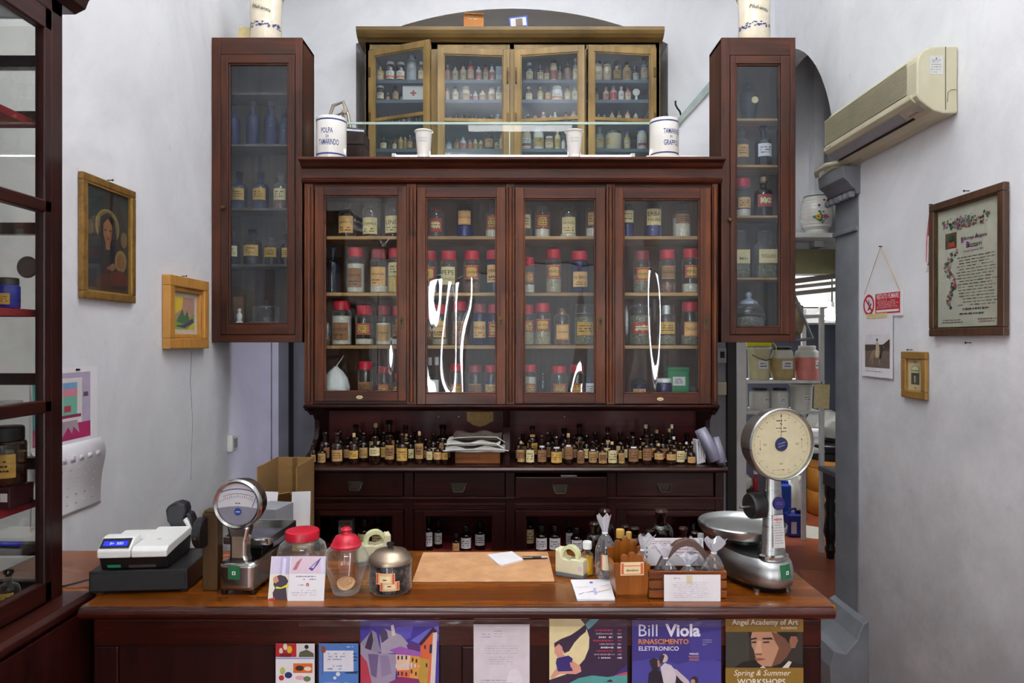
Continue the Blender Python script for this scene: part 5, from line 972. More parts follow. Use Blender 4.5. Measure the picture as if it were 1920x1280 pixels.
# boxes on top of the ochre cabinet
t = thing('cardboard_carton', 'open orange brown carton on top of the ochre cabinet', 'box', (XA(887, 4.56), 4.60, 3.7225), rad(6))
ob = surf('orange_carton', hx('#b9793c'), .8, var=.15)
MB().box(-.066, .066, -.05, .05, 0, .115, ob).build('box_body', t, local=True, bevel=.002)
MB().quad((-.066, -.05, .115), (.066, -.05, .115), (.07, -.075, .10), (-.062, -.075, .098), ob).build('flap', t, local=True, solid=.002)
MB().mapped(scrib(-.045, .04, .07, .10, 2, RN), lambda u, v: (u, -.0506, v), OC['cream']).build('print', t, local=True)
t = thing('medicine_carton', 'tilted blue and white carton on top of the ochre cabinet', 'box', (XA(973, 4.56), 4.60, 3.7225), rad(-4))
MB().obox((0, 0, .058), (.125, .09, .075), flat('#3d5aa8'), (0, rad(-5), 0)).obox((0, -.046, .058), (.105, .002, .055), M['paper'], (0, rad(-5), 0)).obox((.005, -.0475, .055), (.045, .002, .05), flat('#7a6a58'), (0, rad(-5), 0)).build('box_body', t, local=True)
MB().box(-.05, .05, -.04, .04, 0, .022, M['card']).build('lower_box', t, local=True)
# ================================================================== ON TOP OF THE HUTCH
HT = 2.6255
def drum_jar(px, pw, ptop, Y, lines, label, zb=HT):
    R_ = pw * Y / FPX / 2; H_ = ZA(ptop, Y) - zb; t = thing('majolica_jar', label, 'jar', (XA(px, Y), Y, zb), 0, 'white majolica drum jars')
    MB().lathe([(0, .004), (R_ * .97, 0), (R_, .005), (R_, H_ * .97), (R_ * .98, H_ * .995), (R_ * .93, H_), (R_ * .90, H_ * .98), (R_ * .9, .02), (0, .02)], M['ceramic'], seg=40).build('body', t, local=True)
    for z0 in (.075, .885): MB().lathe([(R_ * 1.003, H_ * z0), (R_ * 1.003, H_ * (z0 + .038))], M['inkb'], seg=40).build('blue_band', t, local=True, fixn=False)
    mb = MB()
    for (tx, v, hh, ww, u0) in lines:
        mb.text(tx, lambda u, q, v=v, u0=u0: (R_ * 1.004 * math.cos(-PI / 2 + (u + u0) / R_), R_ * 1.004 * math.sin(-PI / 2 + (u + u0) / R_), H_ * v + q), ww * R_, hh * H_, M['inkb'], bold=.018, cap=True)
    mb.build('lettering', t, local=True, fixn=False)
drum_jar(621.5, 56, 223, 3.69, [('POLPA', .63, .13, .80, -.004), ('DI', .49, .07, .18, -.002), ('TAMARINDO', .36, .14, 1.38, .004)], 'white jar lettered in blue for tamarind pulp, beside the dark boxes')
drum_jar(1245, 54, 226, 3.71, [('TAMARINDI', .63, .13, 1.38, .034), ('IN', .49, .07, .16, .022), ('GRAPPOLI', .34, .14, 1.22, .030)], 'white jar lettered in blue for tamarind bunches, standing on pale books', HT + .0125)
for k, (x0, x1, lb) in enumerate(((1207, 1268, 'pale thin book under the tamarind bunches jar'), (1269, 1302, 'pale thin book beside the jar base, nearer the tall narrow cabinet'))):
    t = thing('book', lb, 'book', (XA((x0 + x1) / 2, 3.70), 3.70, HT + .0004), 0, 'pale books on the hutch'); w = (x1 - x0) / 2 * 3.7 / FPX
    MB().box(-w, w, -.075, .08, 0, .0115, M['cream']).build('cover', t, local=True, bevel=.001); MB().box(-w * .97, w * .97, -.0756, .075, .002, .0098, M['paper']).build('pages', t, local=True)
for px, tx, lb in ((794.5, 'UNGUENTO|SEMPLICE', 'white porcelain beaker with faint lettering below the open ochre door'), (1076.5, 'CALCINA|SPECIALE', 'white porcelain beaker with faint lettering below the third ochre door')):
    Y = 3.655; R_ = .048; H_ = ZA(244, Y) - HT; t = thing('porcelain_beaker', lb, 'beaker', (XA(px, Y), Y, HT + .0004), 0, 'white porcelain beakers')
    MB().lathe([(0, .003), (R_ * .72, 0), (R_ * .74, .012), (R_ * .70, .016), (R_ * .72, .022), (R_ * .92, H_ * .86), (R_ * .94, H_ * .89), (R_ * 1.07, H_ * .925), (R_ * 1.06, H_ * .955), (R_ * .93, H_ * .98), (R_ * .86, H_ * .985), (R_ * .6, .03), (0, .03)], M['ceramic'], seg=32).build('body', t, local=True)
    mb = MB(); gk = surf('faded_grey_ink', hx('#9a9a94'), .5)
    for i, l in enumerate(tx.split('|')): mb.text(l, lambda u, v, i=i: (R_ * .9 * math.cos(-PI / 2 + u / R_), R_ * .9 * math.sin(-PI / 2 + u / R_) , H_ * (.66 - .11 * i) + v), R_ * 1.2, H_ * .055, gk)
    mb.build('lettering', t, local=True, fixn=False)
# lit fluorescent tube behind the beakers
t = thing('fluorescent_batten', 'lit fluorescent tube lying on the hutch behind the white beakers', 'lamp', (0.0, 4.02, HT), 0)
MB().box(XA(735, 4.0) , XA(1190, 4.0), -.025, .03, .0, .075, M['white']).build('batten', t, local=True, bevel=.004)
MB().tube([(XA(742, 4.0), -.004, .105), (XA(1183, 4.0), -.004, .105)], .016, glow('tube_glow', (.93, .93, 1.0), 13.0), 12).build('tube', t, local=True)
for x in (XA(738, 4.0), XA(1187, 4.0)): MB().box(x - .012, x + .012, -.02, .02, .06, .128, M['white']).build('end_cap', t, local=True, bevel=.003)
# clear dust screen
t = thing('glass_screen', 'clear glass dust screen in two panes along the top of the hutch', 'screen', (0, 3.86, HT))
for x0, x1 in ((652, 955), (956, 1254)):
    p = MB().box(XA(x0, 3.86), XA(x1, 3.86), -.003, .003, .0005, ZA(231, 3.86) - HT, M['screenglass']).build('pane', t, local=True)
    MB().box(XA(x0, 3.86), XA(x1, 3.86), -.0034, .0034, ZA(233, 3.86) - HT, ZA(229, 3.86) - HT, M['screenedge']).build('edge', t, local=True)
MB().box(XA(954.6, 3.86), XA(956.4, 3.86), -.0036, .0036, 0, ZA(231, 3.86) - HT, M['screenedge']).build('joint', t, local=True)
# dark box, blue folder, bent cane frame
t = thing('wooden_chest', 'dark wooden box pile standing behind the tamarind pulp jar', 'box', (XA(668, 4.02), 4.02, HT))
for k in range(3): MB().box(-.062, .062, -.08, .08, .006 + k * .078, .08 + k * .078, M['hd']).build('drawer_tier', t, local=True, bevel=.003)
MB().box(-.066, .066, -.084, .084, 0, .006, M['hd']).build('foot', t, local=True)
t = thing('folder', 'blue folder lying on the dark boxes behind the tamarind pulp jar', 'folder', (XA(652, 4.0), 4.02, HT + .2405), rad(8))
MB().obox((0, 0, .016), (.20, .17, .006), flat('#1d3350'), (0, rad(3), 0)).build('cover', t, local=True); MB().obox((0, 0, .006), (.19, .165, .012), M['paper'], (0, rad(1.5), 0)).build('papers', t, local=True)
t = thing('bent_tube', 'bent metal tube frame behind the blue folder on the hutch', 'frame', (XA(632, 4.45), 4.46, 2.571))
mb = MB(); pts = [(-.11, 0, .0), (-.10, 0, .18), (-.07, 0, .33), (-.03, 0, .40), (.04, 0, .415), (.075, 0, .36), (.11, 0, .24), (.13, 0, .1), (.13, 0, 0)]; pts = [(x * .92, y, z * 1.55) for x, y, z in pts]
M['nickel'] = surf('nickel_tube', hx('#a39a88'), .35, .7, var=.2)
mb.tube(pts, .011, M['nickel'], 10).build('outer_tube', t, local=True)
MB().tube([(x * .72, .02, z * .9) for x, y, z in pts], .009, M['nickel'], 10).build('inner_tube', t, local=True)
for q in ((-.07, .47), (.05, .58)): MB().obox((q[0], .0, q[1]), (.03, .035, .03), M['nickel'], (0, .6, 0)).build('clip', t, local=True)
t = thing('metal_clamp', 'small metal clamp sticking up behind the tamarind pulp jar', 'clamp', (XA(604, 3.9), 3.92, HT))
MB().obox((0, 0, .14), (.016, .012, .28), M['nickel'], (0, rad(-8), 0)).build('blade', t, local=True); MB().tube([(-.02, 0, .27), (.0, -.01, .24), (.016, 0, .21)], .008, M['nickel'], 8).build('jaw', t, local=True)
# sloping white parapet with grey edge behind the hutch, wall hooks
sl = [(1275, 232), (1335, 160), (1345, 160), (1345, 320), (1262, 320), (1262, 246)]
struct(MB().prism([(XA(x, 4.6), ZA(y, 4.6)) for x, y in sl], 4.58, 4.64, M['wall'], 'xz').prism([(XA(x, 4.6), ZA(y, 4.6)) for x, y in ((1256, 254), (1256, 240), (1336, 146), (1350, 146), (1350, 150))], 4.56, 4.70, surf('grey_green_paint', hx('#8d9992'), .6), 'xz'), 'trim_stair_edge')
for px, py, lb in ((1272, 208, 'black curved wall hook on the sloping grey edge'), (1254, 224, 'smaller black wall hook beside the ochre cabinet')):
    k = 1 if px > 1260 else .7
    setp(MB().tube([(.028 * k, .05, -.01), (.01 * k, 0, -.004), (-.012 * k, -.02, .012), (-.024 * k, -.02, .035 * k), (-.024 * k, -.02, .06 * k)], .006 * k, M['blackm'], 8).build('wall_hook', None, PX(px, py, 4.55), local=True), lb, 'hook')
# albarello jars on the tall cabinets
for X, dx, lb in ((XA(499.5, 3.81), -.04, 'tall cream apothecary jar on the blue bottle wall cabinet'), (XA(1413, 3.81), .0, 'tall cream apothecary jar on the narrow wall cabinet')):
    R_ = .086; zb = 3.2925; t = thing('albarello_jar', lb, 'jar', (X, 3.805, zb), 0, 'cream apothecary jars on the wall cabinets'); H_ = .275
    MB().lathe([(0, .004), (R_ * .96, 0), (R_, .01), (R_ * .97, H_ * .5), (R_, H_ * .93), (R_ * 1.06, H_ * .95), (R_ * 1.06, H_), (0, H_)], M['cerac'], seg=36).build('body', t, local=True)
    MB().lathe([(R_ * 1.10, H_ * .985), (R_ * 1.10, H_ * 1.02), (R_ * .95, H_ * 1.06), (R_ * .5, H_ * 1.14), (R_ * .15, H_ * 1.18), (R_ * .2, H_ * 1.25), (0, H_ * 1.28)], M['cerac'], seg=36).build('lid', t, local=True)
    MB().lathe([(R_ * 1.105, H_ * .99), (R_ * 1.105, H_ * 1.015)], M['inkb'], seg=36).build('blue_rim', t, local=True, fixn=False)
    cyl = lambda u, v: (R_ * .995 * math.cos(-PI / 2 + u / R_), R_ * .995 * math.sin(-PI / 2 + u / R_), v)
    mb = MB(); r3 = random.Random(4)
    for k in range(60):   # blue scrollwork round the foot
        u0 = -R_ * 1.5 + R_ * 3.0 * r3.random(); v0 = H_ * (.28 + .10 * r3.random()); s = .004 + .006 * r3.random(); a = r3.random() * 6
        mb.mapped([[(u0 + s * math.cos(a + q), v0 + s * .6 * math.sin(a + q)) for q in (0, 1.6, 3.1, 4.4)]], cyl, M['inkb'])
    mb.build('scrollwork', t, local=True, fixn=False); mb = MB()
    mb.text('Pilul-antis', lambda u, v: (R_ * 1.006 * math.cos(-PI / 2 + u / R_), R_ * 1.006 * math.sin(-PI / 2 + u / R_), H_ * .65 + v - u * .25), R_ * 1.25, H_ * .17, M['ink'], bold=.012, shear=.3)
    mb.build('lettering', t, local=True, fixn=False); mb = MB()
    mb.mapped([[(-.02, H_ * .88), (0, H_ * .855), (.02, H_ * .88), (.012, H_ * .895), (-.012, H_ * .895)]], lambda u, v: cyl(u, v), M['gold']); mb.mapped([[(-.035, H_ * .89), (-.02, H_ * .87), (-.02, H_ * .89)], [(.035, H_ * .89), (.02, H_ * .87), (.02, H_ * .89)]], cyl, M['inkb'])
    mb.build('crest', t, local=True, fixn=False)
setp(MB().obox((0, 0, .075), (.11, .012, .15), M['cream'], (rad(-14), 0, 0)).build('leaning_tile', None, (-1.50, 3.875, 3.294), local=True), 'pale tile leaning behind the cream jar on the blue bottle cabinet', 'tile')
# ================================================================== THINGS ON THE COUNTER
def CB(px, py):                              # point of the counter top under a pixel
    Y = (CZ - CT) * FPX / (py - 640); return (XA(px, Y), Y, CT + .0005)
gstk = flat('#0f5f33')
# cash drawer and fiscal printer
t = thing('cash_drawer', 'wide flat black cash drawer under the white till', 'cash drawer', (-1.075, 2.06, CT + .0005), rad(5))
MB().box(-.135, .135, -.115, .125, .008, .068, M['black']).build('case', t, local=True, bevel=.003)
MB().box(-.13, .13, -.118, -.114, .012, .058, M['blackm']).build('drawer_front', t, local=True, bevel=.001)
for sx in (-1, 1):
    for sy in (-1, 1): MB().lathe([(0, 0), (.01, 0), (.01, .009), (0, .009)], M['blackm'], (sx * .115, sy * .095 + .005, 0), 10).build('foot', t, local=True)
t = thing('till_printer', 'small black and white till with blue display on the black cash drawer', 'till', (-1.088, 2.035, CT + .0692), rad(5))
pr = [(-.085, .0), (-.10, .035), (-.10, .045), (.09, .052), (.082, .0)]
MB().prism([(-.078, 0), (-.092, .036), (-.09, .046), (.085, .05), (.098, .046), (.085, 0)], -.092, .092, M['black'], 'yz').build('base', t, local=True, bevel=.004)
mb = MB(); mb.prism([(-.096, .036), (-.098, .058), (-.062, .088), (-.035, .09), (-.02, .07), (.0, .066), (.07, .072), (.098, .062), (.098, .05), (-.02, .046)], -.095, -.005, M['white'], 'yz'); mb.build('display_hood', t, local=True, bevel=.004)
mb = MB(); mb.prism([(-.096, .036), (-.098, .056), (-.085, .066), (.0, .07), (.085, .076), (.10, .066), (.10, .05), (-.01, .044)], -.003, .095, M['white'], 'yz'); mb.build('paper_cover', t, local=True, bevel=.004)
a = math.atan2(.03, .036)
def slant(u, v, d=.0): return (u, -.080 + v * math.cos(a) - d * math.sin(a) , .0735 + v * math.sin(a) + d * math.cos(a))
mb = MB(); mb.mapped([[(-.04, -.016), (.04, -.016), (.04, .016), (-.04, .016)]], lambda u, v: slant(u - .05, v, .0016), M['black']); mb.build('display_bezel', t, local=True, solid=.002)
mb = MB(); mb.mapped([[(-.033, -.0095), (.033, -.0095), (.033, .0065), (-.033, .0065)]], lambda u, v: slant(u - .05, v, .003), glow('blue_display', (.03, .04, .9), 1.6)); mb.mapped(scrib(-.018, .026, -.006, .003, 1, RN, .9, .8), lambda u, v: slant(u - .05, v, .0033), glow('blue_display_text', (.25, .35, 1.0), 1.6)); mb.build('display', t, local=True)
MB().mapped([[(-.018, -.013), (.018, -.013), (.018, .016), (-.018, .016)]], lambda u, v: (u - .055, -.0905 - .0 * v + (.017 - v) * .24 * 1.4, .018 + v), flat('#1d7f5b')).build('green_sticker', t, local=True)
MB().mapped([[(-.035, -.004), (.04, -.004), (.04, .005), (-.035, .005)]], lambda u, v: (u + .02, -.083 - v * .38, .008 + v), M['steel']).build('name_plate', t, local=True)
MB().mapped([[(.0, .0), (.012, .003), (.01, .008), (.002, .006)]], lambda u, v: (u + .04, -.03 + v, .0695), flat('#c03030')).build('red_mark', t, local=True)
t = thing('card_reader', 'black card payment terminal standing in a white cradle behind the till', 'card terminal', (-1.055, 2.172, CT + .0692), rad(8)); t.scale = (1.22, 1.22, 1.22)
rd = surf('terminal_grey', hx('#17181f'), .45)
MB().prism([(-.020, 0), (.026, 0), (.022, .04), (.026, .062), (.016, .075), (.022, .095), (.018, .112), (.0, .118), (-.022, .112), (-.03, .10), (-.026, .07), (-.018, .06)], -.022, .022, rd, 'xz').build('handset', t, local=True, bevel=.005)
MB().prism([(.018, .0), (.048, 0), (.03, .065), (.022, .08), (.014, .074), (.022, .06)], -.028, .028, M['white'], 'xz').build('cradle', t, local=True, bevel=.003)
MB().prism([(.022, .04), (.034, .04), (.036, .07), (.030, .086), (.020, .09), (.018, .082), (.027, .078), (.029, .068)], -.02, .02, rd, 'xz').build('cradle_clip', t, local=True, bevel=.003)
setp(MB().tube([(-1.21, 2.05, CT + .02), (-1.26, 2.03, CT + .012), (-1.31, 2.00, CT + .004), (-1.36, 1.985, CT + .004)], .003, M['black'], 8).build('power_cable', None, (-1.21, 2.05, CT)), 'thin black cable running from the cash drawer to the vitrine', 'cable')
# brass pillar with black knob
bp = CB(398, 1104); pm = surf('dark_brass_wood', hx('#4a3418'), .4, .35, var=.35, scale=(20, 20, 4)); t = thing('brass_pillar', 'old brass pillar with round black knob between till and small scale', 'pillar', (bp[0] - .0, 1.99, CT + .0005), 0)
MB().box(-.022, .022, -.02, .02, 0, .225, pm).build('pillar_body', t, local=True, bevel=.003)
MB().box(-.018, .018, -.018, .018, .225, .232, M['brass']).build('cap', t, local=True, bevel=.002)
MB().lathe([(0, -.012), (.04, -.012), (.044, -.008), (.044, .008), (.04, .012), (0, .012)], M['black'], (-.018, -.032, .172), 28, 'x').build('knob', t, local=True)
MB().box(-.020, -.014, -.078, -.074, .164, .170, M['brass']).build('pointer', t, local=True)
# small dial scale
t = thing('dial_scale', 'smaller chrome shop scale with half white dial and green sticker', 'scale', (-.772, 2.06, CT + .0005), rad(-4))
def rbox(mb, w, y0, y1, z0, z1, m, r=.02): 
    n = 5; pts = []
    for cx, cy, q0 in ((w - r, y1 - r, 0), (-w + r, y1 - r, 90), (-w + r, y0 + r, 180), (w - r, y0 + r, 270)): pts += [(cx + r * math.cos(rad(q0 + 90 * k / n)), cy + r * math.sin(rad(q0 + 90 * k / n))) for k in range(n + 1)]
    return mb.prism(pts, z0, z1, m, 'xy', True)
rbox(MB(), .054, -.13, .16, .012, .092, M['chrome']).build('base', t, local=True, bevel=.012, bseg=3)
for sx in (-1, 1):
    for y in (-.11, .14): MB().lathe([(.008, 0), (.010, .004), (.010, .014), (0, .014)], M['black'], (sx * .042, y, 0), 10).build('foot', t, local=True)
mb = MB(); mb.prism([(-.03, .09), (.03, .09), (.024, .11), (.024, .15), (.034, .195), (-.034, .195), (-.024, .15), (-.024, .11)], -.12, -.082, M['chrome'], 'xz'); mb.build('column', t, local=True, bevel=.008, bseg=3)
MB().box(-.016, .016, -.1215, -.12, .105, .165, M['tinm']).build('column_plate', t, local=True, bevel=.004)
cz = 1.187 - CT
MB().lathe([(.0, -.05), (.05, -.05), (.068, -.035), (.072, .0), (.071, .01), (.066, .016), (.060, .012), (.059, .004)], M['chrome'], (0, -.112, cz), 40, 'y').build('dial_housing', t, local=True)
mb = MB(); mb.lathe([(0, .004), (.060, .004)], flat('#d9d4da', .35), (0, -.112, cz), 40, 'y')
fd = lambda u, v, l=0: (u, -.112 - .0046 - l * .0003, cz + v)
mb.mapped([[(.059 * math.cos(rad(q)), .059 * math.sin(rad(q))) for q in range(192, 349, 6)] + [(.03, -.008), (0, -.006), (-.03, -.008)]], fd, flat('#8c8894', .35))
for k in range(19):
    q = rad(58 + 64 * k / 18); r0, r1 = .098, (.103 if k % 3 else .106)
    mb.mapped([[(r0 * math.cos(q) - .0006, r0 * math.sin(q) - .08), (r0 * math.cos(q) + .0006, r0 * math.sin(q) - .08), (r1 * math.cos(q) + .0006, r1 * math.sin(q) - .08), (r1 * math.cos(q) - .0006, r1 * math.sin(q) - .08)]], lambda u, v: fd(u, v, 1), M['ink'])
for r0, wd, m in ((.122, .0022, M['inkb']), (.109, .001, M['ink'])):
    P = [(r0 * math.cos(rad(q)), r0 * math.sin(rad(q)) - .08) for q in range(66, 115, 4)]; mb.mapped([P + [(x, y + wd) for x, y in P[::-1]]], lambda u, v: fd(u, v, 1), m)
mb.mapped(scrib(-.009, .009, .0, .004, 1, RN, 1, .8), lambda u, v: fd(u, v, 1), M['ink'])
mb.lathe([(0, .0055), (.011, .0055)], flat('#2a4a9a', .35), (0, -.112, cz - .022), 20, 'y')
mb.mapped(scrib(-.007, .007, -.024, -.020, 1, RN, 1, .8), lambda u, v: fd(u, v, 4), M['paper'])
mb.mapped([[(.041, -.008), (.043, -.008), (.054, .022), (.053, .023)]], lambda u, v: fd(u, v, 3), M['inkb']); mb.build('dial_face', t, local=True, fixn=False)
MB().lathe([(0, .0125), (.060, .0125)], M['pic'], (0, -.112, cz), 40, 'y').build('dial_glass', t, local=True)
mb = MB(); mb.box(-.022, .012, -.1318, -.1308, .047, .084, gstk)
for a_, b_, c_, d_ in ((-.010, .0, .060, .0625), (-.010, .0, .0675, .070), (-.010, -.0075, .060, .070), (-.0025, .0, .060, .070)): mb.box(a_, b_, -.1322, -.1318, c_, d_, M['paper'])
mb.build('green_sticker', t, local=True)
MB().box(-.02, .02, .0, .08, .092, .125, M['black']).build('tray_support', t, local=True, bevel=.003)
mb = MB(); mb.box(-.075, .062, -.05, .15, .125, .129, M['chrome'])
for a_, b_, c_, d_ in ((-.075, .062, -.053, -.049), (-.078, -.074, -.05, .15), (.061, .065, -.05, .15), (-.075, .062, .149, .153)): mb.box(a_, b_, c_, d_, .122, .143, M['chrome'])
mb.build('tray', t, local=True, bevel=.002)
MB().tube([(-.02, -.053, .137), (-.0, -.066, .142), (.03, -.066, .142), (.05, -.053, .137)], .003, M['chrome'], 8).build('tray_handle', t, local=True)
# leaflets in front of the red lidded jar
def sheetX(name, label, cat, x0, y0, x1, y1, Y, fn, lean=0.0, th=.0008, ground=None, group=None, zfloor=None):
    """an upright sheet drawn in picture pixels at distance Y; lean moves the top edge back"""
    z0, z1 = ZA(y1, Y), ZA(y0, Y); zb = z0
    t = thing(name, label, cat, (XA((x0 + x1) / 2, Y), Y, zb), 0, group)
    def f(px, py, l=1): z = ZA(py, Y); return (XA(px, Y), Y - .0004 - l * .00022 + lean * (z - zb), z)
    cnt = [0.0]
    mb = MB(); vs = [f(x, y, 0) for x, y in ((x0, y1), (x1, y1), (x1, y0), (x0, y0))]; vb = [(x, y + th, z) for x, y, z in vs]
    mb.add(vs + vb, [(0, 1, 2, 3), (4, 7, 6, 5), (0, 4, 5, 1), (1, 5, 6, 2), (2, 6, 7, 3), (3, 7, 4, 0)], ground or M['paper'])
    class S:
        @staticmethod
        def poly(P, col, l=1): cnt[0] += .04; l += cnt[0]; mb.add([f(x, y, l) for x, y in P], [tuple(range(len(P)))], flat(col) if isinstance(col, str) else col)
        @staticmethod
        def rect(a, b, c, d, col, l=1): S.poly([(a, d), (c, d), (c, b), (a, b)], col, l)
        @staticmethod
        def text(tx, cx, cy, w, h, col, l=2, bold=0.0, shear=0.0, cap=False):
            cnt[0] += .04; l += cnt[0]; k = Y / FPX; mb.text(tx, lambda u, v: f(cx + u / k, cy - v / k, l), w * k, h * k, flat(col) if isinstance(col, str) else col, bold, shear, cap=cap)
        @staticmethod
        def lines(a, b, c, d, rows, col, l=2, fill=.85, th=.4, seed=1):
            r = random.Random(seed)
            for P in scrib(a, c, -d, -b, rows, r, fill, th): S.poly([(x, -y) for x, y in P], col, l)
        @staticmethod
        def disc(cx, cy, rx, ry, col, l=1, n=20): S.poly([(cx + rx * math.cos(2 * PI * k / n), cy - ry * math.sin(2 * PI * k / n)) for k in range(n)], col, l)
    fn(S); mb.build('sheet', t, fixn=False); return t
def d1(S):
    S.rect(503, 1049, 539, 1080, '#cfc6dc'); S.rect(520, 1050, 540, 1080, '#b7b0d6', 2); S.rect(525, 1052, 531, 1080, '#dcd7ea', 3)
    S.poly([(503, 1128), (503, 1080), (539, 1080), (539, 1128)], '#dfdcc8', 2)
    S.poly([(512, 1084), (522, 1081), (532, 1084), (538, 1092), (534, 1100), (539, 1128), (513, 1128), (510, 1112), (514, 1104), (510, 1098)], '#3c2c3c', 3); S.poly([(509, 1086), (516, 1083), (520, 1092), (514, 1096), (509, 1092)], '#c98a64', 4)
    S.poly([(515, 1101), (525, 1103), (539, 1096), (539, 1101), (525, 1105), (516, 1105)], '#d8d820', 5); S.poly([(503, 1122), (516, 1120), (515, 1128), (503, 1128)], '#c8342c', 5)
sheetX('leaflet', 'colourful leaflet with dark haired figure leaning behind the white card', 'leaflet', 502, 1049, 541, 1128, 1.905, d1, .25)
def d2(S):
    S.rect(541, 1048, 607, 1079, '#d9c2cf'); S.poly([(545, 1072), (552, 1058), (562, 1050), (558, 1060), (552, 1072)], '#b06a78', 2); S.poly([(575, 1070), (588, 1058), (598, 1050), (592, 1062), (582, 1074)], '#50408a', 3); S.poly([(579, 1068), (588, 1060), (592, 1056), (584, 1069)], '#c9c0e0', 4); S.rect(598, 1049, 605, 1079, '#d8d4ea', 3)
    S.lines(551, 1081, 593, 1091, 2, '#8a7f9a', seed=3); S.lines(556, 1096, 570, 1101, 1, '#a08aa8', seed=4); S.text('n', 575, 1098, 6, 6, '#c0283c', bold=.04); S.lines(545, 1106, 598, 1118, 3, '#c8bcd0', seed=5)
sheetX('card', 'white and pink card standing before the wide red lidded jar', 'card', 539, 1048, 607, 1128, 1.895, d2, .22)
# counter jars
b_ = CB(567, 1090); t = thing('glass_jar', 'wide round glass jar with flat red lid behind the white card', 'jar', (b_[0], b_[1], b_[2]))
MB().lathe([(0, .004), (.058, 0), (.070, .012), (.0735, .04), (.0735, .085), (.066, .112), (.052, .124), (.047, .128), (.047, .135)], M['bigclear'], seg=36).build('glass_body', t, local=True)
MB().lathe(prof_lid(.050, .026), M['redlid'], (0, 0, .130), 32).build('lid', t, local=True)
blob(MB(), (0, 0, .05), .058, .055, .042, M['cello'], 2, 18, .2).build('contents', t, local=True)
b_ = CB(649, 1111); t = thing('sweet_jar', 'pear shaped glass jar with red knobbed lid and round paper label', 'jar', (b_[0], b_[1], b_[2]))
MB().lathe([(0, .004), (.030, 0), (.037, .004), (.044, .03), (.056, .062), (.064, .092), (.0635, .105), (.055, .124), (.042, .135), (.038, .142)], M['bigclear'], seg=36).build('glass_body', t, local=True)
MB().lathe([(.038, .128), (.043, .134), (.044, .139), (.040, .143), (.038, .15), (.030, .163), (.012, .170), (.010, .176), (.015, .181), (.011, .187), (0, .188)], M['redlid'], seg=32).build('lid', t, local=True)
mb = MB(); ang = rad(24); n = 26
rp = lambda z: .037 + (.064 - .037) * max(0, min(1, (z - .004) / .088))
def lab_fn(u, v, l=0):
    x = .010 + u * math.cos(ang) - v * math.sin(ang); z = .044 + u * math.sin(ang) + v * math.cos(ang); r = rp(z) + .001 + l * .0003
    return (x, -math.sqrt(max(r * r - x * x, 1e-6)), z)
mb.mapped([[(.025 * math.cos(2 * PI * k / n), .021 * math.sin(2 * PI * k / n)) for k in range(n)]], lab_fn, flat('#e0b98a')); mb.mapped([[(.004, .0), (.012, .0), (.012, .0014), (.004, .0014)], [(.002, -.008), (.016, -.007), (.016, -.0045), (.002, -.0055)]], lambda u, v: lab_fn(u, v, 1), flat('#a07850'))
mb.build('label', t, local=True, fixn=False)
b_ = CB(732, 1106); t = thing('candy_jar', 'squat jar of dark sweets with tin lid and two orange labels', 'jar', (b_[0], b_[1], b_[2]))
MB().lathe([(0, .004), (.054, 0), (.0605, .008), (.061, .086), (.057, .092)], M['bigclear'], seg=36).build('glass_body', t, local=True)
MB().lathe([(0, .006), (.054, .006), (.058, .012), (.058, .072), (.045, .080), (0, .078)], M['darkc'], seg=24).build('contents', t, local=True)
l_ = MB().lathe([(.060, .082), (.0635, .085), (.0635, .094), (.058, .102), (.052, .105), (.045, .114), (.02, .121), (0, .122)], M['tinm'], seg=36).build('lid', t, local=True)
MB().lathe([(.007, .121), (.006, .126), (.011, .131), (.011, .137), (0, .138)], M['black'], seg=16).build('knob', l_, local=True)
mb = MB()
for a0, a1, z0, z1, l in ((-120, -68, .036, .068, 0), (-108, -56, .018, .044, -1)):
    mb.patch((0, 0, 0), .0618 + l * .0003, a0, a1, z0, z1, flat('#e2b58a'), 6); mb.patch((0, 0, 0), .0621 + l * .0003, a0 + 2, a0 + 7, z0 + .002, z1 - .002, flat('#c8552a'), 2); mb.patch((0, 0, 0), .0621 + l * .0003, a1 - 7, a1 - 2, z0 + .002, z1 - .002, flat('#c8552a'), 2)
    mb.patch((0, 0, 0), .0622 + l * .0003, a0 + 12, a1 - 12, z0 + .006, z1 - .008, flat('#ecd9a8'), 4); mb.patch((0, 0, 0), .0624 + l * .0003, a0 + 20, a1 - 22, z0 + .012, z0 + .015, M['ink'], 2)
mb.build('label', t, local=True, fixn=False)
# tape dispensers
M['ivory'] = surf('ivory_plastic', hx('#d8d2ae'), .4, var=.05); M['tape'] = surf('pale_tape', hx('#d9dba8'), .3, var=.05)
def dispenser(loc, rz, label, s=1.0):
    t = thing('tape_dispenser', label, 'tape dispenser', loc, rz)
    q = lambda P: [(x * s, z * s) for x, z in P]
    MB().prism(q([(-.046, .012), (-.046, .082), (-.040, .078), (-.036, .082), (-.030, .077), (-.024, .056), (-.004, .052), (.004, .056), (.046, .056), (.046, .012)]), -.022 * s, .022 * s, M['ivory'], 'xz').build('body', t, local=True, bevel=.004)
    MB().prism(q([(-.045, 0), (.047, 0), (.047, .013), (-.045, .013)]), -.023 * s, .023 * s, surf('grey_base', hx('#6a6d70'), .5), 'xz').build('base', t, local=True, bevel=.002)
    mb = MB(); mb.lathe([(.021 * s, -.011 * s), (.031 * s, -.011 * s), (.031 * s, .011 * s), (.021 * s, .011 * s), (.021 * s, -.011 * s)], M['tape'], (-.004 * s, 0, .062 * s), 28, 'y'); mb.build('tape_roll', t, local=True)
    MB().box(.030 * s, .044 * s, -.0228 * s, -.0222 * s, .024 * s, .038 * s, flat('#d7b3c4')).build('sticker', t, local=True)
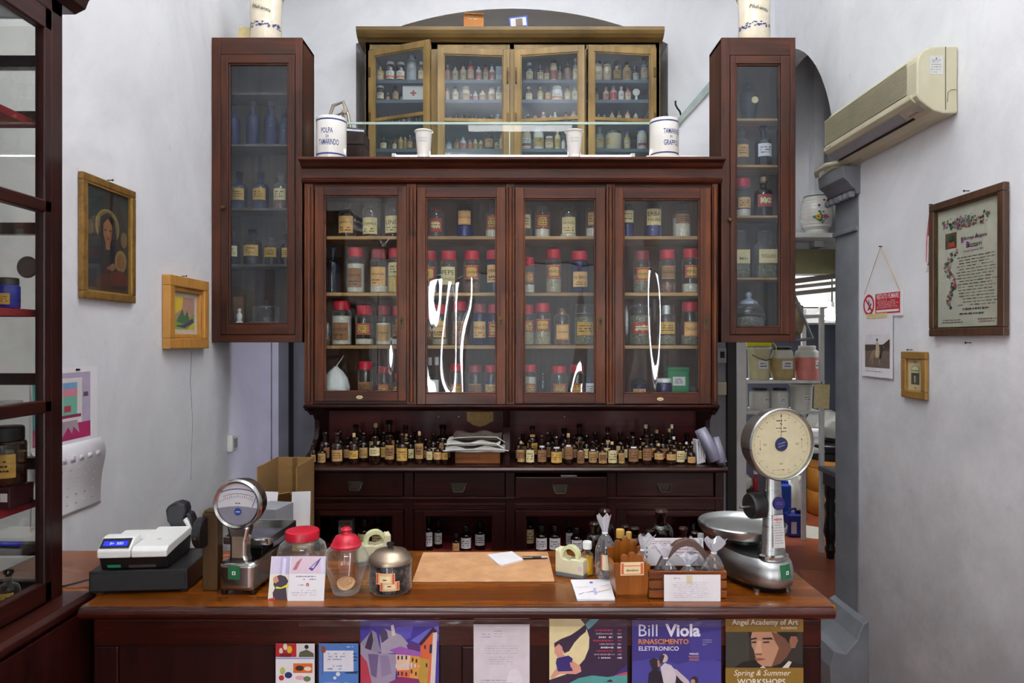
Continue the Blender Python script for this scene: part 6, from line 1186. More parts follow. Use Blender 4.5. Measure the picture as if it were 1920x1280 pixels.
dispenser((CB(1074, 1086)[0], 2.10, CT + .0005), rad(-28), 'ivory tape dispenser beside the yellow oil bottle')
dispenser((XA(700, 2.22), 2.22, CT + .0005), rad(200), 'ivory tape dispenser behind the pear shaped jar', 1.15)
# blotter, note, pen
P4 = [CB(773, 1092), CB(1040, 1091), CB(1027, 1036), CB(793, 1037)]
t = thing('desk_blotter', 'large worn light brown leather desk pad on the counter', 'desk pad', (sum(p[0] for p in P4) / 4, sum(p[1] for p in P4) / 4, CT + .0005))
M['leather'] = surf('worn_leather', hx('#c08a5c'), .6, var=.22, scale=(14, 14, 14), bump=.1, col2=hx('#cf9f72'), rvar=.1)
MB().prism([(p[0], p[1]) for p in P4], CT + .0005, CT + .004, M['leather'], 'xy').build('pad', t, bevel=.001)
setp(MB().prism([CB(x, y)[:2] for x, y in ((914, 1044), (936, 1063), (941, 1064), (981, 1053), (960, 1038))], CT + .0042, CT + .009, M['paper'], 'xy').build('note_pad', None, (CB(948, 1050)[0], CB(948, 1050)[1], CT + .0042)), 'small white note pad lying on the brown desk pad', 'note pad')
t = thing('pen', 'black ballpoint pen lying on the brown desk pad beside the note pad', 'pen', (CB(1003, 1050)[0], CB(1003, 1050)[1], CT + .0042)); L_ = .042
MB().tube([(-L_, -.002, .0052), (L_ * .5, .001, .0052)], .0045, M['black'], 10).build('barrel', t, local=True); MB().tube([(L_ * .5, .001, .0052), (L_, .002, .0052)], [.0045, .0035], M['steel'], 10).build('tip', t, local=True); MB().box(-L_, -L_ * .2, -.008, -.005, .006, .009, M['steel']).build('clip', t, local=True)
# yellow oil bottle
b_ = CB(1101, 1078); bottle('oil_bottle', 'small clear bottle of yellow oil with white cap', 'bottle', (b_[0], b_[1], b_[2]), .0185, .104, B_, C_, 'screw', M['white'], None, (surf('yellow_oil', hx('#d8a010'), .1), .64), rn=.010, sh=.66, nk=.80)
# loose leaflets
t = thing('flyer_stack', 'flat white flyers with fine coloured lines before the wooden box', 'flyer', CB(1112, 1108))
q = [CB(1070, 1090), CB(1082, 1127), CB(1153, 1126), CB(1143, 1089)]
mb = MB(); mb.prism([(p[0], p[1]) for p in q], CT + .0005, CT + .006, M['paper'], 'xy')
def onq(u, v): a = Vector(q[1]).lerp(Vector(q[2]), u); b = Vector(q[0]).lerp(Vector(q[3]), u); c = a.lerp(b, v); return (c.x, c.y, CT + .0064)
for P, c in (([(.30, .30), (.5, .36), (.5, .40), (.30, .33)], '#b58ca6'), ([(.55, .28), (.95, .44), (.95, .48), (.55, .33)], '#c9a08c'), ([(.46, .78), (.54, .78), (.54, .86), (.46, .86)], '#4a4ca0'), ([(.50, .2), (.56, .2), (.58, .55), (.5, .5)], '#b0b4d8'), ([(.1, .55), (.4, .6), (.4, .62), (.1, .57)], '#d6b8c8'), ([(.08, .2), (.25, .3), (.25, .33), (.08, .24)], '#9a90b8'), ([(.7, .6), (.95, .7), (.95, .73), (.7, .63)], '#d8b8b0')): mb.mapped([P], onq, flat(c))
mb.build('sheets', t, fixn=False)
# brown glass bottles at the back of the counter
for k, (px, pt, pw, Y, cap, lb) in enumerate(((1134, 953, 37, 2.31, 'stopper', 'tall brown flask rising behind the tied cellophane bag'), (1114, 978, 32, 2.27, 'stopper', 'brown bottle between the oil bottle and the tied cellophane bag'), (1163, 992, 22, 2.16, 'gold', 'small brown bottle with pale gold cap behind the wooden box'), (1172, 984, 20, 2.31, 'stopper', 'slim black bottle standing rearmost behind the wooden box'),
                                          (1179, 997, 15, 2.20, 'gold', 'tiny black bottle with gold cap behind the wooden box'), (1190, 987, 32, 2.26, 'stopper', 'brown bottle with broad shoulder and dark stopper behind the wooden box'), (1207, 1000, 15, 2.31, 'stopper', 'narrow dark bottle next to the round flask'), (1217, 992, 27, 2.21, 'stopper', 'brown bottle in front of the big round flask'),
                                          (1239, 953, 46, 2.30, 'stopper', 'big round brown flask with tall neck'), (1281, 987, 32, 2.24, 'stopper', 'brown wide necked bottle behind the basket handle'), (1303, 996, 28, 2.30, 'stopper', 'dark bottle between basket and big scale'))):
    R_ = pw * Y / FPX / 2; H_ = ZA(pt, Y) - CT
    bottle('brown_bottle', lb, 'bottle', (XA(px, Y), Y, CT + .0005), R_, H_, B_, M['amberc'] if k in (0, 1, 5, 8, 7, 2) else M['amberd'], 'screw' if cap == 'gold' else 'stopper', M['gold'] if cap == 'gold' else M['amberd'], None, (M['amberd'], .42) if k in (0, 1, 5, 8, 7, 2) else None, 'brown glass bottles on the counter', seg=24, rn=R_ * .36 if R_ > .02 else R_ * .5, sh=.55, nk=.78)
bottle('oil_bottle', 'small clear bottle with white cap between basket and big scale', 'bottle', (XA(1314, 2.18), 2.18, CT + .0005), .011, ZA(1000, 2.18) - CT, B_, C_, 'screw', M['white'], None, None, rn=.007)
# cellophane bags
def cello_bag(loc, R_, H_, fl, label, cont=None, lab=False, seed=1, lean=0.0, rz=0.0):
    t = thing('cellophane_bag', label, 'bag', loc, rz); r = random.Random(seed); n = 36
    def fn(x, y, z):
        a = math.atan2(y, x); f = 1 + .10 * math.sin(9 * a + seed) * min(1, z / H_ * 1.4) + .05 * math.sin(17 * a + 2 * seed); s = lean * (z / H_) ** 2
        return (x * f + s, y * f * .85, z * (1 + .04 * math.sin(5 * a + seed)) if z > H_ * .8 else z)
    MB().lathe([(0, .003), (R_ * .82, 0), (R_ * .95, H_ * .06), (R_, H_ * .3), (R_ * .9, H_ * .5), (R_ * .5, H_ * .66), (R_ * .2, H_ * .74)], M['cello'], seg=n, fn=fn).build('bag_body', t, local=True, fixn=False)
    MB().lathe([(R_ * .2, H_ * .74), (R_ * .25, H_ * .78), (R_ * fl * .7, H_ * .9), (R_ * fl, H_)], glass('cellophane_gathered', (.9, .9, .93), .14, .5, .15, haze=.42, hazecol=(.8, .8, .85)), seg=n, fn=fn).build('gathered_top', t, local=True, fixn=False)
    MB().lathe([(R_ * .2, H_ * .725), (R_ * .27, H_ * .735), (R_ * .27, H_ * .75), (R_ * .2, H_ * .76)], M['paper'], seg=14, fn=lambda x, y, z: (x + lean * (z / H_) ** 2, y, z)).build('tie', t, local=True)
    if cont:
        for k in range(9):
            a = k * 2.4; q = R_ * .55 * (k % 3) / 2; z = H_ * (.08 + .09 * (k // 3)); c_ = cont if k % 2 else M['darkc'] if cont is not M['cello'] else cont
            blob(MB(), (q * math.cos(a), q * math.sin(a) * .8, z + R_ * .1), R_ * .36, R_ * .32, R_ * .3, c_, k + seed, 10, .2).build('sweet', t, local=True)
    if lab: mb = MB(); mb.patch((0, 0, 0), R_ * 1.02, -125, -65, H_ * .20, H_ * .44, flat('#e4d2b0'), 6); mb.patch((0, 0, 0), R_ * 1.025, -125, -118, H_ * .20, H_ * .44, flat('#c8653a'), 2); mb.build('label', t, local=True, fixn=False)
    return t
b_ = CB(1137, 1086); cello_bag((b_[0], b_[1], b_[2]), .034, .190, .62, 'standing cellophane bag with tied top and small label', M['seeds'], True, 3, -.008)
# wooden scalloped box
t = thing('wooden_holder', 'small varnished wooden box with scalloped front and orange edged label', 'box', (XA(1183, 1.93), 1.955, CT + .0005), rad(3))
wv = wood('varnished_pine', hx('#6a3208'), hx('#a8621a'), 'Z', .3, .2, False); s0 = 1.92 / FPX
def scal(w0, w1, hs, n=5):
    P = [(-w0, 0), (w0, 0), (w1, hs[0])]; xs = [w1 - 2 * w1 * k / n for k in range(n + 1)]
    for k in range(n):
        h = hs[k]; c = (xs[k] + xs[k + 1]) / 2; rx = abs(xs[k] - xs[k + 1]) / 2
        P += [(c + rx * math.cos(PI * j / 6), h + rx * .75 * math.sin(PI * j / 6)) for j in range(7)]
    return P
MB().prism(scal(.043, .052, [.088, .112, .118, .112, .088]), -.034, -.024, wv, 'xz').build('front_panel', t, local=True, bevel=.002)
MB().prism(scal(.043, .054, [.110, .128, .136, .128, .110]), .050, .060, wv, 'xz').build('back_panel', t, local=True, bevel=.002)
for s in (-1, 1): MB().prism([(s * .036, 0), (s * .043, 0), (s * .051, .088), (s * .044, .088)], -.024, .05, wv, 'xz').build('side_panel', t, local=True)
MB().box(-.043, .043, -.034, .06, 0, .008, wv).build('bottom', t, local=True)
mb = MB(); mb.box(-.033, .033, -.0352, -.0342, .062, .099, flat('#e8cfa2'))
for a0, b0, c0, d0 in ((-.031, -.024, .065, .096), (.024, .031, .065, .096), (-.024, .024, .088, .090), (-.024, .024, .065, .0665)): mb.box(a0, b0, -.0356, -.0352, c0, d0, flat('#c8602e'))
mb.mapped(scrib(-.018, .018, .072, .080, 1, RN, 1, .6), lambda u, v: (u, -.0358, v), flat('#8a7a52')); mb.build('label', t, local=True)
cello_bag((XA(1193, 1.97), 1.962, CT + .010), .026, .150, .9, 'cellophane bag sticking up out of the scalloped wooden box', M['cello'], False, 8, .03)
# basket with handle
bx = CB(1290, 1127); BL, BR, BY0, BY1 = XA(1217, 1.91), XA(1363, 1.91), 1.91, 2.07
t = thing('gift_basket', 'slatted wooden basket with arched brown handle full of cellophane bags', 'basket', ((BL + BR) / 2, 1.99, CT + .0005)); wb = wood('basket_wood', hx('#5c280c'), hx('#90501f'), 'X', .45, .1, False)
for k in range(3):
    z0 = CT + .002 + k * .027
    MB().box(BL, BR, BY0, BY0 + .008, z0, z0 + .021, wb).build('front_slat', t, bevel=.002); MB().box(BL, BR, BY1 - .008, BY1, z0, z0 + .021, wb).build('rear_slat', t, bevel=.002)
    for x in (BL, BR - .008): MB().box(x, x + .008, BY0 + .008, BY1 - .008, z0, z0 + .021, wb).build('side_slat', t, bevel=.002)
MB().box(BL + .008, BR - .008, BY0 + .008, BY1 - .008, CT + .001, CT + .007, wb).build('bottom', t)
for x in (BL + .008, BR - .014):
    for y in (BY0 + .008, BY1 - .014): MB().box(x, x + .006, y, y + .006, CT + .001, CT + .078, wb).build('corner_post', t)
mb = MB(); hm = surf('handle_brown', hx('#5a4036'), .5, var=.15); Yh = 1.985
cpts = [(1236, 1062), (1243, 1047), (1256, 1031), (1270, 1018), (1287, 1013), (1302, 1017), (1315, 1029), (1328, 1046), (1338, 1062)]
out_ = [(XA(x, Yh), ZA(y, Yh)) for x, y in cpts]; cxm = XA(1287, Yh); czm = ZA(1070, Yh)
def off(p, k): return (cxm + (p[0] - cxm) * k, czm + (p[1] - czm) * k)
mb.prism([(BL + .012, CT + .03)] + [off(p, 1.08) for p in out_] + [(BR - .012, CT + .03), (BR - .028, CT + .03)] + [off(p, .86) for p in out_[::-1]] + [(BL + .028, CT + .03)], Yh - .012, Yh + .012, hm, 'xz'); mb.build('handle', t, bevel=.002)
for px, Y, R_, H_, fl, c_, sd, ln, lb in ((1252, 1.955, .030, .105, .8, M['seeds'], 4, -.012, 'cellophane bag of pale sweets at the scalloped box end of the basket'), (1290, 1.945, .030, .082, .9, M['bark'], 6, .0, 'cellophane bag of dark sweets in the middle of the basket'), (1334, 1.955, .032, .125, .95, M['cello'], 9, .012, 'cellophane bag with feathered top at the big scale end of the basket'), (1310, 2.03, .026, .10, .7, M['bark'], 12, -.01, 'cellophane bag at the back of the basket behind the handle')):
    cello_bag((XA(px, Y), Y, CT + .0075), R_, H_ + .02, fl, lb, c_, False, sd, ln)
def d3(S):
    S.lines(1222, 1014, 1262, 1030, 4, '#c88a96', seed=6); S.lines(1266, 1016, 1312, 1044, 5, '#c0808c', seed=8)
    for y in (1018, 1026, 1034, 1042): S.rect(1212, y, 1214.5, y + 3, '#2a2a2a')
sheetX('paper_card', 'white card with red handwriting standing at the back of the basket', 'card', 1209, 1010, 1320, 1060, 2.05, d3, .12, .0015)
def d4(S):
    S.lines(1262, 1081, 1278, 1086, 1, '#b5a46a', seed=2); S.rect(1287, 1078, 1298, 1094, '#d6c8a8', 2); S.lines(1260, 1090, 1332, 1121, 8, '#c3b4c4', seed=9, th=.25)
sheetX('paper_notice', 'white printed notice taped to the front of the slatted basket', 'notice', 1245, 1077, 1351, 1128.5, 1.893, d4, .0)
# big scale
t = thing('platform_scale', 'big steel shop scale with round cream dial and wide pan', 'scale', (.73, 2.09, CT + .0005), rad(13))
def ovl(x, y, z): return (x, y * 1.75 if y < 0 else y * 1.35, z)
MB().lathe([(.0, .014), (.083, .012), (.092, .02), (.095, .045), (.091, .075), (.081, .093), (.06, .100), (0, .102)], M['steel'], (0, 0, 0), 48, fn=ovl).build('base', t, local=True)
MB().lathe([(.0, .004), (.080, .004), (.084, .016), (0, .016)], M['black'], (0, 0, 0), 40, fn=ovl).build('base_skirt', t, local=True)
for x, y in ((-.05, -.11), (.05, -.11), (-.05, .08), (.05, .08)): MB().lathe([(.009, -.0), (.010, .008), (0, .008)], M['steel'], (x, y, 0), 12).build('foot', t, local=True)
MB().lathe([(.045, .10), (.04, .118), (.03, .125), (.03, .135), (0, .135)], M['black'], (-.0, .03, 0), 24).build('pan_support', t, local=True)
MB().lathe([(0, .128), (.10, .126), (.122, .130), (.131, .142), (.133, .156), (.129, .160), (.124, .150), (.112, .142), (0, .140)], M['steel'], (-.005, .04, 0), 56).build('pan', t, local=True)
mb = MB(); mb.lathe([(.040, .09), (.034, .14), (.028, .24), (.024, .31), (.024, .335)], M['steel'], (0, -.115, 0), 28, sy=.75); mb.build('column', t, local=True)
MB().lathe([(.046, .096), (.046, .104), (.038, .108)], M['chrome'], (0, -.115, 0), 28, sy=.75).build('column_collar', t, local=True)
dz = 1.3575 - CT; dc = (0.0, -.148, dz)
MB().lathe([(0, -.078), (.06, -.076), (.088, -.06), (.1, -.03), (.103, .0), (.1035, .012), (.1, .016), (.097, .013), (.096, .006)], M['steel'], dc, 56, 'y').build('dial_housing', t, local=True)
mb = MB(); mb.lathe([(0, .006), (.0965, .006)], flat('#d9cda6', .4), dc, 48, 'y'); fd = lambda u, v, l=1: (dc[0] + u, dc[1] - .006 - l * .0003, dc[2] + v)
for k in range(100):
    q = 2 * PI * k / 100; r1 = .088; r0 = .0835 if k % 10 == 0 else .0855; w = .0005 if k % 5 else .0008
    mb.mapped([[(r0 * math.cos(q) - w * math.sin(q), r0 * math.sin(q) + w * math.cos(q)), (r1 * math.cos(q) - w * math.sin(q), r1 * math.sin(q) + w * math.cos(q)), (r1 * math.cos(q) + w * math.sin(q), r1 * math.sin(q) - w * math.cos(q)), (r0 * math.cos(q) + w * math.sin(q), r0 * math.sin(q) - w * math.cos(q))]], fd, M['ink'])
for k in range(20):
    if k % 5 == 0: continue
    q = PI / 2 - 2 * PI * k / 20; mb.text(str(k * 50), lambda u, v, q=q: fd(.077 * math.cos(q) + u, .077 * math.sin(q) + v), .008, .0032, M['ink'])
for u0, tx in ((-.052, '750'), (.052, '250')): mb.text(tx, lambda u, v, u0=u0: fd(u0 + u, v), .011, .006, M['ink'])
mb.text('500', lambda u, v: fd(u, v - .055), .011, .006, M['ink']); mb.text('Kg', lambda u, v: fd(u, v + .058), .011, .007, M['ink'])
for v0 in (.067, .046, .036): mb.mapped(scrib(-.018, .018, v0 - .002, v0 + .002, 1, RN, .7, .7), fd, M['ink'])
for s in (-1, 1): mb.mapped([[(s * .066, -.014), (s * .0668, -.014), (s * .0668, .014), (s * .066, .014)], [(s * .0645, s * .010), (s * .0684, s * .010), (s * .0664, s * .017)]], fd, M['ink'])
mb.mapped([[(-.014, -.073), (.006, -.073), (.006, -.0722), (-.014, -.0722)], [(.006, -.0745), (.012, -.0726), (.006, -.0707)]], fd, M['ink'])
mb.mapped([[(-.0006, .0), (.0006, 0), (.0006, .082), (-.0006, .082)], [(-.0025, .078), (.0025, .078), (0, .088)]], lambda u, v: fd(u, v, 3), M['ink'])
mb.lathe([(0, .010), (.019, .010), (.020, .007)], surf('dial_blue', hx('#1f2450'), .25, var=.2), dc, 28, 'y'); mb.mapped(scrib(-.012, .012, -.008, .008, 2, RN, 1, .3), lambda u, v: fd(u, v + u * .3, 15), flat('#8a90c8')); mb.build('dial_face', t, local=True, fixn=False)
MB().lathe([(0, .0135), (.0968, .0135)], M['pic'], dc, 48, 'y').build('dial_glass', t, local=True)
MB().lathe([(0, -.02), (.034, -.02), (.037, -.015), (.037, .015), (.034, .02), (0, .02)], M['black'], (-.052, -.105, .245), 28, 'x').build('tare_knob', t, local=True)
MB().tube([(-.03, -.108, .245), (-.024, -.108, .245)], .012, M['black'], 12).build('knob_axle', t, local=True); MB().tube([(-.072, -.105, .242), (-.10, -.105, .242)], .004, M['steel'], 8).build('lever', t, local=True)
mb = MB(); mb.lathe([(0, .004), (.018, .004), (.019, 0)], surf('badge_violet', hx('#2c2360'), .3), (.004, -.137, .255), 24, 'y'); mb.mapped(scrib(-.011, .011, -.004, .006, 2, RN, 1, .3), lambda u, v: (.004 + u, -.1414, .255 + v), flat('#7c78b8')); mb.build('round_badge', t, local=True)
mb = MB(); mb.mapped([[(-.018, .13), (.020, .13), (.018, .222), (-.016, .222)]], lambda u, v: (u, -.1445 + (v - .13) * .075, v), flat('#c4c2c0', .3)); mb.mapped(scrib(-.014, .015, .14, .205, 9, RN, .9, .35), lambda u, v: (u, -.1451 + (v - .13) * .075, v), flat('#8a8784')); mb.mapped(scrib(-.014, .015, .205, .215, 1, RN, 1, .6), lambda u, v: (u, -.1451 + (v - .13) * .075, v), flat('#c04a4a')); mb.build('spec_plate', t, local=True, fixn=False)
mb = MB(); sy = lambda u, v: (u + .012, -math.sqrt(max(.095 ** 2 - (u + .012) ** 2, 0)) * 1.75 - .001, v)
mb.mapped([[(-.018, .048), (.0, .048), (0, .085), (-.018, .085)], [(.0, .048), (.018, .048), (.018, .085), (.0, .085)]], lambda u, v: (sy(u, v)[0], sy(u, v)[1] + max(0, v - .075) * .9, v), gstk)
for P in ([(-.005, .060), (.005, .060), (.005, .0625), (-.005, .0625)], [(-.005, .0675), (.005, .0675), (.005, .070), (-.005, .070)], [(-.005, .0625), (-.0025, .0625), (-.0025, .0675), (-.005, .0675)], [(.0025, .0625), (.005, .0625), (.005, .0675), (.0025, .0675)]): mb.mapped([P], lambda u, v: (sy(u, v)[0], sy(u, v)[1] - .0006, v), M['paper'])
mb.build('green_sticker', t, local=True, fixn=False)
# ------------------------------------------------------------------ posters on the counter front
YP = 1.886
def p1(S):
    S.rect(517, 1206, 556, 1231, '#b5161c'); S.disc(543, 1217, 5, 7, '#d8b020', 2); S.disc(535, 1212, 4, 6, '#e0d8cc', 2); S.disc(527, 1220, 3.5, 6, '#d8cfc8', 2); S.rect(525, 1224, 546, 1231, '#7a1420', 2)
    S.rect(557, 1206, 589, 1231, '#d8d6d8'); S.poly([(560, 1231), (562, 1222), (575, 1217), (588, 1224), (589, 1231)], '#5a5a40', 2); S.disc(575, 1212, 4, 4, '#22242c', 3); S.rect(517, 1232, 589, 1235, '#8fa0d0')
    S.rect(550, 1243, 586, 1261, '#d86a22'); S.disc(562, 1252, 8, 5, '#3a2420', 2); S.disc(577, 1253, 7, 4, '#e8ddc8', 2); S.disc(541, 1265, 7, 6, '#22286a', 2); S.disc(530, 1257, 5, 7, '#b8c060', 2); S.disc(528, 1270, 5, 5, '#b02a3a', 3); S.disc(563, 1270, 9, 4, '#e0a8b0', 2); S.disc(576, 1272, 7, 5, '#6a7a4a', 3)
    S.rect(522, 1284, 585, 1312, '#c8b8a0')
sheetX('poster', 'small collage poster in red, white and orange, beside the blue one', 'poster', 517, 1206, 590, 1325, YP, p1)
def p2(S):
    S.rect(598, 1206, 672, 1325, '#4a78c0'); S.rect(607, 1219, 663, 1258, '#dcdce4', 2)
    S.lines(614, 1222, 648, 1238, 3, '#8a94b0', 3, .7, .5, 4); S.lines(614, 1245, 645, 1256, 2, '#8a94b0', 3, .6, .5, 5); S.poly([(602, 1210), (610, 1212), (611, 1222), (605, 1224), (602, 1218)], '#8a4a2a', 3); S.rect(604, 1224, 605.5, 1264, '#6a5a50', 3)
    S.lines(650, 1210, 664, 1214, 1, '#dfe4f0', 3); S.disc(634, 1263, 4, 4, '#dcdce0', 3); S.disc(628, 1270, 3, 3, '#dcdce0', 3); S.poly([(645, 1260), (672, 1257), (670, 1262), (650, 1262)], '#203050', 3); S.lines(662, 1222, 670, 1240, 3, '#22304a', 3)
    S.lines(608, 1277, 660, 1281, 1, '#9ab4e0', 2)
sheetX('poster', 'small blue poster with white lettered panel beside the village painting', 'poster', 598, 1206, 672, 1325, YP, p2)
def p3(S):
    S.rect(676, 1162, 823, 1300, '#40349a')
    for P, c in (([(720, 1195), (745, 1175), (775, 1172), (770, 1195), (745, 1205)], '#5c54b8'), ([(770, 1200), (800, 1180), (823, 1172), (823, 1200), (795, 1210)], '#6a66c4'), ([(676, 1165), (700, 1163), (690, 1180), (676, 1180)], '#2c2480')): S.poly(P, c, 2)
    for P, c in (([(676, 1205), (690, 1190), (697, 1180), (706, 1186), (710, 1205), (715, 1222), (676, 1222)], '#8a8498'), ([(690, 1195), (697, 1180), (700, 1200), (695, 1222), (684, 1215)], '#3a2a4a'), ([(712, 1190), (722, 1178), (735, 1183), (752, 1190), (765, 1205), (765, 1222), (715, 1225)], '#a49cae'), ([(712, 1185), (720, 1176), (726, 1184), (728, 1196), (716, 1205)], '#4c3c60'), ([(733, 1172), (738, 1170), (742, 1190), (735, 1192)], '#d8c8c0'),
                 ([(676, 1205), (686, 1215), (712, 1224), (745, 1226), (740, 1290), (676, 1300)], '#9c8fa8'), ([(690, 1225), (710, 1226), (706, 1270), (696, 1265)], '#6a5a82'), ([(712, 1228), (728, 1228), (735, 1262), (716, 1268)], '#8a7c9c'), ([(676, 1225), (688, 1240), (702, 1300), (676, 1300)], '#b0344a'),
                 ([(730, 1218), (750, 1211), (790, 1222), (788, 1230), (745, 1226)], '#9a58b0'), ([(762, 1208), (782, 1205), (790, 1220), (765, 1216)], '#5a2c6a'), ([(742, 1226), (770, 1228), (768, 1255), (744, 1258)], '#e0c0a0'), ([(770, 1228), (788, 1230), (788, 1275), (768, 1270)], '#d89a3a'), ([(744, 1256), (770, 1255), (768, 1272), (745, 1268)], '#d86a3a'),
                 ([(788, 1205), (812, 1180), (818, 1184), (812, 1300), (790, 1285)], '#d86438'), ([(788, 1232), (806, 1236), (800, 1285), (782, 1290)], '#b8923a'), ([(806, 1208), (813, 1206), (812, 1224), (805, 1224)], '#2c2448'), ([(785, 1206), (812, 1175), (823, 1186), (819, 1190), (812, 1184), (790, 1210)], '#3a1a34'), ([(812, 1186), (820, 1184), (815, 1300), (805, 1300), (808, 1260)], '#ddd0cc'),
                 ([(724, 1300), (730, 1278), (752, 1268), (785, 1272), (795, 1300)], '#8a2a6a'), ([(745, 1300), (752, 1280), (775, 1280), (780, 1300)], '#b03c8a')): S.poly(P, c, 3)
    for x, y in ((747, 1232), (754, 1232), (762, 1232), (774, 1236), (781, 1238), (747, 1262), (754, 1262), (762, 1263), (772, 1258), (780, 1262), (797, 1212), (800, 1246)): S.rect(x - 1.6, y - 3.5, x + 1.6, y + 3.5, '#3a2440', 5)
    for x in range(742, 790, 7): S.rect(x, 1242 + (x % 5), x + 3, 1249 + (x % 4), '#c8c8e8', 6)
sheetX('poster', 'painted village poster in violet, orange and ochre hung from the counter top', 'poster', 677, 1162, 823, 1300, YP, p3)
def p4(S):
    S.rect(888, 1171, 993, 1300, '#d8d2d8'); S.lines(902, 1186, 922, 1196, 2, '#9a94b8', 2, .9, .3, 2); S.lines(926, 1180, 942, 1195, 3, '#a8a4b4', 2, .9, .3, 3); S.lines(908, 1208, 975, 1226, 4, '#b0a8b2', 2, .95, .22, 4); S.lines(915, 1229, 968, 1246, 4, '#b8b0ba', 2, .95, .22, 5); S.disc(965, 1275, 14, 22, '#e2dce4', 2); S.lines(896, 1272, 975, 1282, 2, '#9c96b0', 2, .8, .3, 6)
sheetX('paper_notice', 'plain white printed notice taped on the counter front between two posters', 'notice', 888, 1170, 993, 1300, YP, p4)
def p5(S):
    S.rect(1030, 1157, 1176, 1300, '#36213f'); S.poly([(1030, 1157), (1086, 1157), (1098, 1172), (1105, 1195), (1104, 1215), (1096, 1235), (1080, 1253), (1060, 1264), (1030, 1274)], '#e6d9a4', 2)
    S.poly([(1039, 1205), (1052, 1197), (1070, 1190), (1085, 1180), (1097, 1170), (1101, 1172), (1098, 1184), (1088, 1192), (1077, 1204), (1067, 1220), (1058, 1224), (1052, 1212), (1044, 1212), (1040, 1218)], '#35203c', 3); S.poly([(1097, 1170), (1110, 1157), (1126, 1157), (1116, 1168), (1103, 1180)], '#5ea0a4', 3)
    S.poly([(1040, 1213), (1048, 1206), (1054, 1212), (1056, 1226), (1066, 1232), (1088, 1248), (1090, 1258), (1080, 1263), (1050, 1262), (1034, 1273), (1032, 1268), (1046, 1248), (1046, 1232), (1039, 1222)], '#d69a86', 4); S.poly([(1044, 1233), (1066, 1228), (1074, 1234), (1070, 1246), (1074, 1257), (1046, 1258), (1042, 1242)], '#33266e', 5); S.poly([(1068, 1240), (1086, 1250), (1084, 1256), (1070, 1250)], '#d69a86', 6)
    for k, (c, s) in enumerate((('#b03048', 40), ('#9a8fa0', 36), ('#d8d0d8', 33), ('#b03048', 42), ('#9a8fa0', 30), ('#d8d0d8', 28), ('#b03048', 38), ('#9a8fa0', 40), ('#d8d0d8', 32))):
        y = 1181 + k * 6.4; S.lines(1153 - s, y - 2, 1153, y + 2, 1, c, 3, .95, .75, k); S.lines(1157, y - 2, 1166, y + 2, 1, c, 3, 1, .75, k + 20)
    S.poly([(1066, 1280), (1085, 1270), (1110, 1265), (1140, 1268), (1176, 1262), (1176, 1300), (1066, 1300)], '#4e9c96', 3); S.poly([(1150, 1266), (1165, 1252), (1176, 1244), (1176, 1262)], '#3a2c74', 4); S.poly([(1150, 1266), (1160, 1262), (1176, 1258), (1176, 1264)], '#b84a5a', 5); S.poly([(1136, 1277), (1144, 1272), (1150, 1277)], '#2a1c34', 5)
sheetX('poster', 'dark plum poster of a woman with flowing hair before a yellow moon', 'poster', 1030, 1157, 1176, 1300, YP, p5)
def p6(S):
    S.rect(1185, 1163, 1352, 1310, '#3a3282'); S.poly([(1185, 1240), (1230, 1232), (1270, 1245), (1320, 1232), (1352, 1240), (1352, 1310), (1185, 1310)], '#474398', 2); S.poly([(1290, 1190), (1352, 1180), (1352, 1235), (1300, 1240)], '#423a8c', 2)
    S.text('Bill', 1215, 1181, 35, 24, '#dcdaec', 4); S.text('Viola', 1280, 1181, 73, 24, '#e6e4f2', 4, bold=.035); S.text('RINASCIMENTO', 1244, 1202, 94, 10, '#e08a4a', 4, bold=.02); S.text('ELETTRONICO', 1235, 1215, 75, 9, '#dcdaec', 4, bold=.02)
    S.text('10 MARZO', 1326, 1199, 17, 3, '#b8b4d8', 4); S.text('23 LUGLIO', 1326, 1203, 17, 3, '#b8b4d8', 4); S.text('2017', 1321, 1207.5, 8, 3, '#b8b4d8', 4); S.text('FIRENZE', 1301, 1225, 17, 3.6, '#dcdaec', 4, bold=.03); S.text('PALAZZO', 1301, 1230.5, 19, 3.6, '#e0906a', 4, bold=.02); S.text('STROZZI', 1301, 1236, 18, 3.6, '#e0906a', 4, bold=.02)
    # three generic figures, one pale and two dark
    S.poly([(1217, 1238), (1225, 1232), (1234, 1236), (1238, 1246), (1234, 1256), (1222, 1254)], '#2c2028', 4); S.poly([(1232, 1236), (1239, 1240), (1238, 1248), (1233, 1250)], '#a8806e', 5); S.poly([(1216, 1262), (1226, 1252), (1238, 1258), (1246, 1280), (1252, 1310), (1212, 1310)], '#201a28', 4)
    S.disc(1245, 1233, 7, 8, '#c6b8b4', 5); S.poly([(1236, 1230), (1240, 1225), (1246, 1228), (1242, 1240), (1237, 1244)], '#3a2c30', 6); S.poly([(1238, 1250), (1246, 1242), (1258, 1246), (1266, 1256), (1268, 1275), (1264, 1310), (1250, 1310), (1244, 1280)], '#cfc6cc', 5); S.poly([(1262, 1252), (1268, 1254), (1290, 1274), (1296, 1284), (1288, 1284), (1268, 1268)], '#c4b6ba', 5)
    S.disc(1302, 1275, 7, 8, '#3a2428', 5); S.disc(1299, 1277, 4, 5, '#b08a7a', 6); S.poly([(1292, 1284), (1306, 1282), (1318, 1292), (1322, 1310), (1284, 1310)], '#6a2c3c', 5); S.poly([(1268, 1265), (1286, 1286), (1276, 1300), (1266, 1280)], '#241c30', 6)
sheetX('poster', 'deep blue exhibition poster with large white and orange lettering', 'poster', 1185, 1163, 1352, 1310, YP, p6)
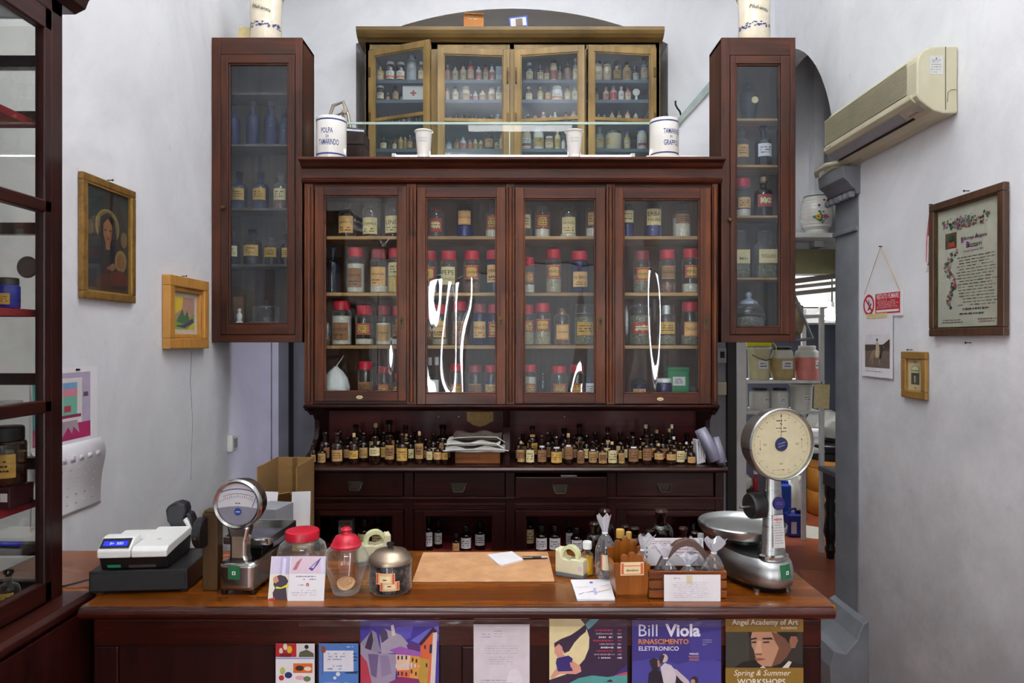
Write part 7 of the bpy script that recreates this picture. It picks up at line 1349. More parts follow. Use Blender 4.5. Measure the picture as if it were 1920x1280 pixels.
def p7(S):
    S.rect(1361, 1154, 1505, 1310, '#2e2a22'); S.rect(1360, 1153, 1506, 1184, '#8a6a22', 2); S.rect(1360, 1251, 1506, 1310, '#8a6a22', 4)
    S.text('Angel Academy of Art', 1434, 1167, 135, 13, '#e2dac6', 5, bold=.018); S.text('FLORENCE', 1479, 1176.5, 42, 4.5, '#d8ceb4', 5, bold=.02)
    S.text('Spring & Summer', 1429, 1262, 112, 14, '#e2dac6', 6, bold=.006, shear=.25); S.text('WORKSHOPS', 1427, 1277, 104, 11, '#e6dfcc', 6, bold=.02)
    # portrait of a young man, dark hair, head turned a little
    S.poly([(1361, 1184), (1404, 1184), (1404, 1251), (1361, 1251)], '#3a3a30', 2); S.poly([(1376, 1251), (1392, 1240), (1416, 1236), (1446, 1242), (1480, 1238), (1505, 1244), (1505, 1251)], '#18140f', 3)
    S.poly([(1407, 1184), (1462, 1184), (1480, 1195), (1484, 1215), (1474, 1232), (1462, 1243), (1444, 1249), (1429, 1248), (1420, 1241), (1417, 1233), (1415, 1226), (1413, 1218), (1409, 1210), (1408, 1198)], '#b88a6c', 4); S.poly([(1446, 1184), (1478, 1190), (1484, 1215), (1474, 1232), (1460, 1244), (1446, 1249), (1454, 1230), (1460, 1214), (1452, 1200)], '#6f4a36', 5)
    S.poly([(1480, 1193), (1492, 1190), (1496, 1200), (1490, 1214), (1482, 1214)], '#94644a', 5); S.poly([(1402, 1184), (1410, 1184), (1408, 1192), (1405, 1196)], '#1c1410', 5); S.poly([(1455, 1184), (1496, 1184), (1494, 1192), (1482, 1192), (1478, 1206), (1472, 1196), (1462, 1190)], '#1c1410', 6)
    for P, c in (([(1407, 1196), (1418, 1194), (1419, 1197), (1408, 1199)], '#2e1c14'), ([(1428, 1195), (1446, 1194), (1450, 1198), (1430, 1198)], '#2e1c14'), ([(1409, 1202), (1417, 1201), (1418, 1204), (1410, 1205)], '#3a2820'), ([(1430, 1202), (1441, 1201), (1443, 1204), (1431, 1205)], '#3a2820'), ([(1420, 1200), (1426, 1200), (1428, 1222), (1416, 1225), (1414, 1221)], '#caa082'), ([(1415, 1224), (1428, 1224), (1428, 1227), (1417, 1227)], '#7a4c38'), ([(1414, 1233), (1424, 1232), (1434, 1234), (1424, 1238), (1416, 1237)], '#a05a4c'), ([(1415, 1234.6), (1434, 1234), (1434, 1235.2), (1415, 1235.6)], '#5a2e28'), ([(1466, 1251), (1478, 1238), (1484, 1240), (1478, 1251)], '#d8d0c4'), ([(1424, 1251), (1430, 1247), (1436, 1251)], '#d8d0c4')): S.poly(P, c, 7)
sheetX('poster', 'gold and dark academy poster with a painted portrait of a young man', 'poster', 1361, 1154, 1505, 1310, YP, p7)
setp(MB().quad((XA(560, 1.885), 1.8845, CT - .048), (XA(1500, 1.885), 1.8845, CT - .048), (XA(1500, 1.885), 1.8845, CT - .066), (XA(560, 1.885), 1.8845, CT - .066), M['film']).build('clear_tape', None, (XA(1030, 1.885), 1.8845, CT - .066), fixn=False), 'long strip of clear tape holding the posters under the counter edge', 'tape')
bpy.data.objects['clear_tape'].modifiers.new('solid', 'SOLIDIFY').thickness = .0004
setp(MB().box(.8685, .8695, 1.93, 2.1, .56, CT - .062, M['paper']).build('taped_paper', None, (.8685, 2.0, .56)), 'white sheet taped on the end of the counter by the stone pillar', 'paper')
# cartons behind the counter, beside the hutch
t = thing('cardboard_box', 'open brown cardboard box standing in the corner beside the hutch', 'box', (-1.10, 3.34, FL))
mb = MB(); x0, x1, y0, y1, h = -.10, .09, -.13, .15, 1.23
for a0, b0, c0, d0 in ((x0, x1, y0, y0 + .006), (x0, x1, y1 - .006, y1), (x0, x0 + .006, y0, y1), (x1 - .006, x1, y0, y1)): mb.box(a0, b0, c0, d0, 0, h if c0 > 0 or d0 > .1 else h - .16, M['card'])
mb.box(x0, x1, y0, y1, 0, .006, M['card']); mb.build('box_body', t, local=True)
MB().quad((x0, y0, h - .16), (x1, y0, h - .16), (x1 - .01, y0 - .08, h - .10), (x0 + .01, y0 - .08, h - .13), M['card']).build('flap', t, local=True, solid=.005)
MB().box(-.02, .005, y1 - .0085, y1 - .0065, 1., h, surf('packing_tape', hx('#6e5230'), .3)).build('tape_strip', t, local=True)
t = thing('cardboard_box', 'lower pale cardboard box carrying the grey printed carton behind the scale', 'box', (-1.02, 2.92, FL))
MB().box(-.12, .12, -.12, .14, 0, 1.0, surf('pale_card', hx('#a98d58'), .9, var=.1)).build('box_body', t, local=True, bevel=.003)
t = thing('printed_carton', 'grey carton with dark printing lying on the pale cardboard box', 'box', (-1.015, 2.90, .8305), rad(-12))
gc = surf('grey_carton', hx('#8c8d92'), .7, var=.06)
MB().box(-.055, .055, -.07, .07, 0, .125, gc).build('carton', t, local=True, bevel=.002)
mb = MB()
for k in range(7): mb.box(-.045 + k * .013, -.037 + k * .013, -.0712, -.0704, .02, .06, flat('#5a5b60'))
mb.text('H 5208.', lambda u, v: (u, -.0714, .010 + v), .09, .012, M['ink'], shear=.2); mb.build('printing', t, local=True)
for k, (x, y, rz_, lb) in enumerate(((-.085, .03, 30, 'white paper sheet standing behind the grey printed carton'), (.075, .03, -20, 'white paper sheet leaning at the hutch side of the grey carton'))):
    setp(MB().obox((0, 0, .075), (.10, .002, .15), M['paper'], (rad(-10), rad(8 - 14 * k), rad(rz_))).build('paper_sheet', None, (-1.015 + x, 2.93 + y + .08, .8305), local=True), lb, 'paper')
# ================================================================== THINGS ON THE WALLS
def LW(u, v, d): return (WL + d, u, v)       # left wall: u runs away from the camera
def RW(u, v, d): return (WR - d, u, v)       # right wall: u is the distance from the camera
def wbox(mb, W_, u0, u1, v0, v1, d0, d1, m):
    a = W_(u0, v0, d0); b = W_(u1, v1, d1); return mb.box(min(a[0], b[0]), max(a[0], b[0]), min(a[1], b[1]), max(a[1], b[1]), min(a[2], b[2]), max(a[2], b[2]), m)
def wframe(t, W_, u0, u1, v0, v1, fw, dp, m, m2=None):
    for nm, q in (('frame_rail', (u0, u1, v1 - fw, v1)), ('frame_rail', (u0, u1, v0, v0 + fw)), ('frame_stile', (u0, u0 + fw, v0 + fw, v1 - fw)), ('frame_stile', (u1 - fw, u1, v0 + fw, v1 - fw))):
        mb = MB(); wbox(mb, W_, *q, .002, dp, m)
        mb.build(nm, t, bevel=.004)
    if m2:
        mb = MB(); g = fw * .82; e = .006
        for q in ((u0 + g, u1 - g, v1 - fw - e, v1 - g), (u0 + g, u1 - g, v0 + g, v0 + fw + e), (u0 + g, u0 + fw + e, v0 + g, v1 - g), (u1 - fw - e, u1 - g, v0 + g, v1 - g)): wbox(mb, W_, *q, .004, dp * .82, m2)
        mb.build('gilt_slip', t)
class Pic:
    """flat picture: polygons in 0..1 coordinates (x to the viewer's right, y up)"""
    def __init__(s, W_, ul, ur, v0, v1, d): s.W, s.ul, s.ur, s.v0, s.v1, s.d, s.mb, s.n = W_, ul, ur, v0, v1, d, MB(), 0
    def at(s, x, y, l): return s.W(s.ul + (s.ur - s.ul) * x, s.v0 + (s.v1 - s.v0) * y, s.d + l * .0003)
    def poly(s, P, c, l=1): s.n += 1; l += min(s.n, 300) * .012; s.mb.add([s.at(x, y, l) for x, y in P], [tuple(range(len(P)))], flat(c) if isinstance(c, str) else c); return s
    def rect(s, a, b, c, d, col, l=1): return s.poly([(a, b), (c, b), (c, d), (a, d)], col, l)
    def disc(s, cx, cy, rx, ry, col, l=1, n=20): return s.poly([(cx + rx * math.cos(2 * PI * k / n), cy + ry * math.sin(2 * PI * k / n)) for k in range(n)], col, l)
    def lines(s, a, b, c, d, rows, col, l=2, fill=.85, th=.4, seed=1):
        for P in scrib(a, c, b, d, rows, random.Random(seed), fill, th): s.poly(P, col, l)
        return s
    def text(s, tx, cx, cy, w, h, col, l=2, bold=0., shear=0., cap=False, align='c'):
        W0, H0 = abs(s.ur - s.ul), s.v1 - s.v0; s.n += 1; l += min(s.n, 300) * .012
        s.mb.text(tx, lambda u, v: s.at(cx + u / W0, cy + v / H0, l), w * W0, h * H0, flat(col), bold, shear, align, cap); return s
    def build(s, name, t): return s.mb.build(name, t, fixn=False)
def nail(W_, u, v, label):
    c = W_(u, v, .0); d = W_(u, v, .022); mb = MB().tube([c, d], .002, M['blackm'], 6); mb.tube([d, W_(u, v, .024)], .0045, M['blackm'], 8); return setp(mb.build('nail', None, c), label, 'nail')
# icon painting
u0, u1, v0, v1 = 2.552, 2.913, 1.812, 2.288
t = thing('icon_painting', 'dark framed devotional painting of a haloed woman on the white wall', 'painting', LW((u0 + u1) / 2, v0, 0))
wframe(t, LW, u0, u1, v0, v1, .03, .022, M['giltm'], surf('gilt_light', hx('#b08a48'), .35, .5, var=.2))
p = Pic(LW, u0 + .03, u1 - .03, v0 + .03, v1 - .03, .006); p.rect(0, 0, 1, 1, '#2b3130', 0)
p.poly([(.05, .62), (.2, .86), (.5, .96), (.8, .86), (.95, .62), (.95, 1), (.05, 1)], '#33403c', 1); p.poly([(.05, 0), (.95, 0), (.95, .1), (.05, .1)], '#4a3a24', 1)
p.disc(.5, .64, .27, .17, '#8f7d46', 2); p.disc(.5, .64, .245, .15, '#6f6440', 3); p.poly([(.3, .6), (.34, .72), (.5, .78), (.66, .72), (.7, .58), (.72, .4), (.95, .3), (.95, .05), (.05, .05), (.1, .3), (.26, .44)], '#23272e', 4); p.poly([(.4, .56), (.4, .66), (.5, .72), (.6, .66), (.6, .55), (.55, .48), (.55, .42), (.45, .42), (.45, .48)], '#8a5f3e', 5); p.poly([(.36, .52), (.38, .68), (.5, .75), (.62, .68), (.64, .52), (.61, .66), (.5, .72), (.39, .66)], '#1c1d22', 6)
for q in ((.445, .605), (.555, .605)): p.disc(*q, .03, .008, '#2c1c14', 6)
p.poly([(.485, .6), (.515, .6), (.52, .555), (.48, .555)], '#9c7048', 6); p.disc(.5, .525, .035, .008, '#6a352c', 6)
p.disc(.12, .6, .07, .07, '#6a5a40', 3); p.disc(.88, .55, .08, .08, '#7a6644', 3); p.disc(.8, .33, .14, .11, '#8a7848', 5); p.disc(.79, .33, .09, .075, '#8a5c3c', 6); p.poly([(.55, .2), (.78, .24), (.95, .2), (.95, .1), (.5, .06)], '#5c2c20', 6); p.poly([(.45, .24), (.62, .3), (.72, .27), (.6, .22)], '#8a5f3e', 7); p.poly([(.2, .1), (.4, .2), (.55, .17), (.6, .06), (.25, .05)], '#4a2a20', 6)
p.build('canvas', t)
wbox(MB(), LW, u0 + .028, u1 - .028, v0 + .028, v1 - .028, .0125, .0145, M['pic']).build('glazing', t)
nail(LW, 2.74, 2.297, 'black nail above the dark framed devotional painting')
# gilt framed small landscape
u0, u1, v0, v1 = 3.165, 3.575, 1.615, 1.962
t = thing('framed_landscape', 'small bright landscape in a thick honey wooden frame beside the cabinet', 'painting', LW((u0 + u1) / 2, v0, 0))
wframe(t, LW, u0, u1, v0, v1, .050, .040, M['giltl']); wframe(t, LW, u0 + .05, u1 - .05, v0 + .05, v1 - .05, .022, .026, M['giltl'])
p = Pic(LW, u0 + .069, u1 - .069, v0 + .069, v1 - .069, .008); p.rect(0, 0, 1, 1, '#c9c2b4', 0); p.rect(.12, .12, .88, .88, '#b08878', 1); p.poly([(.12, .88), (.12, .45), (.4, .6), (.45, .88)], '#d8b83a', 2); p.poly([(.12, .12), (.88, .12), (.88, .5), (.6, .38), (.4, .55), (.25, .4), (.12, .35)], '#8a9a4a', 2); p.poly([(.2, .3), (.42, .6), (.5, .42), (.6, .58), (.7, .3), (.5, .24)], '#4a6a4a', 3); p.poly([(.15, .2), (.5, .24), (.8, .4), (.86, .3), (.5, .15)], '#4a4464', 4); p.poly([(.7, .2), (.88, .3), (.88, .12), (.6, .12)], '#c8b840', 4); p.build('canvas', t)
nail(LW, 3.36, 1.972, 'black nail above the honey framed landscape')
# wall calendar
u0, u1 = 2.30, 2.668; t = thing('wall_calendar', 'open wall calendar with a colourful room picture, hung behind the vitrine', 'calendar', LW((u0 + u1) / 2, 1.016, 0))
p = Pic(LW, u0, u1, 1.275, 1.555, .004); p.rect(0, 0, 1, 1, M['paper'], 0); p.rect(.02, .05, .88, .93, '#b0a2ba', 1); p.rect(.02, .05, .88, .26, '#a82a5c', 2); p.poly([(.02, .26), (.3, .26), (.26, .93), (.02, .93)], '#4a9a98', 2); p.rect(.34, .26, .74, .86, '#d8d4d0', 3); p.rect(.44, .38, .66, .80, '#6fae98', 4); p.rect(.44, .62, .66, .72, '#c8808c', 5); p.rect(.44, .72, .66, .80, '#6f9ac0', 5); p.rect(.46, .42, .56, .5, '#a83a4a', 6); p.rect(.36, .34, .72, .38, '#8a2a50', 6); p.rect(.28, .70, .38, .86, '#b8823a', 4); p.poly([(.4, .05), (.42, .3), (.66, .3), (.7, .12), (.6, .22), (.58, .12), (.52, .22)], '#a09098', 4); p.rect(.76, .6, .84, .66, '#5a4a50', 4); p.poly([(.2, .1), (.36, .2), (.34, .3), (.22, .28)], '#8a7060', 5); p.build('picture_page', t)
mb = MB(); n = 24; col = []
for k in range(n + 1): y = 1.016 + (1.275 - 1.016) * k / n; col.append((y, .005 + .020 * math.sin(PI * (k / n) ** 3)))
mb.add([LW(u, y, d) for y, d in col for u in (u0, u1 + .02)], [(2 * k, 2 * k + 1, 2 * k + 3, 2 * k + 2) for k in range(n)], M['paper'], True)
for r in range(6):
    for c in range(7):
        v = 1.05 + r * .032; dd = .0065 + .020 * math.sin(PI * ((v - 1.016) / .259) ** 3)
        if r < 5: mb.mapped([[(u0 + .03 + c * .05, v), (u0 + .036 + c * .05, v), (u0 + .036 + c * .05, v + .006), (u0 + .03 + c * .05, v + .006)]], lambda u, v, dd=dd: LW(u, v, dd), flat('#a8aabc'))
        else: mb.mapped([[(u0 + .024 + c * .05, v), (u0 + .05 + c * .05, v), (u0 + .05 + c * .05, v + .02), (u0 + .024 + c * .05, v + .02)]], lambda u, v, dd=dd: LW(u, v, dd + .0006), flat('#d2ccd6'))
mb.build('date_pages', t, solid=.0015, fixn=False)
MB().tube([LW(2.54, 1.545, .002), LW(2.54, 1.545, .016)], .004, M['blackm'], 8).build('pin', t)
# light switch under the tall cabinet
t = thing('light_switch', 'small white surface mounted light switch on the wall under the tall cabinet', 'switch', LW(3.93, 1.035, 0))
wbox(MB(), LW, 3.885, 3.965, 1.02, 1.115, .001, .035, M['white']).build('box', t, bevel=.006); wbox(MB(), LW, 3.905, 3.948, 1.04, 1.095, .035, .040, surf('grey_rocker', hx('#9a9a98'), .4)).build('rocker', t, bevel=.002)
struct(MB().tube([LW(3.45, .95, .001), LW(3.47, 1.25, .0012), LW(3.445, 1.45, .001), LW(3.46, 1.6, .001)], .0016, M['wallg'], 5), 'trim_wall_cable')
# dark upright strip put in for the black gap behind the cabinets, grey post
setp(MB().box(XA(541, 4.6), XA(549, 4.6), 4.60, 4.62, 0, 1.72, M['blackm']).build('dark_gap_strip', None, (XA(545, 4.6), 4.61, 0)), 'narrow black plank standing upright between wall corner and hutch', 'plank')
# ------------------------------------------------------------------ right wall
# certificate
u0, u1, v0, v1 = 2.507, 2.957, 1.672, 2.238
t = thing('framed_certificate', 'large illuminated guild certificate in a dark wooden frame', 'certificate', RW((u0 + u1) / 2, v0, 0))
wframe(t, RW, u0, u1, v0, v1, .032, .026, M['framed'], M['brass'])
p = Pic(RW, u1 - .034, u0 + .034, v0 + .034, v1 - .034, .008); p.rect(0, 0, 1, 1, '#cfd0bc', 0)
p.rect(.14, .66, .33, .79, '#5a4a2a', 1); p.poly([(.17, .67), (.24, .78), (.31, .67)], '#a83a2c', 2); p.disc(.24, .74, .05, .03, '#2c4a3c', 3)
r = random.Random(5); FC = ['#a8404e', '#3c6a4a', '#7a5a9a', '#4a7a5a', '#b86a6a', '#2c4a3a', '#c08a8a']
for k in range(230):
    if k < 110: x, y = .1 + .74 * r.random(), .815 + .075 * r.random() - .02 * math.cos(9 * k)
    else: y = .16 + .48 * r.random(); x = .235 + (.07 * math.sin(y * 22) + (r.random() - .5) * .12) * (.35 + y)
    s = .008 + .02 * r.random(); a = 6.3 * r.random(); p.poly([(x + s * math.cos(a + q), y + s * .62 * math.sin(a + q)) for q in (0, 1.3, 2.5, 3.8, 5.0)], FC[r.randrange(7)], 2 + k % 3)
p.text('Bottega Artigiana', .63, .715, .46, .036, '#3c3430', 3, .012); p.text('Bizzarri', .62, .66, .24, .04, '#3c3430', 3, .012); p.text('B', .43, .71, .05, .045, '#8a3a8a', 5, .03); p.text('A', .655, .722, .05, .042, '#8a3a8a', 5, .03); p.text('B', .515, .665, .055, .05, '#8a3a8a', 5, .03); p.text('Firenze Settembre 1842', .6, .615, .3, .018, '#5a4c44', 3)
p.lines(.33, .17, .97, .58, 17, '#6a6254', 2, .95, .3, 3); p.lines(.42, .135, .85, .165, 1, '#5a5246', 2, 1, .5, 4); p.lines(.36, .10, .8, .125, 1, '#5a5246', 2, 1, .5, 5); p.lines(.08, .035, .44, .075, 2, '#6a5a4e', 2, 1, .4, 6); p.lines(.66, .035, .94, .075, 2, '#8a4a40', 2, 1, .4, 7); p.build('parchment', t)
wbox(MB(), RW, u0 + .03, u1 - .03, v0 + .03, v1 - .03, .0155, .0175, M['pic']).build('glazing', t)
nail(RW, 2.73, 2.252, 'black nail above the framed certificate'); nail(RW, 2.72, 1.645, 'black nail below the framed certificate')
t = thing('ribbon', 'red and white twisted ribbon hanging beside the certificate', 'ribbon', RW(2.975, 1.97, 0))
rr2 = surf('ribbon_red', hx('#b03a52'), .7)
MB().tube([RW(2.97, 2.24, .006), RW(2.975, 2.16, .012), RW(2.99, 2.08, .01), RW(2.995, 2.0, .008), RW(2.985, 1.985, .008)], .006, rr2, 8, flat=.4).build('red_strand', t); MB().tube([RW(2.97, 2.24, .008), RW(2.985, 2.14, .008), RW(2.98, 2.04, .014), RW(2.99, 1.98, .01), RW(3.0, 1.955, .008)], .004, M['paper'], 8, flat=.5).build('white_strand', t)
MB().tube([RW(2.97, 2.245, 0), RW(2.97, 2.245, .016)], .003, M['blackm'], 6).build('pin', t)
# no smoking sign
u0, u1, v0, v1 = 3.19, 3.545, 1.772, 1.895
t = thing('no_smoking_sign', 'red and white no smoking sign hanging from a string', 'sign', RW((u0 + u1) / 2, v0, 0))
wbox(MB(), RW, u0, u1, v0, v1, .003, .007, M['paper']).build('board', t)
p = Pic(RW, u1, u0, v0, v1, .0074)
p.rect(.34, .12, .955, .93, '#b8202e', 1); p.text('VIETATO FUMARE', .65, .80, .56, .20, '#ece4e4', 3, .01, 0, True); p.lines(.37, .32, .93, .66, 6, '#e0b8b8', 3, .95, .4, 2); p.rect(.37, .18, .93, .27, '#ece6e4', 3)
def ring(p, cx, cy, R0, R1, c, l, asp):
    n = 32
    for k in range(n): a, b = 2 * PI * k / n, 2 * PI * (k + 1) / n; p.poly([(cx + R0 * math.cos(a), cy + R0 * asp * math.sin(a)), (cx + R1 * math.cos(a), cy + R1 * asp * math.sin(a)), (cx + R1 * math.cos(b), cy + R1 * asp * math.sin(b)), (cx + R0 * math.cos(b), cy + R0 * asp * math.sin(b))], c, l)
asp = (u1 - u0) / (v1 - v0); ring(p, .165, .52, .115, .15, '#b8202e', 2, asp); p.poly([(.07, .74), (.09, .80), (.26, .30), (.24, .24)], '#b8202e', 4); p.poly([(.13, .30), (.16, .30), (.24, .54), (.22, .6)], '#2a2a2c', 3); p.poly([(.15, .6), (.17, .78), (.19, .62), (.175, .5)], '#5a6a6a', 3); p.build('print', t)
MB().tube([RW(3.53, 1.893, .008), RW(3.375, 2.118, .008), RW(3.21, 1.893, .008)], .0016, M['tan'], 6).build('string', t)
MB().tube([RW(3.375, 2.118, 0), RW(3.375, 2.120, .016)], .003, M['blackm'], 6).build('nail', t)
# photo page hanging under the sign
u0, u1, v0, v1 = 3.265, 3.545, 1.472, 1.785
t = thing('photo_page', 'white calendar page with a desert photograph of a rider, below the red sign', 'picture', RW((u0 + u1) / 2, v0, 0))
wbox(MB(), RW, u0, u1, v0, v1, .009, .0105, M['paper']).build('page', t)
p = Pic(RW, u1, u0, v0, v1, .0108); p.rect(.10, .15, .92, .52, '#6a5c50', 1); p.poly([(.10, .42), (.92, .42), (.92, .52), (.10, .52)], '#4a4038', 2); p.poly([(.10, .53), (.62, .53), (.78, .57), (.92, .63), (.92, .68), (.10, .68)], '#dcdadc', 3); p.poly([(.66, .5), (.80, .56), (.92, .61), (.92, .46)], '#3a322c', 2)
p.poly([(.30, .36), (.38, .43), (.52, .44), (.62, .42), (.66, .5), (.72, .53), (.74, .48), (.68, .44), (.66, .36), (.62, .30), (.62, .2), (.58, .2), (.57, .30), (.40, .31), (.38, .2), (.34, .2), (.35, .31), (.28, .24), (.26, .2), (.24, .21), (.28, .3)], '#8a7056', 4); p.poly([(.46, .36), (.48, .50), (.50, .56), (.56, .56), (.60, .46), (.58, .34), (.5, .30)], '#b8a88a', 5); p.disc(.52, .595, .028, .024, '#3a3038', 6); p.poly([(.62, .38), (.66, .5), (.72, .53), (.70, .44), (.66, .32), (.58, .28)], '#2e2824', 5)
p.lines(.10, .115, .55, .13, 1, '#a09ca0', 2, 1, .5, 2); p.lines(.10, .08, .75, .1, 1, '#7a767c', 2, 1, .5, 3); p.build('print', t)
wbox(MB(), RW, 3.31, 3.50, 1.766, 1.79, .0112, .0118, surf('old_tape', hx('#cfc088'), .4)).build('tape_strip', t)
# small gold frame
u0, u1, v0, v1 = 2.992, 3.18, 1.392, 1.604
t = thing('framed_picture', 'small picture of an arched window in a flat gold frame', 'picture', RW((u0 + u1) / 2, v0, 0))
wframe(t, RW, u0, u1, v0, v1, .034, .02, surf('flat_gold_frame', hx('#8e6a30'), .4, var=.15))
p = Pic(RW, u1 - .033, u0 + .033, v0 + .033, v1 - .033, .006); p.rect(0, 0, 1, 1, '#b09a6a', 0); p.rect(.08, .04, .92, .96, '#bfb088', 1); p.disc(.5, .9, .14, .05, '#a88a50', 2); p.disc(.5, .68, .27, .13, '#8a8a6a', 2); p.disc(.5, .67, .22, .11, '#c0c8a0', 3); p.rect(.23, .2, .77, .66, '#8a8468', 3); p.rect(.26, .22, .74, .56, '#3c3830', 4); p.rect(.26, .57, .74, .62, '#b0b090', 5); p.rect(.44, .26, .52, .48, '#a8a080', 5)
for k in range(8): p.rect(.28, .25 + k * .037, .42, .262 + k * .037, '#6a6450', 5); p.rect(.56, .25 + k * .037, .72, .262 + k * .037, '#6a6450', 5)
p.disc(.5, .1, .06, .03, '#6a6450', 2); p.build('print', t)
nail(RW, 3.12, 1.612, 'long black nail above the small gold framed picture')
# ------------------------------------------------------------------ air conditioner
AY0, AY1 = 2.80, 3.622
ac = thing('air_conditioner', 'yellowed split air conditioner mounted high on the white wall', 'air conditioner', RW((AY0 + AY1) / 2, 2.585, 0))
prof = [(0, 2.862), (.07, 2.862), (.11, 2.858), (.14, 2.845), (.158, 2.822), (.166, 2.80), (.168, 2.66), (.155, 2.640), (.10, 2.598), (.06, 2.586), (0, 2.586)]
MB().prism([(WR - .002 - d, z) for d, z in prof], AY0, AY1, M['acb'], 'xz').build('casing', ac, bevel=.006)
mb = MB(); gg = surf('grille_grey', hx('#4c4a44'), .7, var=.1); wbox(mb, RW, AY0 + .075, AY1 - .006, 2.684, 2.818, .1692, .1704, gg)
for k in range(17): z = 2.687 + k * .0078; wbox(mb, RW, AY0 + .07, AY1 - .004, z, z + .0034, .170, .1735, M['acb'])
mb.build('intake_grille', ac)
MB().prism([(WR - .1705, 2.676), (WR - .177, 2.672), (WR - .176, 2.655), (WR - .158, 2.637), (WR - .150, 2.640), (WR - .165, 2.66)], AY0 + .03, AY1, M['acb'], 'xz').build('front_lip', ac, bevel=.003)
def under(u, k): return (WR - (.153 - .05 * k), u, 2.6375 - .0395 * k - .0016)
MB().quad(under(AY0 + .16, .02), under(AY1 - .01, .02), under(AY1 - .01, .72), under(AY0 + .16, .72), surf('louver_grey', hx('#8f8f94'), .4)).build('air_louver', ac, solid=.003)
MB().quad(under(AY0 + .12, .78), under(AY1 - .03, .78), under(AY1 - .03, .95), under(AY0 + .12, .95), M['blackm']).build('air_slot', ac, solid=.002)
mb = MB().quad(under(AY0 + .03, .1), under(AY0 + .15, .1), under(AY0 + .15, .7), under(AY0 + .03, .7), surf('panel_grey', hx('#aba89c'), .5)); mb.quad(*[(x, y, z - .002) for x, y, z in (under(AY0 + .07, .5), under(AY0 + .13, .5), under(AY0 + .13, .56), under(AY0 + .07, .56))], flat('#b04a3c')); mb.build('indicator_panel', ac, solid=.001)
mb = MB(); mb.box(WR - .118, WR - .062, AY0 - .0012, AY0 - .0004, 2.745, 2.822, flat('#c4c6c2')); f3 = lambda u, v: (WR - .09 + u, AY0 - .0016, 2.783 + v)
mb.mapped(scrib(-.024, .024, -.034, .018, 5, RN, .9, .3), f3, flat('#80868c')); mb.mapped([[(-.004, .024), (.004, .024), (0, .032)]], f3, flat('#3a4660')); mb.mapped(scrib(-.02, .02, .018, .022, 1, RN, 1, .6), f3, flat('#3a4660')); mb.build('rating_label', ac, fixn=False)
MB().box(WR - .0535, WR - .0505, AY0 - .0012, AY0 + .001, 2.60, 2.858, surf('seam_dark', hx('#5e5a48'), .7)).build('side_seam', ac)
MB().tube([(WR - .045, AY0 - .001, 2.63), (WR - .042, AY0 - .001, 2.672), (WR - .03, AY0 - .001, 2.682), (WR - .008, AY0 - .001, 2.682)], .0012, surf('seam_dark', (0, 0, 0)), 6).build('knockout_outline', ac)
mb = MB(); mb.text('Inverter', lambda u, v: (WR - .1778, AY1 - .06 - u, 2.664 + v), .05, .011, M['ink']); mb.build('front_lettering', ac)
hose = surf('hose_cream', hx('#b8b292'), .5, var=.1)
t = thing('condensate_hose', 'looped cream pipes behind the air conditioner above the stone capital', 'pipe', (WR - .05, 3.66, 2.575))
MB().tube([(WR - .05, 3.50, 2.60), (WR - .06, 3.64, 2.605), (WR - .11, 3.74, 2.615), (WR - .12, 3.84, 2.60), (WR - .10, 3.87, 2.585)], .013, hose, 10).build('pipe', t); MB().tube([(WR - .03, 3.50, 2.592), (WR - .035, 3.64, 2.595), (WR - .07, 3.74, 2.60), (WR - .075, 3.86, 2.585)], .010, hose, 10).build('thin_pipe', t)
# switches on the grey wall beside the hutch
for py, h, lb, m in ((666, 24, 'grey electric switch on the narrow wall beside the hutch, upper one', 'grey_switch'), (728, 20, 'beige electric box on the narrow wall beside the hutch, lower one', 'beige_switch')):
    X, Y, Z = PX(1353, py, 4.735); t = thing('switch_box', lb, 'switch', (X, YB - .012, Z)); k = 4.735 / FPX; c = surf(m, hx('#8a8a86' if m[0] == 'g' else '#b5b196'), .5)
    MB().box(-8 * k, 8 * k, -.02, .001, -h * k / 2 * 1.2, h * k / 2 * 1.2, c).build('box', t, local=True, bevel=.003); MB().box(-4 * k, 4 * k, -.024, -.02, -h * k * .2, h * k * .3, M['blackm'] if m[0] == 'g' else c).build('rocker', t, local=True)
setp(MB().tube([(0, -.004, .0), (.003, -.006, -.06), (-.003, -.006, -.16), (.0, -.006, -.22)], .008, M['paper'], 8, flat=.4).build('paper_slip', None, (XA(1333, 3.9), YB - .01, ZA(783, YB) + .0), local=True), 'white paper slip stuck on the grey wall beside the side bracket', 'paper')
# ================================================================== STOREROOM
YS = 5.46; S1, S2, S3 = 1.345, 1.105, .80
t = thing('shelving_unit', 'white painted storeroom shelving with three boards, seen past the big scale', 'shelving', (2.09, 5.5, 0))
SX0, SX1 = 1.76, XA(1545, 5.34); mwh = surf('worn_white_paint', hx('#d6d6d2'), .5, var=.1)
for x in (SX0, SX1 - .035):
    for y in (5.33, 5.66): MB().box(x, x + .035, y, y + .03, 0, 1.92, mwh).build('upright', t, bevel=.003)
for z in (S1, S2, S3, 1.86): MB().box(SX0, SX1, 5.325, 5.69, z - .022, z, mwh).build('shelf', t, bevel=.002)
hd = surf('hdpe', hx('#d9d8cc'), .35, var=.05); pale = surf('pale_yellow_tub', hx('#d2caa0'), .4, var=.1); pink = surf('salmon_contents', hx('#d8837a'), .45, var=.1); sand = surf('sandy_tub', hx('#b9a570'), .4, var=.25, scale=(8, 8, 8))
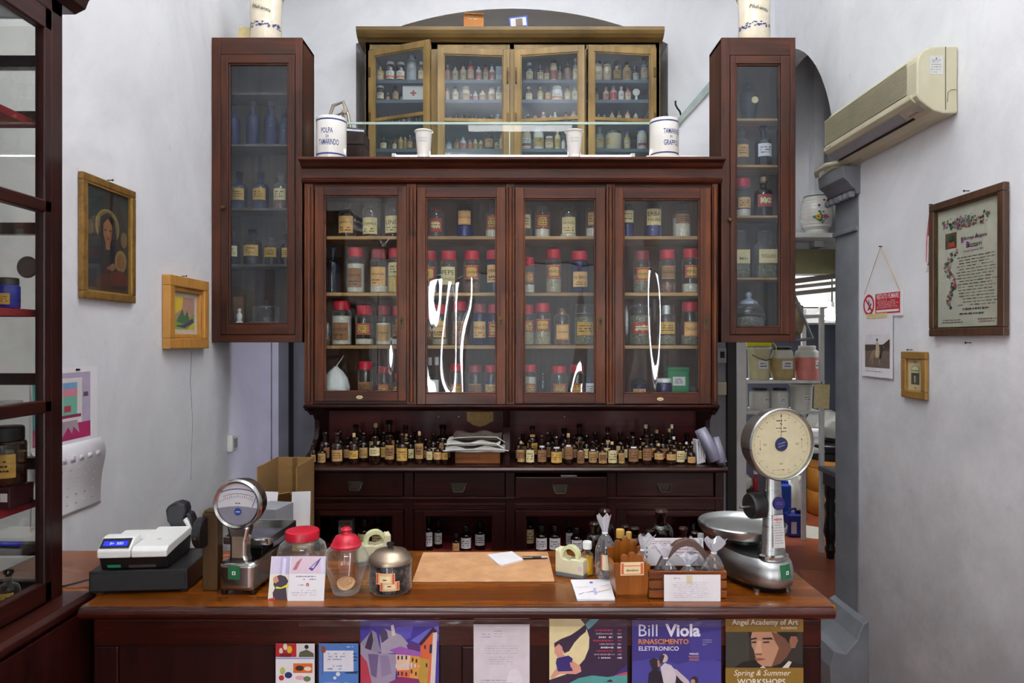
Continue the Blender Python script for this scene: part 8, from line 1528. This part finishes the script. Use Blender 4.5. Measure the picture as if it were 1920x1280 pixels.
def tub(px, pw, pt, z, label, kind, body, lidm, top=None, lab=True, name='storage_tub', grp=None, Y=YS):
    R_ = pw * Y / FPX / 2; H_ = ZA(pt, Y) - z; t = thing(name, label, 'tub', (XA(px, Y), Y, z + .0005), 0, grp)
    if kind == 'barrel': P = [(0, .004), (R_ * .7, 0), (R_ * .85, H_ * .08), (R_, H_ * .40), (R_ * .97, H_ * .62), (R_ * .78, H_ * .86), (R_ * .66, H_ * .92), (R_ * .66, H_ * .95)]
    elif kind == 'bucket': P = [(0, .004), (R_ * .86, 0), (R_ * .9, .01), (R_ * .98, H_ * .88), (R_ * 1.02, H_ * .9), (R_ * 1.02, H_ * .97)]
    else: P = [(0, .004), (R_ * .92, 0), (R_, .015), (R_, H_ * .76), (R_ * .93, H_ * .84), (R_ * .68, H_ * .90), (R_ * .68, H_ * .94)]
    if top:
        k = max(i for i, p in enumerate(P) if p[1] <= H_ * .72 or i < 4)
        hs = H_ * .66; r_at = lambda z: [P[i][0] + (P[i+1][0] - P[i][0]) * (z - P[i][1]) / max(1e-6, P[i+1][1] - P[i][1]) for i in range(1, len(P) - 1) if P[i][1] <= z <= P[i+1][1]][0]
        lo = [p for p in P if p[1] < hs] + [(r_at(hs), hs)]; up = [(r_at(hs), hs)] + [p for p in P if p[1] > hs]
        MB().lathe(lo, body, seg=28).build('filled_part', t, local=True); MB().lathe(up, top, seg=28).build('upper_part', t, local=True)
    else: MB().lathe(P, body, seg=28).build('body', t, local=True)
    rl = P[-1][0]
    MB().lathe([(rl * 1.08, P[-1][1] - H_ * .04), (rl * 1.08, H_ * .99), (rl * .95, H_), (0, H_)], lidm, seg=28).build('lid', t, local=True)
    if lab:
        rm = max(p[0] for p in P) * 1.006; mb = MB(); mb.patch((0, 0, 0), rm, -112 if lab is True else lab[0], -62 if lab is True else lab[1], H_ * .34, H_ * .58, M['paper'], 6)
        c0 = -87 if lab is True else (lab[0] + lab[1]) / 2
        mb.mapped(scrib(-rm * .3, rm * .3, H_ * .38, H_ * .54, 2, RN, .8, .4), lambda u, v: (rm * 1.005 * math.cos(rad(c0) + u / rm), rm * 1.005 * math.sin(rad(c0) + u / rm), v), M['ink']); mb.build('label', t, local=True, fixn=False)
    return t
tub(1393.5, 12, 650, S1, 'narrow pale tub cut off by the white door edge, upper storeroom shelf', 'jar', hd, hd)
b = tub(1423, 42, 650, S1, 'pale yellow bucket with black wire handle, upper storeroom shelf', 'bucket', pale, hd)
MB().tube([(-.075, -.055, .20), (-.04, -.088, .175), (.02, -.096, .155), (.07, -.068, .165)], .003, M['black'], 6).build('handle', b, local=True)
tub(1467, 46, 650, S1, 'round bellied sandy tub with black lid, upper storeroom shelf', 'barrel', sand, M['black'], hd)
tub(1513, 42, 648, S1, 'tub of salmon pink powder, upper storeroom shelf', 'jar', pink, hd, hd, (-70, -30))
tub(1424, 37, 727, S2, 'white jar with black lid and cream label, lower storeroom shelf', 'jar', hd, M['black'], None, (-85, -35))
tub(1461, 35, 727, S2, 'white jar with black lid and white label, lower storeroom shelf', 'jar', hd, M['black'])
tub(1502, 41, 719, S2, 'large white lidded bucket with lettered label, lower storeroom shelf', 'bucket', hd, hd, None, (-105, -60))
setp(MB().lathe([(0, .002), (.016, 0), (.017, .01), (.017, .20), (.012, .22), (.012, .235), (0, .237)], hd, seg=14).build('white_flask', None, (XA(1398, 5.40), 5.40, S2 + .0005), local=True), 'slim white flask beside the black lidded jars, lower storeroom shelf', 'flask')
t = thing('yellow_tray', 'bright yellow plastic tray with strap lying on the tubs', 'tray', (XA(1417, 5.44), 5.44, ZA(650, YS) + .004)); yl = surf('lime_yellow', hx('#d4d020'), .4)
MB().box(-.10, .095, -.09, .1, 0, .05, yl).build('tray', t, local=True, bevel=.004); MB().tube([(.095, -.09, .04), (.12, -.11, .0), (.115, -.118, -.07)], .008, yl, 8, flat=.4).build('strap', t, local=True)
t = thing('hanging_tag', 'yellowed paper tag hanging on the shelving upright', 'tag', (XA(1541, 5.31), 5.312, ZA(766, 5.31))); 
MB().obox((0, 0, .095), (.12, .003, .19), M['cream'], (0, rad(2), 0)).build('card', t, local=True); MB().tube([(0, 0, .19), (0, .01, .21)], .003, M['ink'], 6).build('string', t, local=True)
# floor things
dr = thing('plastic_drum', 'big orange plastic drum with black lid on the storeroom floor', 'drum', (XA(1556, 6.55), 6.55, 0.0005)); og = surf('orange_drum', hx('#d08a35'), .4, var=.1)
MB().lathe([(0, .01), (.185, 0), (.205, .03), (.205, .22), (.198, .23), (.205, .24), (.205, .44), (.198, .45), (.205, .46), (.2, .52), (.19, .54)], og, seg=36).build('body', dr, local=True)
MB().lathe([(.2, .53), (.2, .58), (.19, .6), (.21, .61), (.21, .665), (.2, .675), (0, .675)], M['black'], seg=36).build('lid', dr, local=True)
t = thing('plastic_sack', 'white plastic sack slumped on the black drum lid', 'sack', (XA(1568, 6.5), 6.66, .69)); blob(MB(), (0, 0, .14), .22, .13, .14, hd, 4, 24, .14).build('sack_body', t, local=True)
t = thing('paper_sack', 'printed white paper bag lying on the black drum lid', 'bag', (XA(1528, 6.42), 6.45, 0.6765))
MB().box(-.055, .07, -.05, .06, .0, .15, M['paper']).build('bag_body', t, local=True, bevel=.02); mb = MB(); mb.text('DUE', lambda u, v: (u + .02, -.0506, .07 + v), .07, .026, flat('#3a8ac0')); mb.build('printing', t, local=True)
t = thing('jerrycan', 'small blue jerrycan on the tiled floor beside the scale column', 'jerrycan', (XA(1489, 5.8), 5.8, 0.0005)); bl = surf('blue_can', hx('#1f2f86'), .35, var=.1)
MB().box(-.065, .065, -.05, .08, 0, .19, bl).build('body', t, local=True, bevel=.018, bseg=3); MB().tube([(-.045, 0, .185), (-.04, 0, .225), (.01, 0, .23), (.02, 0, .19)], .012, bl, 8).build('handle', t, local=True); MB().lathe([(.018, .185), (.02, .19), (.02, .215), (0, .217)], M['black'], (.042, 0, 0), 14).build('cap', t, local=True); MB().box(-.045, .0, -.0512, -.0505, .03, .13, flat('#c8c8d4')).build('label', t, local=True)
t = thing('jerrycan', 'taller blue canister partly hidden behind the scale column', 'jerrycan', (XA(1461, 6.02), 6.02, 0.0005)); b2 = surf('bright_blue_can', hx('#2a4fae'), .35, var=.1)
MB().box(-.10, .085, -.07, .09, 0, .40, b2).build('body', t, local=True, bevel=.02, bseg=3); MB().tube([(-.05, 0, .395), (-.045, 0, .44), (.02, 0, .44), (.03, 0, .395)], .013, b2, 8).build('handle', t, local=True); MB().lathe([(.02, .39), (.02, .42), (0, .422)], b2, (.06, 0, 0), 14).build('cap', t, local=True)
t = thing('plastic_sack', 'crumpled white plastic bag behind the blue canisters', 'bag', (XA(1481, 6.3), 6.34, 0.0005)); blob(MB(), (0, 0, .21), .14, .11, .21, hd, 9, 24, .2).build('sack_body', t, local=True); MB().tube([(0, 0, .40), (.03, 0, .46), (.0, 0, .5)], [.03, .015, .02], hd, 8, flat=.5).build('knot', t, local=True)
t = thing('cardboard_box', 'brown cardboard box on the storeroom floor beside the orange drum', 'box', (XA(1492, 6.8), 6.88, 0.0005)); MB().box(-.10, .10, -.075, .09, 0, .27, surf('brown_box', hx('#6e4a2c'), .9, var=.15)).build('box_body', t, local=True, bevel=.003)
t = thing('metal_can', 'dull metal can standing on the brown storeroom box', 'can', (XA(1500, 6.8), 6.885, .271)); MB().lathe([(0, .003), (.078, 0), (.080, .01), (.080, .20), (.077, .21), (.077, .22), (0, .22)], M['tinm'], seg=28).build('body', t, local=True); MB().lathe([(.082, .195), (.082, .21)], M['steel'], seg=28).build('rim', t, local=True, fixn=False)
t = thing('carton', 'dark carton with bags on top between hutch and shelving', 'box', (1.745, 5.18, 0.0005)); MB().box(-.04, .12, -.05, .10, 0, .52, surf('dark_carton', hx('#4a352a'), .9, var=.2)).build('box_body', t, local=True, bevel=.003)
t = thing('plastic_sack', 'small white bag on the dark carton by the door post', 'bag', (1.76, 5.19, .526)); blob(MB(), (0, 0, .06), .06, .05, .06, hd, 7, 20, .2).build('sack_body', t, local=True)
bottle('squeeze_bottle', 'red bottle standing on the dark carton by the door post', 'bottle', (1.845, 5.17, .521), .02, .16, B_, surf('red_bottle', hx('#a82a34'), .4), 'screw', M['white'], None, None, rn=.01)
t = thing('work_table', 'black table with turned legs in the storeroom beside the drum', 'table', (2.75, 4.9, 0)); 
MB().box(2.36, 3.2, 4.55, 5.27, .655, .69, surf('slate_top', hx('#5a5a5c'), .4)).build('table_top', t, bevel=.006); MB().box(2.385, 3.16, 4.6, 5.235, .56, .655, M['black']).build('apron', t)
for x in (2.425, 3.1):
    for y in (4.65, 5.20): MB().lathe([(0, 0), (.028, 0), (.032, .04), (.042, .07), (.03, .10), (.035, .14), (.05, .20), (.045, .25), (.032, .34), (.045, .40), (.03, .44), (.042, .48), (.042, .60)], M['black'], (x, y, 0), 20).build('leg', t)
setp(MB().lathe([(0, .003), (.10, .002), (.2, .0)], M['powder'], seg=20, fn=lambda x, y, z: (x * (1 + .3 * math.sin(5 * x * 9)), y * (1 + .25 * math.cos(y * 30)), z)).build('spilled_powder', None, (XA(1512, 5.95), 5.95, .0006), local=True), 'white powder spilled on the terracotta tiles beside the blue jerrycan', 'powder', None, 'stuff')
# vase shelf, planks and ceiling things in the passage
t = thing('wall_shelf', 'white board shelf high in the passage carrying the flowered vase', 'shelf', (2.6, 5.1, 2.405)); MB().box(1.88, 3.38, 4.95, 5.215, 2.405, 2.44, mwh).build('board', t, bevel=.003)
for x in (1.95, 3.0): MB().prism([(5.215, 2.405), (4.99, 2.405), (5.0, 2.395), (5.20, 2.345), (5.215, 2.345)], x, x + .02, mwh, 'yz').build('bracket', t)
struct(MB().box(1.9, XA(1566, 5.17), 5.15, 5.22, 2.16, 2.345, surf('olive_paint', hx('#8a8560'), .6, var=.1)), 'trim_2')
t = thing('flowered_vase', 'white ribbed ceramic vase painted with yellow and pink flowers', 'vase', (XA(1531, 5.07), 5.07, 2.4405)); R_ = .112; H_ = .282
P = [(0, .006), (R_ * .66, 0), (R_ * .72, .012), (R_ * .72, .03), (R_ * .86, .05)]
for k in range(9): z = .05 + (H_ * .86 - .05) * k / 8; r = R_ * (.84 + .16 * math.sin(PI * (.12 + .8 * k / 8))); P += [(r, z), (r * 1.012, z + .008), (r, z + .016)]
P += [(R_ * .8, H_ * .93), (R_ * .82, H_ * .98), (R_ * .80, H_), (R_ * .74, H_ * .98), (R_ * .7, .03), (0, .03)]
MB().lathe(P, M['ceramic'], seg=40).build('body', t, local=True); MB().lathe([(R_ * .828, H_ * .975), (R_ * .815, H_ * 1.004)], flat('#20483a'), seg=40).build('rim_line', t, local=True, fixn=False)
mb = MB(); r = random.Random(9); cyl = lambda u, v, l=0: ((R_ * 1.022 + l * .0004) * math.sin(u / R_), -(R_ * 1.022 + l * .0004) * math.cos(u / R_), v)
def blobp(u, v, s, c, l, n=7, st=1.): mb.mapped([[(u + s * (1 + .25 * (k % 2)) * math.cos(2 * PI * k / n), v + s * st * (1 + .25 * (k % 2)) * math.sin(2 * PI * k / n)) for k in range(n)]], lambda a, b: cyl(a, b, l), flat(c))
for k in range(34): blobp(-.02 + .055 * math.cos(k * 2.4) * r.random(), .115 + .045 * math.sin(k * 2.4) * r.random() + .0, .007 + .006 * r.random(), ['#2f6a3c', '#4a8a4a', '#2c5a44'][k % 3], 1, 6, .6)
for k in range(9): blobp(.02 + .04 * r.random() - .02, .17 + .07 * r.random(), .006, ['#2f6a3c', '#4a8a4a', '#22304a'][k % 3], 1)
mb.build('painted_leaves', t, local=True, fixn=False); mb = MB(); blobp(-.034, .118, .016, '#e0b52a', 3, 14); blobp(-.034, .118, .006, '#7a4a1a', 4, 10); blobp(.012, .118, .017, '#c86a8c', 3, 12); blobp(.012, .118, .008, '#8a3a5a', 4, 9); blobp(.036, .232, .014, '#7a3a2a', 3, 9); blobp(-.03, .2, .008, '#26305a', 3, 8)
mb.build('painted_blossoms', t, local=True, fixn=False)
for k, (z0, z1, y, h, m, lb) in enumerate(((2.005, 2.245, 5.02, .035, '#6a625a', 'topmost of the dusty boards stored across the passage'), (1.975, 2.185, 4.98, .022, '#8f8a80', 'middle board of those stored across the passage, thin and grey'), (1.93, 2.125, 5.05, .03, '#b9b4a6', 'lowest pale board stored across the passage'))):
    setp(MB().prism([(1.505, z0), (3.395, z1), (3.395, z1 + h), (1.505, z0 + h)], y, y + .12, surf('board_' + m[1:], hx(m), .8, var=.15, scale=(3, 20, 20)), 'xz').build('stored_board', None, (2.45, y + .06, z0)), lb, 'board')
t = thing('metal_stand', 'tilted grey metal frame hanging beside the narrow wall cabinet', 'frame', (XA(1505, 4.98), 4.98, ZA(640, 4.98))); ga = surf('galvanised', hx('#8f9092'), .45, .5, var=.1); b0 = LOC[t.name]
def rel(px, py, dy=0): q = PX(px, py, 4.98); return (q[0] - b0[0], dy, q[2] - b0[2])
for a_, c_ in (((1483, 538), (1524, 636)), ((1478, 640), (1526, 634)), ((1478, 640), (1483, 538))):
    A, C_2 = Vector(rel(*a_)), Vector(rel(*c_)); MB().tube([A, C_2], .011, ga, 4).build('bar', t, local=True)
t = thing('paper_bag', 'brown wrapped bag resting in the tilted metal frame', 'bag', PX(1494, 630, 5.03)); blob(MB(), (0, 0, .12), .055, .05, .12, surf('kraft', hx('#8a7a62'), .8, var=.2), 3, 20, .15).build('bag_body', t, local=True)
t = thing('wall_unit', 'white wall unit high at the back of the storeroom', 'cabinet', (2.85, 6.7, 1.84)); MB().box(2.3, 3.38, 6.35, 6.99, 1.97, 2.26, mwh).build('carcass', t, bevel=.003); MB().box(2.3, 3.38, 6.30, 6.99, 1.82, 1.955, mwh).build('lower_rail', t, bevel=.003)
t = thing('hanging_lamp', 'lit white lamp hanging in the storeroom beside the pillar', 'lamp', (XA(1560, 5.7), 5.7, 1.84)); MB().lathe([(.012, .14), (.02, .10), (.10, .06), (.13, .04), (.125, .036), (0, .05)], M['white'], seg=28).build('shade', t, local=True); MB().lathe([(0, -.02), (.06, -.005), (.085, .02), (.09, .04), (0, .045)], glow('lamp_glow', (1, 1, 1), 9), seg=24).build('bulb', t, local=True); MB().tube([(0, 0, .13), (0, 0, 1.11)], .006, M['black'], 6).build('cord', t, local=True)
# ================================================================== INSIDE THE GLASS VITRINE
def vit_at(px, Y): return XA(px, Y)
bottle('apothecary_jar', 'cobalt jar with black lid and gold label in the vitrine', 'jar', (XA(17, 1.83), 1.83, VSH[1] + .0005), .026, .082, J_, surf('solid_cobalt', hx('#1d2a9a'), .12), 'lid', M['black'], ('gold', .15, .6, None, 80), None)
setp(MB().lathe([(0, -.004), (.026, -.004), (.03, 0), (.026, .004), (0, .004)], surf('smoky_plastic', hx('#4a4442'), .3), (0, 0, .03), 20, 'y').build('round_tin', None, (XA(54, 1.87), 1.865, VSH[1] + .085), local=True), 'smoky round disc leaning above the cobalt jar in the vitrine', 'tin')
bottle('medicine_bottle', 'big dark bottle with round cream label in the vitrine', 'bottle', (XA(14, 1.82), 1.82, VSH[2] + .058), .044, .155, J_, M['amberd'], 'lid', M['black'], ('gold', .18, .68, None, 120), None)
t = thing('small_box', 'small dark box with white price sticker under the big vitrine bottle', 'box', (XA(16, 1.82), 1.82, VSH[2] + .0005)); MB().box(-.045, .036, -.045, .045, 0, .056, surf('maroon_box', hx('#3a1a20'), .3)).build('box_body', t, local=True, bevel=.002); MB().box(.012, .030, -.0456, -.045, .02, .042, M['paper']).build('sticker', t, local=True)
bottle('shelf_bottle', 'small clear bottle with cream label at the bottom of the vitrine', 'bottle', (XA(16, 1.84), 1.84, BT + .0005), .027, .10, B_, M['bigclear'], 'stopper', M['amberd'], ('gold', .1, .5, None, 120), None, sh=.5, nk=.72)
for k, (px, w, h, lb) in enumerate(((12, .05, .03, 'clear plastic box on the glass vitrine shelf, beneath the red one'), (40, .025, .022, 'small clear plastic box with white label beside the vitrine frame'))):
    t = thing('plastic_box', lb, 'box', (XA(px, 1.83), 1.83, 1.4605)); MB().box(-w / 2, w / 2, -.03, .03, 0, h, M['cello']).build('box_body', t, local=True, bevel=.002); MB().box(-w * .3, w * .3, -.0308, -.0302, h * .2, h * .8, M['paper']).build('label', t, local=True)
# uplighters added for soft bounce off the vault, and the shop ceiling lamp
for yy, zz, nm in ((0.6, 4.10, 'front'), (2.9, 4.10, 'rear')):
    t = thing('added_uplighter', f'long white uplighter trough hung under the {nm} ceiling vault', 'lamp', (0.1, yy, zz)); mb = MB()
    mb.box(-.92, .92, -.17, .17, 0, .012, M['white'])
    for q in ((-.92, .92, -.17, -.16), (-.92, .92, .16, .17), (-.92, -.91, -.17, .17), (.91, .92, -.17, .17)): mb.box(*q, 0, .06, M['white'])
    mb.build('trough', t, local=True)
    for x in (-.6, .6): MB().tube([(x, .165, .05), (x, .165, .52)], .006, M['white'], 8).build('rod', t, local=True)
t = thing('ceiling_lamp', 'long white tube lamp fixed to the vaulted shop ceiling', 'lamp', (0.1, -.9, 4.36)); MB().box(-.7, .7, -.14, .14, .0, .06, M['white']).build('fitting', t, local=True, bevel=.006)
for x in (-.55, .55): MB().tube([(x, 0, .06), (x, 0, .32)], .01, M['white'], 8).build('rod', t, local=True)
